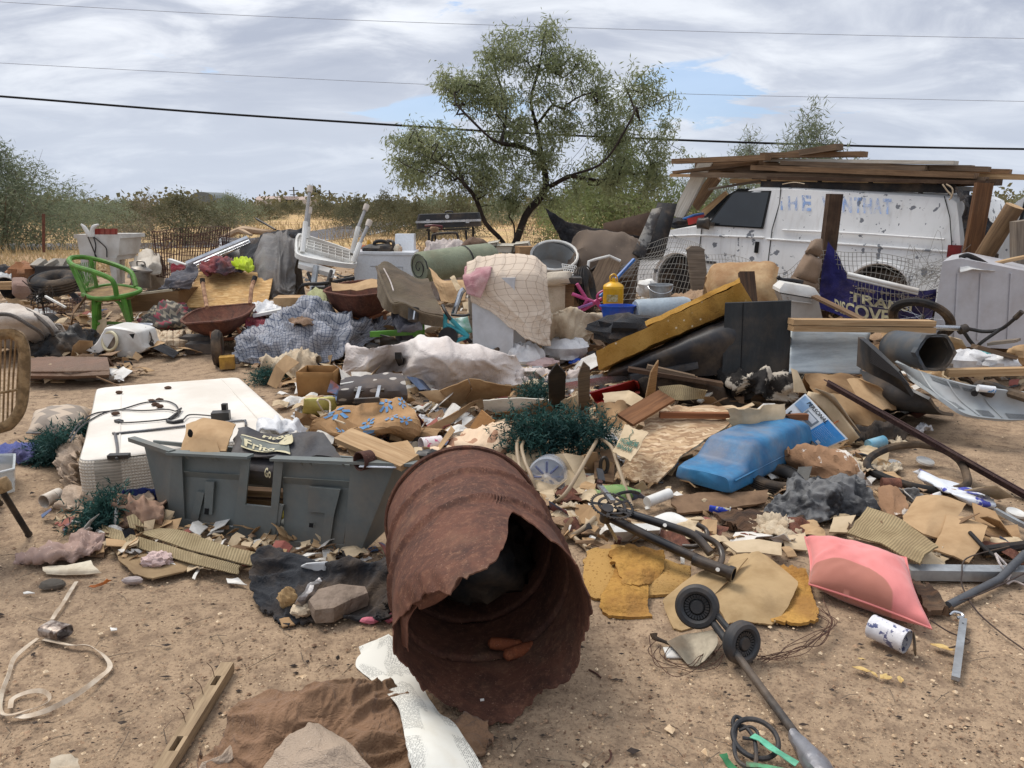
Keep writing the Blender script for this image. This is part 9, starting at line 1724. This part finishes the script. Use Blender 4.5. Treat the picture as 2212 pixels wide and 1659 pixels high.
SH('foam_mat','tongue of ochre foam reaching over the dirt before the bicycle frame','mat',[[(1330,1228,.06),(1370,1222,.07),(1402,1248,.05)],[(1295,1290,.03),(1350,1275,.05),(1404,1285,.03)],[(1290,1310,.02),(1350,1310,.03),(1400,1310,.02)],[(1312,1336,.004),(1360,1340,.004),(1412,1338,.004)]],FOAMM,lin=1,nu=22,nv=26,th=.012,amp=.01,sc=6,jag=.04,sm=50)
SH('foam_mat','ochre foam mat with a notch under the left of the pink pillow','mat',[[(1668,1218,.03),(1710,1212,.04),(1745,1225,.03)],[(1660,1280,.02),(1715,1280,.02),(1762,1290,.02)],[(1660,1350,.006),(1710,1360,.006),(1778,1345,.006)]],FOAMM,lin=1,nu=20,nv=24,th=.012,amp=.01,sc=6,jag=.08,sm=50)
PK=card('packing_card',(176,150,112),(154,128,92),dust=.12)
cb('big creased cardboard sheet behind the trolley wheels',[[(1580,1198,.06),(1640,1188,.07),(1670,1210,.06)],[(1545,1250,.06),(1620,1240,.07),(1730,1258,.05)],[(1540,1300,.05),(1610,1290,.05),(1705,1310,.03)],[(1570,1350,.015),(1615,1345,.01),(1668,1352,.006)]],PK,nu=24,nv=22,amp=.01,sc=7,sm=40,jag=.02)
cb('folded cardboard flap left of the trolley wheels',[[(1500,1240,.07),(1560,1215,.09),(1620,1200,.1)],[(1430,1290,.05),(1500,1272,.07),(1580,1250,.08)],[(1432,1310,.03),(1462,1330,.03),(1510,1320,.03)],[(1455,1362,.004),(1472,1368,.004),(1500,1358,.004)]],PK,nu=18,nv=18,amp=.01,sc=7,sm=40,jag=.03)
cb('cardboard edge showing behind the creased sheet and the pink pillow',[[(1560,1172,.06),(1640,1165,.07),(1690,1172,.06)],[(1590,1195,.05),(1640,1195,.05),(1690,1200,.05)]],CARD_P,amp=.012,nu=14,nv=6)
cb('pale carton slip left of the pink pillow',[[(1690,1155,.05),(1740,1150,.05)],[(1695,1185,.02),(1745,1190,.02)]],CARD_P,nu=6,nv=6)
def pink_pillow():
 m=M();q=[G(1748,1262,.05),G(1738,1160,.13),G(1957,1205,.14),G(2012,1358,.035)];m.pillow(*q,.19,40,2.6,amp=.007,sc=9,q=1.1);t=TH('pillow','salmon pink cushion with a dirty brown stain','pillow',G(1870,1330));mt,nt,b,tc=_start('pink_velvet');uv=tc.outputs['UV'];sp=nt.n('ShaderNodeSeparateXYZ',i={0:uv});n=nt.noise(uv,6,4)
 d=nt.ad(nt.ad(nt.mul(sp.outputs[1],.0),nt.mul(sp.outputs[0],1.25)),nt.mul(n,.10));L=1.0
 e=nt.sb(nt.math('POWER',nt.math('DIVIDE',nt.sb(sp.outputs[0],.02),.085),2.0),1.0);g=nt.math('POWER',nt.math('DIVIDE',nt.sb(sp.outputs[1],.15),.17),2.0);st=nt.ramp(nt.ad(nt.ad(e,g),nt.mul(nt.sb(n,.5),.5)),.05,-.05)
 c=nt.mix(nt.ramp(n,.35,.7),lin((222,136,132)),lin((208,120,116)));nt.link(nt.mix(nt.mul(st,.8),c,lin((162,108,88))),b.inputs['Base Color']);b.inputs['Roughness'].default_value=.9;b.inputs['Sheen Weight'].default_value=.25;nt.link(nt.n('ShaderNodeBump',i={'Strength':.2,'Distance':.002,'Height':nt.noise(uv,260,2)}).outputs[0],b.inputs['Normal'])
 PT(t,'cover',m,mt,True);m=M();A=[pt(k)for k in q];cen=sum(A)/4;P=[]
 for i in range(4):
  for k in LSP(0,1,9)[:-1]:a=2*k-1;p=A[i]*(1-k)+A[(i+1)%4]*k;P.append(cen+(p-cen)*(1-.077*(1-a*a)))
 m.tube(P+[P[0]],.005,6,closed=1);PT(t,'piping',m,mt)
pink_pillow()
def trolley():
 t=TH('trolley','small two-wheeled trolley lying over with a long black handle tube','trolley',G(1560,1430));w=[]
 for c,ax,r in((y(1506,1310,2.44),un(V3(-.35,-1,.35)),.076),(y(1602,1388,2.30),un(V3(.55,-1,.25)),.072)):
  X=un(np.cross(ax,UP));m=M();prof=[(r*.62,.018),(r*.72,.024),(r*.9,.022),(r,.010),(r,-.010),(r*.9,-.022),(r*.62,-.018)];m.lathe(prof,c,ax,40,closed=1);k=PT(t,'wheel',m,PLA('wheel_rubber',(52,54,57),(40,41,44),rough=.6,dust=.3),30)
  m=M().lathe([(0,.020),(r*.28,.020),(r*.34,.014),(r*.36,.008),(r*.55,.008),(r*.6,.016),(r*.66,.018),(r*.66,-.01),(0,-.01)],c,ax,40,closed=1);PT(k,'hub',m,PLA('hub_black',(40,41,43),rough=.5,dust=.25),30)
  m=M()
  for i in range(24):a=i*6.2832/24;e=cos(a)*X+sin(a)*np.cross(ax,X);m.beam(c+ax*.011+e*r*.38,c+ax*.014+e*r*.56,.006,.006,ax)
  PT(k,'spokes',m,PLA('hub_black',(40,41,43)),kind=SU);w.append(c)
 TB=mat('tube_black',(58,60,62),(44,45,47),s=30,rough=.6,dust=.3);m=M().tube([w[0]+V3(.03,.03,.01),w[1]+V3(-.02,.03,.01)],.011,8);PT(t,'axle',m,TB)
 m=M().tube([y(1541,1346,2.40),G(1640,1480,.03),G(1775,1662,.02),G(1850,1770,.02)],.0135,10);PT(t,'handle_tube',m,TB)
 m=M();m.patch([[y(1440,1388,2.38),y(1480,1370,2.40),y(1545,1362,2.38)],[y(1465,1412,2.32),y(1500,1405,2.33),y(1550,1390,2.32)],[y(1490,1440,2.27),y(1505,1440,2.27),y(1522,1428,2.28)]],10,10,th=.003,amp=.004);PT(t,'plate',m,metal('dirty_plate',(136,128,112),(96,88,76),rough=.5,metal=.4,dust=.4))
 m=M().tube(PH([y(1450,1392,2.38),y(1430,1384,2.39),y(1415,1378,2.40),y(1412,1368,2.41)],8),[.006,.006,.010,.014],8);PT(t,'pin',m,RUB)
 RB=mat('iron_black',(60,60,62),(44,44,46),s=24,rough=.6,dust=.3);c=G(1632,1595,.03);m=M().tube([c+.062*(cos(a)*V3(1,0,0)+sin(a)*un(V3(0,.8,.25)))for a in LSP(0,6.2832,41)],.0075,8,closed=1);PT(t,'ring',m,RB)
 m=M().tube(PH([G(1588,1578,.03),G(1583,1560,.04),G(1590,1548,.045),G(1606,1556,.04)],10),.006,7);PT(t,'eye',m,RB)
 t2=TH('carabiner','black steel snap hook hanging on the trolley ring','hook',G(1615,1630,0));m=M().tube(PH([G(1590,1570,.03),G(1586,1610,.025),G(1592,1640,.02),G(1612,1655,.02),G(1632,1648,.02),G(1630,1600,.03),G(1612,1572,.035),G(1594,1568,.03)],50),.006,8);PT(t2,'body',m,RB);m=M().tube(PH([G(1596,1578,.03),G(1620,1570,.04),G(1636,1582,.035),G(1632,1596,.03),G(1604,1594,.03)],24),.005,7);PT(t2,'link',m,RB)
 strap('strap','mint green webbing strap tied from the hook to the taped tube',[G(1625,1588,.04),G(1650,1603,.04),G(1680,1625,.035),G(1722,1650,.03)],.026,mat('mint',(112,190,158),(86,160,130),s=30,rough=.7,dust=.12),n=20,flat=.2)
 strap('strap','dark green rubber strap end at the bottom edge',[G(1562,1628,.03),G(1570,1645,.02),G(1592,1665,.012),G(1640,1685,.01)],.024,mat('strap_green',(64,128,84),(48,104,66),s=20,rough=.6,dust=.15),n=20,flat=.3)
 strap('strap','green worn handle strap right below the snap hook',[G(1612,1650,.03),G(1650,1656,.03),G(1690,1664,.03),G(1740,1675,.02)],.022,mat('strap_green2',(92,158,116),(88,92,74),s=26,rough=.6,dust=.1),n=18,flat=.2)
 m=M();a,b=G(1712,1585,.025),G(1790,1690,.025);m.tube(list(LRS(NA([a,b]),14)),[.016,.022,.030,.034,.034],14);v=m.v[0];m.v[0]=v+.004*np.stack([vn(v*45,1),vn(v*45,2),vn(v*45,3)],1);SG('duct_tape','grey duct tape wrapped round the trolley handle tube','tape',m,metal('duct_tape',(150,150,154),(118,118,122),rough=.35,metal=.5,dust=.1),sm=30)
trolley()
SH('lid','white oval plastic piece under the trolley plate','lid',[[(1432,1398,.012),(1455,1396,.014)],[(1440,1420,.006),(1480,1420,.006)]],WHT,nu=6,nv=4,th=.006)
def rust_wires():
 g=random.Random(6)
 def bundle(label,pts,n,sp,r=.0016):
  m=M();P=[G(*q)for q in pts]
  for k in range(n):m.tube(PH([p+V3(g.gauss(0,sp),g.gauss(0,sp),abs(g.gauss(0,sp*.8)))for p in P],len(P)*6),r,4,cap=0)
  SG('wire',label,'wire',m,WIRE_R)
 bundle('bundle of thin rusty wires curling from the trolley to the foam mat',[(1640,1430,.01),(1680,1425,.012),(1720,1405,.02),(1760,1385,.02),(1800,1350,.02),(1780,1325,.015)],9,.014)
 bundle('rusty wire loops round the trolley plate',[(1408,1378,.02),(1404,1410,.01),(1410,1440,.004),(1460,1445,.006),(1500,1460,.006),(1535,1440,.01),(1560,1415,.02)],2,.012);bundle('rusty wire grid scrap left of the trolley plate',[(1440,1395,.02),(1432,1430,.006),(1470,1450,.006),(1510,1430,.01),(1545,1400,.02)],3,.02)
 for lab,L in(('long dark wire sweeping over the dirt to the right edge',[(2180,1180,.08),(2090,1205,.07),(2078,1240,.06),(2080,1270,.04),(2110,1320,.01),(2160,1365,.008),(2215,1405,.006)]),('dark wire curving from the pink pillow tip past the grey strip',[(2010,1340,.02),(2050,1365,.008),(2095,1385,.008),(2050,1400,.005)]),('thin wire above the grey pipe at the right edge',[(2065,1300,.03),(2130,1278,.03),(2230,1230,.06)])):m=M().tube(PH([G(*q)for q in L],36),.003,6);SG('wire',lab,'wire',m,mat('dark_wire',(70,58,54),(54,46,44)))
 for lab,L in(('short rusty nail on the dirt right of the drum',[(1272,1446,.004),(1290,1456,.004),(1298,1464,.004)]),('bent black nail near the bottom edge',[(1308,1648,.004),(1318,1640,.004),(1320,1628,.004),(1316,1620,.004)])):m=M().tube(PH([G(*q)for q in L],10),.003,5);SG('nail',lab,'nail',m,RUST_D)
rust_wires()
t_=tin('can','opened food tin with a white printed label below the pink pillow',G(1882,1352,.046),V3(.62,-.78,-.02),.042,.125,mat('can_label2',(216,216,220),(84,92,130),s=30,lo=.58,hi=.62,rough=.4,dust=.15));m=M();p_=G(1882,1352,.046)+un(V3(.62,-.78,-.02))*.128;m.lathe([(0,0),(.041,0),(.041,.002),(0,.002)],p_+V3(.022,.0,-.005),un(V3(.95,-.35,.1)),20);PT(t_,'lid',m,metal('tin_dirty',(132,118,98),(104,92,76)))
m=M().beam(G(2081,1338,.012),G(2064,1466,.012),.024,.014);t_=TH('metal_strip','short grey metal strip lying on the dirt below the pipe','strip',G(2072,1400));PT(t_,'strip',m,STEEL,20);m=M().lathe([(0,0),(.003,0),(.003,.0006),(0,.0006)],G(2080,1346,.0195),UP,10);PT(t_,'hole',m,SEAM)
m=M().beam(G(1960,1236,.03),G(2260,1240,.03),.06,.045);SG('metal_bar','grey square metal bar behind the pink pillow','bar',m,STEEL);m=M().tube([G(2048,1308,.02),G(2158,1252,.035),G(2215,1195,.10)],.016,10);SG('pipe','dark grey metal pipe lying right of the pink pillow','pipe',m,metal('dark_pipe',(92,94,98),(70,72,76),metal=.4,rough=.6))
m=M().tube(PH([G(2052,1328,.01),G(2060,1322,.02),G(2075,1325,.02),G(2080,1332,.015),G(2068,1335,.01)],16),.006,7);SG('hook','small chrome hook above the grey metal strip','hook',m,CHROME)
SH('board','dark rotten wood under the right corner of the pink pillow','board',[[(1960,1240,.05),(2010,1255,.04)],[(1990,1300,.03),(2050,1315,.02)],[(2000,1330,.012),(2058,1322,.01)]],mat('rotten_wood',(92,68,50)),nu=12,nv=14,amp=.015,sc=9,jag=.1,th=.02,sm=40)
def cord_clump():
 g=random.Random(8);m=M()
 for L in([(2150,1195,.10),(2180,1230,.05),(2175,1262,.01)],[(2150,1195,.1),(2165,1225,.06),(2200,1255,.01)],[(2205,1210,.07),(2185,1240,.04),(2150,1265,.01)],[(2175,1262,.01),(2190,1255,.02),(2215,1265,.01)]):m.tube(PH([G(*q)for q in L],10),.005,5)
 SG('cord','knotted white cord tied over the pipe at the right edge','cord',m,CL_WHITE);m=M().tube([G(2120,1190,.04),G(2240,1175,.08)],.022,8);SG('tube','black tube end at the right edge above the knotted cord','tube',m,RUB);m=M().tube(PH([G(2095,1150,.1),G(2140,1195,.07),G(2185,1215,.05),G(2230,1205,.05)],12),.009,6);SG('cable','black cable bunch end near the knotted cord','cable',m,RUB)
cord_clump()
LY=mat('dry_leaf_yellow',(206,178,118),(184,150,92),s=20)
for a,b,s_,lab in((1862,1446,1.2,'largest yellow dry leaf at the left of the row below the tin'),(1888,1456,.8,'yellow dry leaf second in the row below the tin'),(1908,1462,.7,'torn pale leaf in the middle of the row below the tin'),(1918,1465,.6,'small yellow leaf just right of the middle of the row below the tin'),(1945,1468,.8,'rightmost yellow dry leaf of the row below the tin'),(2036,1398,1.5,'big pale dry leaf left of the grey metal strip'),(1862,1424,.5,'tiny pale leaf above the row of leaves')):
 c=G(a,b,.004);g=random.Random(a);an=g.uniform(0,3);d=V3(cos(an),sin(an),.1)*.026*s_;e=V3(-sin(an),cos(an),.25)*.013*s_;m=M();m.patch([[c-d,c-d*.2+e+UP*.004,c+d*.8+e*.4],[c-d,c+UP*.002,c+d],[c-d*.9,c-e-UP*.001,c+d*.9-e*.3]],8,6,amp=.004,sc=40,th=.0008,mode='soft');SG('leaf',lab,'leaf',m,LY,'yellow dry leaves')
SH('paper','crumpled white scrap at the bottom left edge','paper',[[(110,1640,.02),(150,1628,.03),(175,1635,.02)],[(90,1665,.01),(140,1665,.02),(180,1660,.01)]],mat('torn_cream',(196,182,160),(170,152,128)),nu=10,nv=6,amp=.02,sc=14,mode=CR,jag=.12,th=.003,sm=False)
def in_poly(px,py,P):
 c=np.zeros(len(px),bool);j=len(P)-1
 for i in range(len(P)):
  xi,yi=P[i];xj,yj=P[j];k=((yi>py)!=(yj>py))&(px<(xj-xi)*(py-yi)/(yj-yi+1e-9)+xi);c^=k;j=i
 return c
PILE=[[(560,720),(520,800),(650,860),(660,960),(900,1010),(1110,1010),(1110,1100),(1180,1140),(1290,1210),(1500,1250),(1700,1200),(1860,1240),(1900,1060),(1850,960),(1880,870),(2212,830),(2212,690),(1500,640),(1100,620),(700,630)],[(-80,580),(-80,720),(120,790),(330,780),(480,760),(560,720),(900,640),(1250,560),(900,548),(400,570)],[(60,770),(60,830),(330,820),(300,790)],[(100,1120),(240,1215),(480,1240),(560,1225),(840,1225),(840,1190),(360,1130)],[(1650,640),(1650,800),(2212,860),(2212,640)],[(1830,1150),(1960,1060),(2150,1080),(2180,1200),(1980,1235)]]
def unproj(px,py):
 a=(px-1106.0)/FPX;b=(829.5-py)/FPX;cp,sp_=cos(PITCH),sin(PITCH);rx,ry,rz=a,cp+b*sp_,-sp_+b*cp;t=CAM_H/np.maximum(-rz,1e-3)
 for _ in range(20):t=.5*t+.5*(gz(0,ry*t)-CAM_H)/np.minimum(rz,-1e-3)
 p=np.stack([rx*t,ry*t,0*t],1);p[:,2]=gz(0,p[:,1]);return p
def litter():
 g=np.random.RandomState(12)
 mats=[(CARD,.26,'scraps of brown cardboard strewn through the dump'),(CARD_P,.26,'scraps of pale cardboard strewn through the dump'),(PAPER,.16,'bits of white paper and plastic strewn through the dump'),(CL_BLACK,.06,'dark rags and burnt bits strewn through the dump'),(W_BROWN,.05,'splinters of wood strewn through the dump'),(CL_TAN,.12,'tan cloth scraps strewn through the dump'),(mat('litter_mix',(150,90,80),(90,110,140),s=3,lo=.45,hi=.55),.06,'coloured wrapper scraps strewn through the dump')]
 N=5600;px,py=g.uniform(-60,2300,N*5),g.uniform(560,1360,N*5);w=np.clip((py-520)/300,.35,1);keep=np.zeros(len(px),bool)
 for P in PILE:keep|=in_poly(px,py,P)
 keep&=~((py>1045)&(px>1280)&(g.uniform(0,1,len(px))<.8));keep&=~((py>900)&(px>1320)&(px<1880)&(py<1050)&(g.uniform(0,1,len(px))<.6));px,py=px[keep][:N],py[keep][:N];p=unproj(px,py);k=np.cumsum([0]+[m_[1]for m_ in mats]);u=g.uniform(0,k[-1],len(p))
 for i,(mt,fr,lab)in enumerate(mats):
  sel=p[(u>=k[i])&(u<k[i+1])];m=M();V=[];F=[]
  for c in sel:
   s=(g.gamma(2.0,.014)+.007)*min(1.5,max(.45,c[1]/5.0));a=g.uniform(0,6.28);el=g.uniform(.35,1)if 'splinter' not in lab else g.uniform(.08,.2);s*=2.2 if 'splinter' in lab else 1
   R=Rz(a)@Rx(g.normal(0,.45))@Ry(g.normal(0,.35));q=NA([[-1,-el,0],[0,-el*.9,.12],[1,-el*1.1,0],[1,el,.05],[.1,el,.3],[-1,el*.9,-.03]])*s*g.uniform(.75,1.2,(6,3));q=q@R.T;q[:,2]-=q[:,2].min();q=q+c+UP*(g.uniform(0,.03));b=len(V);V+=list(q)+list(q-UP*.004);F+=[(b,b+1,b+4,b+5),(b+1,b+2,b+3,b+4),(b+6,b+11,b+10,b+7),(b+7,b+10,b+9,b+8)]+[(b+j,b+6+j,b+6+(j+1)%6,b+(j+1)%6)for j in range(6)]
  if not V:continue
  V=NA(V);m.add(V,F,V[:,:2]*1.0);o=D.objects.new('litter',mesh_of(m,V3(0,0,0),mt,False));COL.objects.link(o);tag(o,lab,'litter',None,'stuff')
 for nm,n,lo_,sz,mt,lab in(('gravel',15000,1.0,.0017,mat('pebble',(170,140,112),(112,88,70),s=40,dust=.0,lo=.42,hi=.58,fine=.1),'fine gravel over the dirt'),('gravel',1500,1.0,.0026,mat('pale_pebble',(226,204,172),(196,166,130),s=30,dust=0,fine=.1),'pale gravel grains over the dirt'),('crumbs',1100,1.0,.0026,mat('dark_crumb',(66,56,50),(46,40,37),s=30,dust=.1),'dark crumbs of wood and charcoal over the dirt')):
  py=720+(1720-720)*g.uniform(0,1,n)**.72;px=g.uniform(-40,2260,n);c=unproj(px,py);big=g.gamma(1.6,1.0,(n,1))*.7+.5;s=sz*big*(.75+.12*c[:,1:2])
  O=NA([[1,0,0],[0,1,0],[-1,0,0],[0,-1,0],[0,0,1],[.2,.1,-.4]]);V=c[:,None,:]+O[None]*s[:,None,:]*g.uniform(.6,1.3,(n,6,1))*NA([1,1,.65]);V[:,:,2]+=.002
  if nm=='crumbs':V=c[:,None,:]+(V-c[:,None,:])*np.stack([g.uniform(.7,2.2,n),g.uniform(.6,1.2,n),np.ones(n)],1)[:,None,:]
  T=NA([[0,1,4],[1,2,4],[2,3,4],[3,0,4],[1,0,5],[2,1,5],[3,2,5],[0,3,5]]);F=(np.arange(n)[:,None,None]*6+T[None]).reshape(-1,3);m=M().add(V.reshape(-1,3),F.tolist());o=D.objects.new(nm,mesh_of(m,V3(0,0,0),mt,False));COL.objects.link(o);tag(o,lab,'gravel',None,'stuff')
 m=M()
 for k in range(170):
  c=unproj(NA([g.uniform(0,2212)]),NA([760+900*g.uniform(0,1)**.8]))[0];a=g.uniform(0,6.28);L=g.uniform(.03,.12);d=V3(cos(a),sin(a),0);m.tube([c+UP*.004,c+d*L*.5+V3(g.normal(0,.006),g.normal(0,.006),.007),c+d*L+UP*.004],[.0016,.001],4,cap=0)
 o=D.objects.new('twigs',mesh_of(m,V3(0,0,0),TWIG,True));COL.objects.link(o);tag(o,'thin dry twigs scattered over the dirt','twigs',None,'stuff')
litter()
NEW=[]
def scraps():
 0
 g=random.Random(21);protos=[]
 def pr(name,cat,label,grp,build,mt,sm=False):
  m=M();build(m);o=SG(name,label,cat,m,mt,grp,sm=sm);protos.append([o,False]);return len(protos)-1
 def crum(w,h,seed,amp=.03,jag=.08):return lambda m:m.patch([[V3(-w/2,h/2,.04),V3(0,h/2,.07),V3(w/2,h/2,.03)],[V3(-w/2,0,.05),V3(0,0,.10),V3(w/2,0,.06)],[V3(-w/2,-h/2,.02),V3(0,-h/2,.03),V3(w/2,-h/2,.01)]],10,8,amp=amp,sc=9,mode=CR,jag=jag,seed=seed,th=.005)
 def ragp(r,seed):return lambda m:m.patch([[V3(-r,r*.8,.0),V3(0,r*1.1,.02),V3(r*1.1,r*.7,.0)],[V3(-r*1.3,0,.03),V3(-r*.3,0,r*.42),V3(r*1.2,0,.05)],[V3(-r*.9,-r*.8,.0),V3(0,-r,.02),V3(r*1.1,-r*.7,.0)]],26,22,amp=.06,sc=6,seed=seed,th=.006,jag=.06)
 K={'c1':pr('cardboard','cardboard','crumpled scrap of brown cardboard lying among the rubbish','brown cardboard scraps in the dump',crum(.42,.3,1),CARD),'c2':pr('cardboard','cardboard','crumpled scrap of pale cardboard lying among the rubbish','pale cardboard scraps in the dump',crum(.36,.28,2),CARD_P),'c3':pr('cardboard','cardboard','dark brown torn cardboard lying among the rubbish','dark cardboard scraps in the dump',crum(.5,.3,3,.05),CARD_B),'r1':pr('rag','rag','grey bundled rag lying among the rubbish','grey rags in the dump',ragp(.2,1),CL_GREY,True),'r2':pr('rag','rag','black bundled rag lying among the rubbish','black rags in the dump',ragp(.22,2),CL_BLACK,True),'r3':pr('rag','rag','cream bundled rag lying among the rubbish','cream rags in the dump',ragp(.17,3),CL_CREAM,True),'r4':pr('rag','rag','brown bundled rag lying among the rubbish','brown rags in the dump',ragp(.2,4),CL_BROWN,True),'b1':pr('plastic_bag','bag','crumpled white plastic bag lying among the rubbish','white plastic bags in the dump',ragp(.13,5),BAG,True),'w1':pr('board','board','short weathered board lying among the rubbish','short boards in the dump',lambda m:m.beam(V3(-.35,0,.03),V3(.35,.02,.05),.09,.02),W_OLD),'w2':pr('stick','stick','thin brown stick lying among the rubbish','sticks in the dump',lambda m:m.beam(V3(-.4,0,.02),V3(.4,.02,.04),.025,.02),W_BROWN),'p1':pr('paper','paper','white crumpled paper lying among the rubbish','white papers in the dump',crum(.24,.2,6,.03),PAPER),'k1':pr('scrap_metal','scrap','rusty bent scrap metal lying among the rubbish','rusty scraps in the dump',crum(.4,.22,7,.03),RUST),'x1':pr('crate_piece','scrap','broken black plastic piece lying among the rubbish','black plastic pieces in the dump',crum(.38,.3,8,.04),BLK)}
 def place(kinds,boxes,n,s0,s1,rz=True):
  for _ in range(n):
   x0,y0,x1,y1=g.choice(boxes);c=G(g.uniform(x0,x1),g.uniform(y0,y1));e=protos[K[g.choice(kinds)]]
   o=copy_tree(e[0])if e[1]else e[0];e[1]=True;o.location=Vector(c)+Vector((0,0,g.uniform(0,.03)));o.rotation_euler=(g.gauss(0,.12),g.gauss(0,.12),g.uniform(0,6.28));s=g.uniform(s0,s1);o.scale=(s,s,s);NEW.append((o,c))
 place(['c1','c2','c3','k1','r1','r2','r4','w1','w2','b1','p1','x1'],[(330,588,640,600),(560,590,780,640),(880,560,1240,610),(640,655,700,690),(1160,600,1300,640),(0,600,160,640),(0,640,380,690),(900,560,1160,590)],80,.6,1.15)
 place(['c1','c2','c3','r3','b1','r3','w1','b1','p1','p1'],[(620,840,680,900),(880,900,1060,960),(1110,830,1310,880),(1250,680,1320,760),(560,790,720,830),(930,700,1020,760),(1300,930,1340,1000)],44,.45,.85)
 place(['c1','c3','w1','w2','r2','r4','p1','k1','x1','b1'],[(1380,800,1720,880),(1860,640,2212,720),(1900,700,2212,820),(1720,780,1860,860),(1480,640,1700,680),(1860,880,2000,940)],54,.5,1.0)
 place(['c1','c2','c2','p1','c1','c2','r3','k1'],[(1180,1080,1320,1170),(1440,1140,1540,1180),(1640,1150,1760,1165),(1850,960,1930,1060),(1960,1180,2180,1235),(1120,1010,1300,1080)],44,.3,.6)
 place(['c2','p1','r3','w2'],[(80,825,330,840),(240,1130,360,1180),(560,1180,840,1230),(600,830,660,900)],16,.25,.5)
scraps()
def name_scraps():
 0
 LM=[('laundry sink',212,590),('car tyre',121,625),('green chair',225,690),('stock pot',306,612),('wire cage',410,580),('chipboard sheet with clothes',480,640),('rusty wheelbarrow',470,715),('zigzag rug',360,700),('striped towel',370,740),('white moulded shell',248,760),('big white sack',40,730),('black plastic sheet',140,755),('brown couch cushion',150,810),('checked blanket',650,730),('upturned bench',700,575),('grey tarp heap',600,590),('washing machine',830,590),('olive-brown seat pad',880,650),('loaded wheelbarrow',775,650),('rolled sleeping pad',980,570),('folding table',965,530),('pale trays',1095,535),('cream quilt',1100,640),('cyan bicycle',990,710),('beige chair arm',1210,625),('cream blanket',1235,710),('grey bucket shell',1194,570),('yellow fuel can',1324,630),('blue tub',1334,672),('grey metal bucket',1425,630),('pink bicycle',1270,645),('foam slab',1440,730),('black board',1630,780),('sheet metal',1790,770),('pine studs',1860,700),('fat plastic pipe',1980,755),('frosted box',2100,670),('grey vented panel',2100,860),('computer case',1930,840),('printer carton',1760,920),('blue tank',1600,1010),('weathered chipboard',1420,970),('green garland',1195,940),('polka-dot fabric',1030,965),('star-printed bag',790,910),('suitcase',800,850),('open cardboard box',693,825),('fleece blanket',940,790),('white carton',1110,880),('red tray',1325,845),('charred cloth heap',1630,830),('loose bicycle tyre',1980,1005),('ash heap',1770,1080),('cardboard stack',1940,1150),('pink pillow',1870,1260),('black bicycle frame',1440,1170),('rotten board',1650,1130),('big water bottle',1180,1030),('steel drum',1040,1250),('grey tray',570,1080),('corrugated strip',370,1190),('black cloth heap',700,1280),('mattress',380,920),('yellow bag',690,876),('banner',1890,650),('cooler',1733,665),('car seat',1735,580),('wire mesh by the wheel',1400,600),('long angle iron',2010,945)]
 P=[(n,G(a,b)if b>560 else y(a,b,10.5))for n,a,b in LM];used=set()
 for o,c in NEW:
  base=o['label'].split(' lying')[0];done=False
  for n,q in sorted(P,key=lambda e:NRM((e[1]-c)[:2])):
   dx,dy=c[0]-q[0],c[1]-q[1];r=('right of' if dx>0 else 'left of')if abs(dx)>abs(dy)else('behind' if dy>0 else 'in front of')
   for r2 in(r,):
    if(base,r2,n)not in used:used.add((base,r2,n));o['label']='%s lying %s the %s'%(base,r2,n);done=True;break
   if done:break
name_scraps()
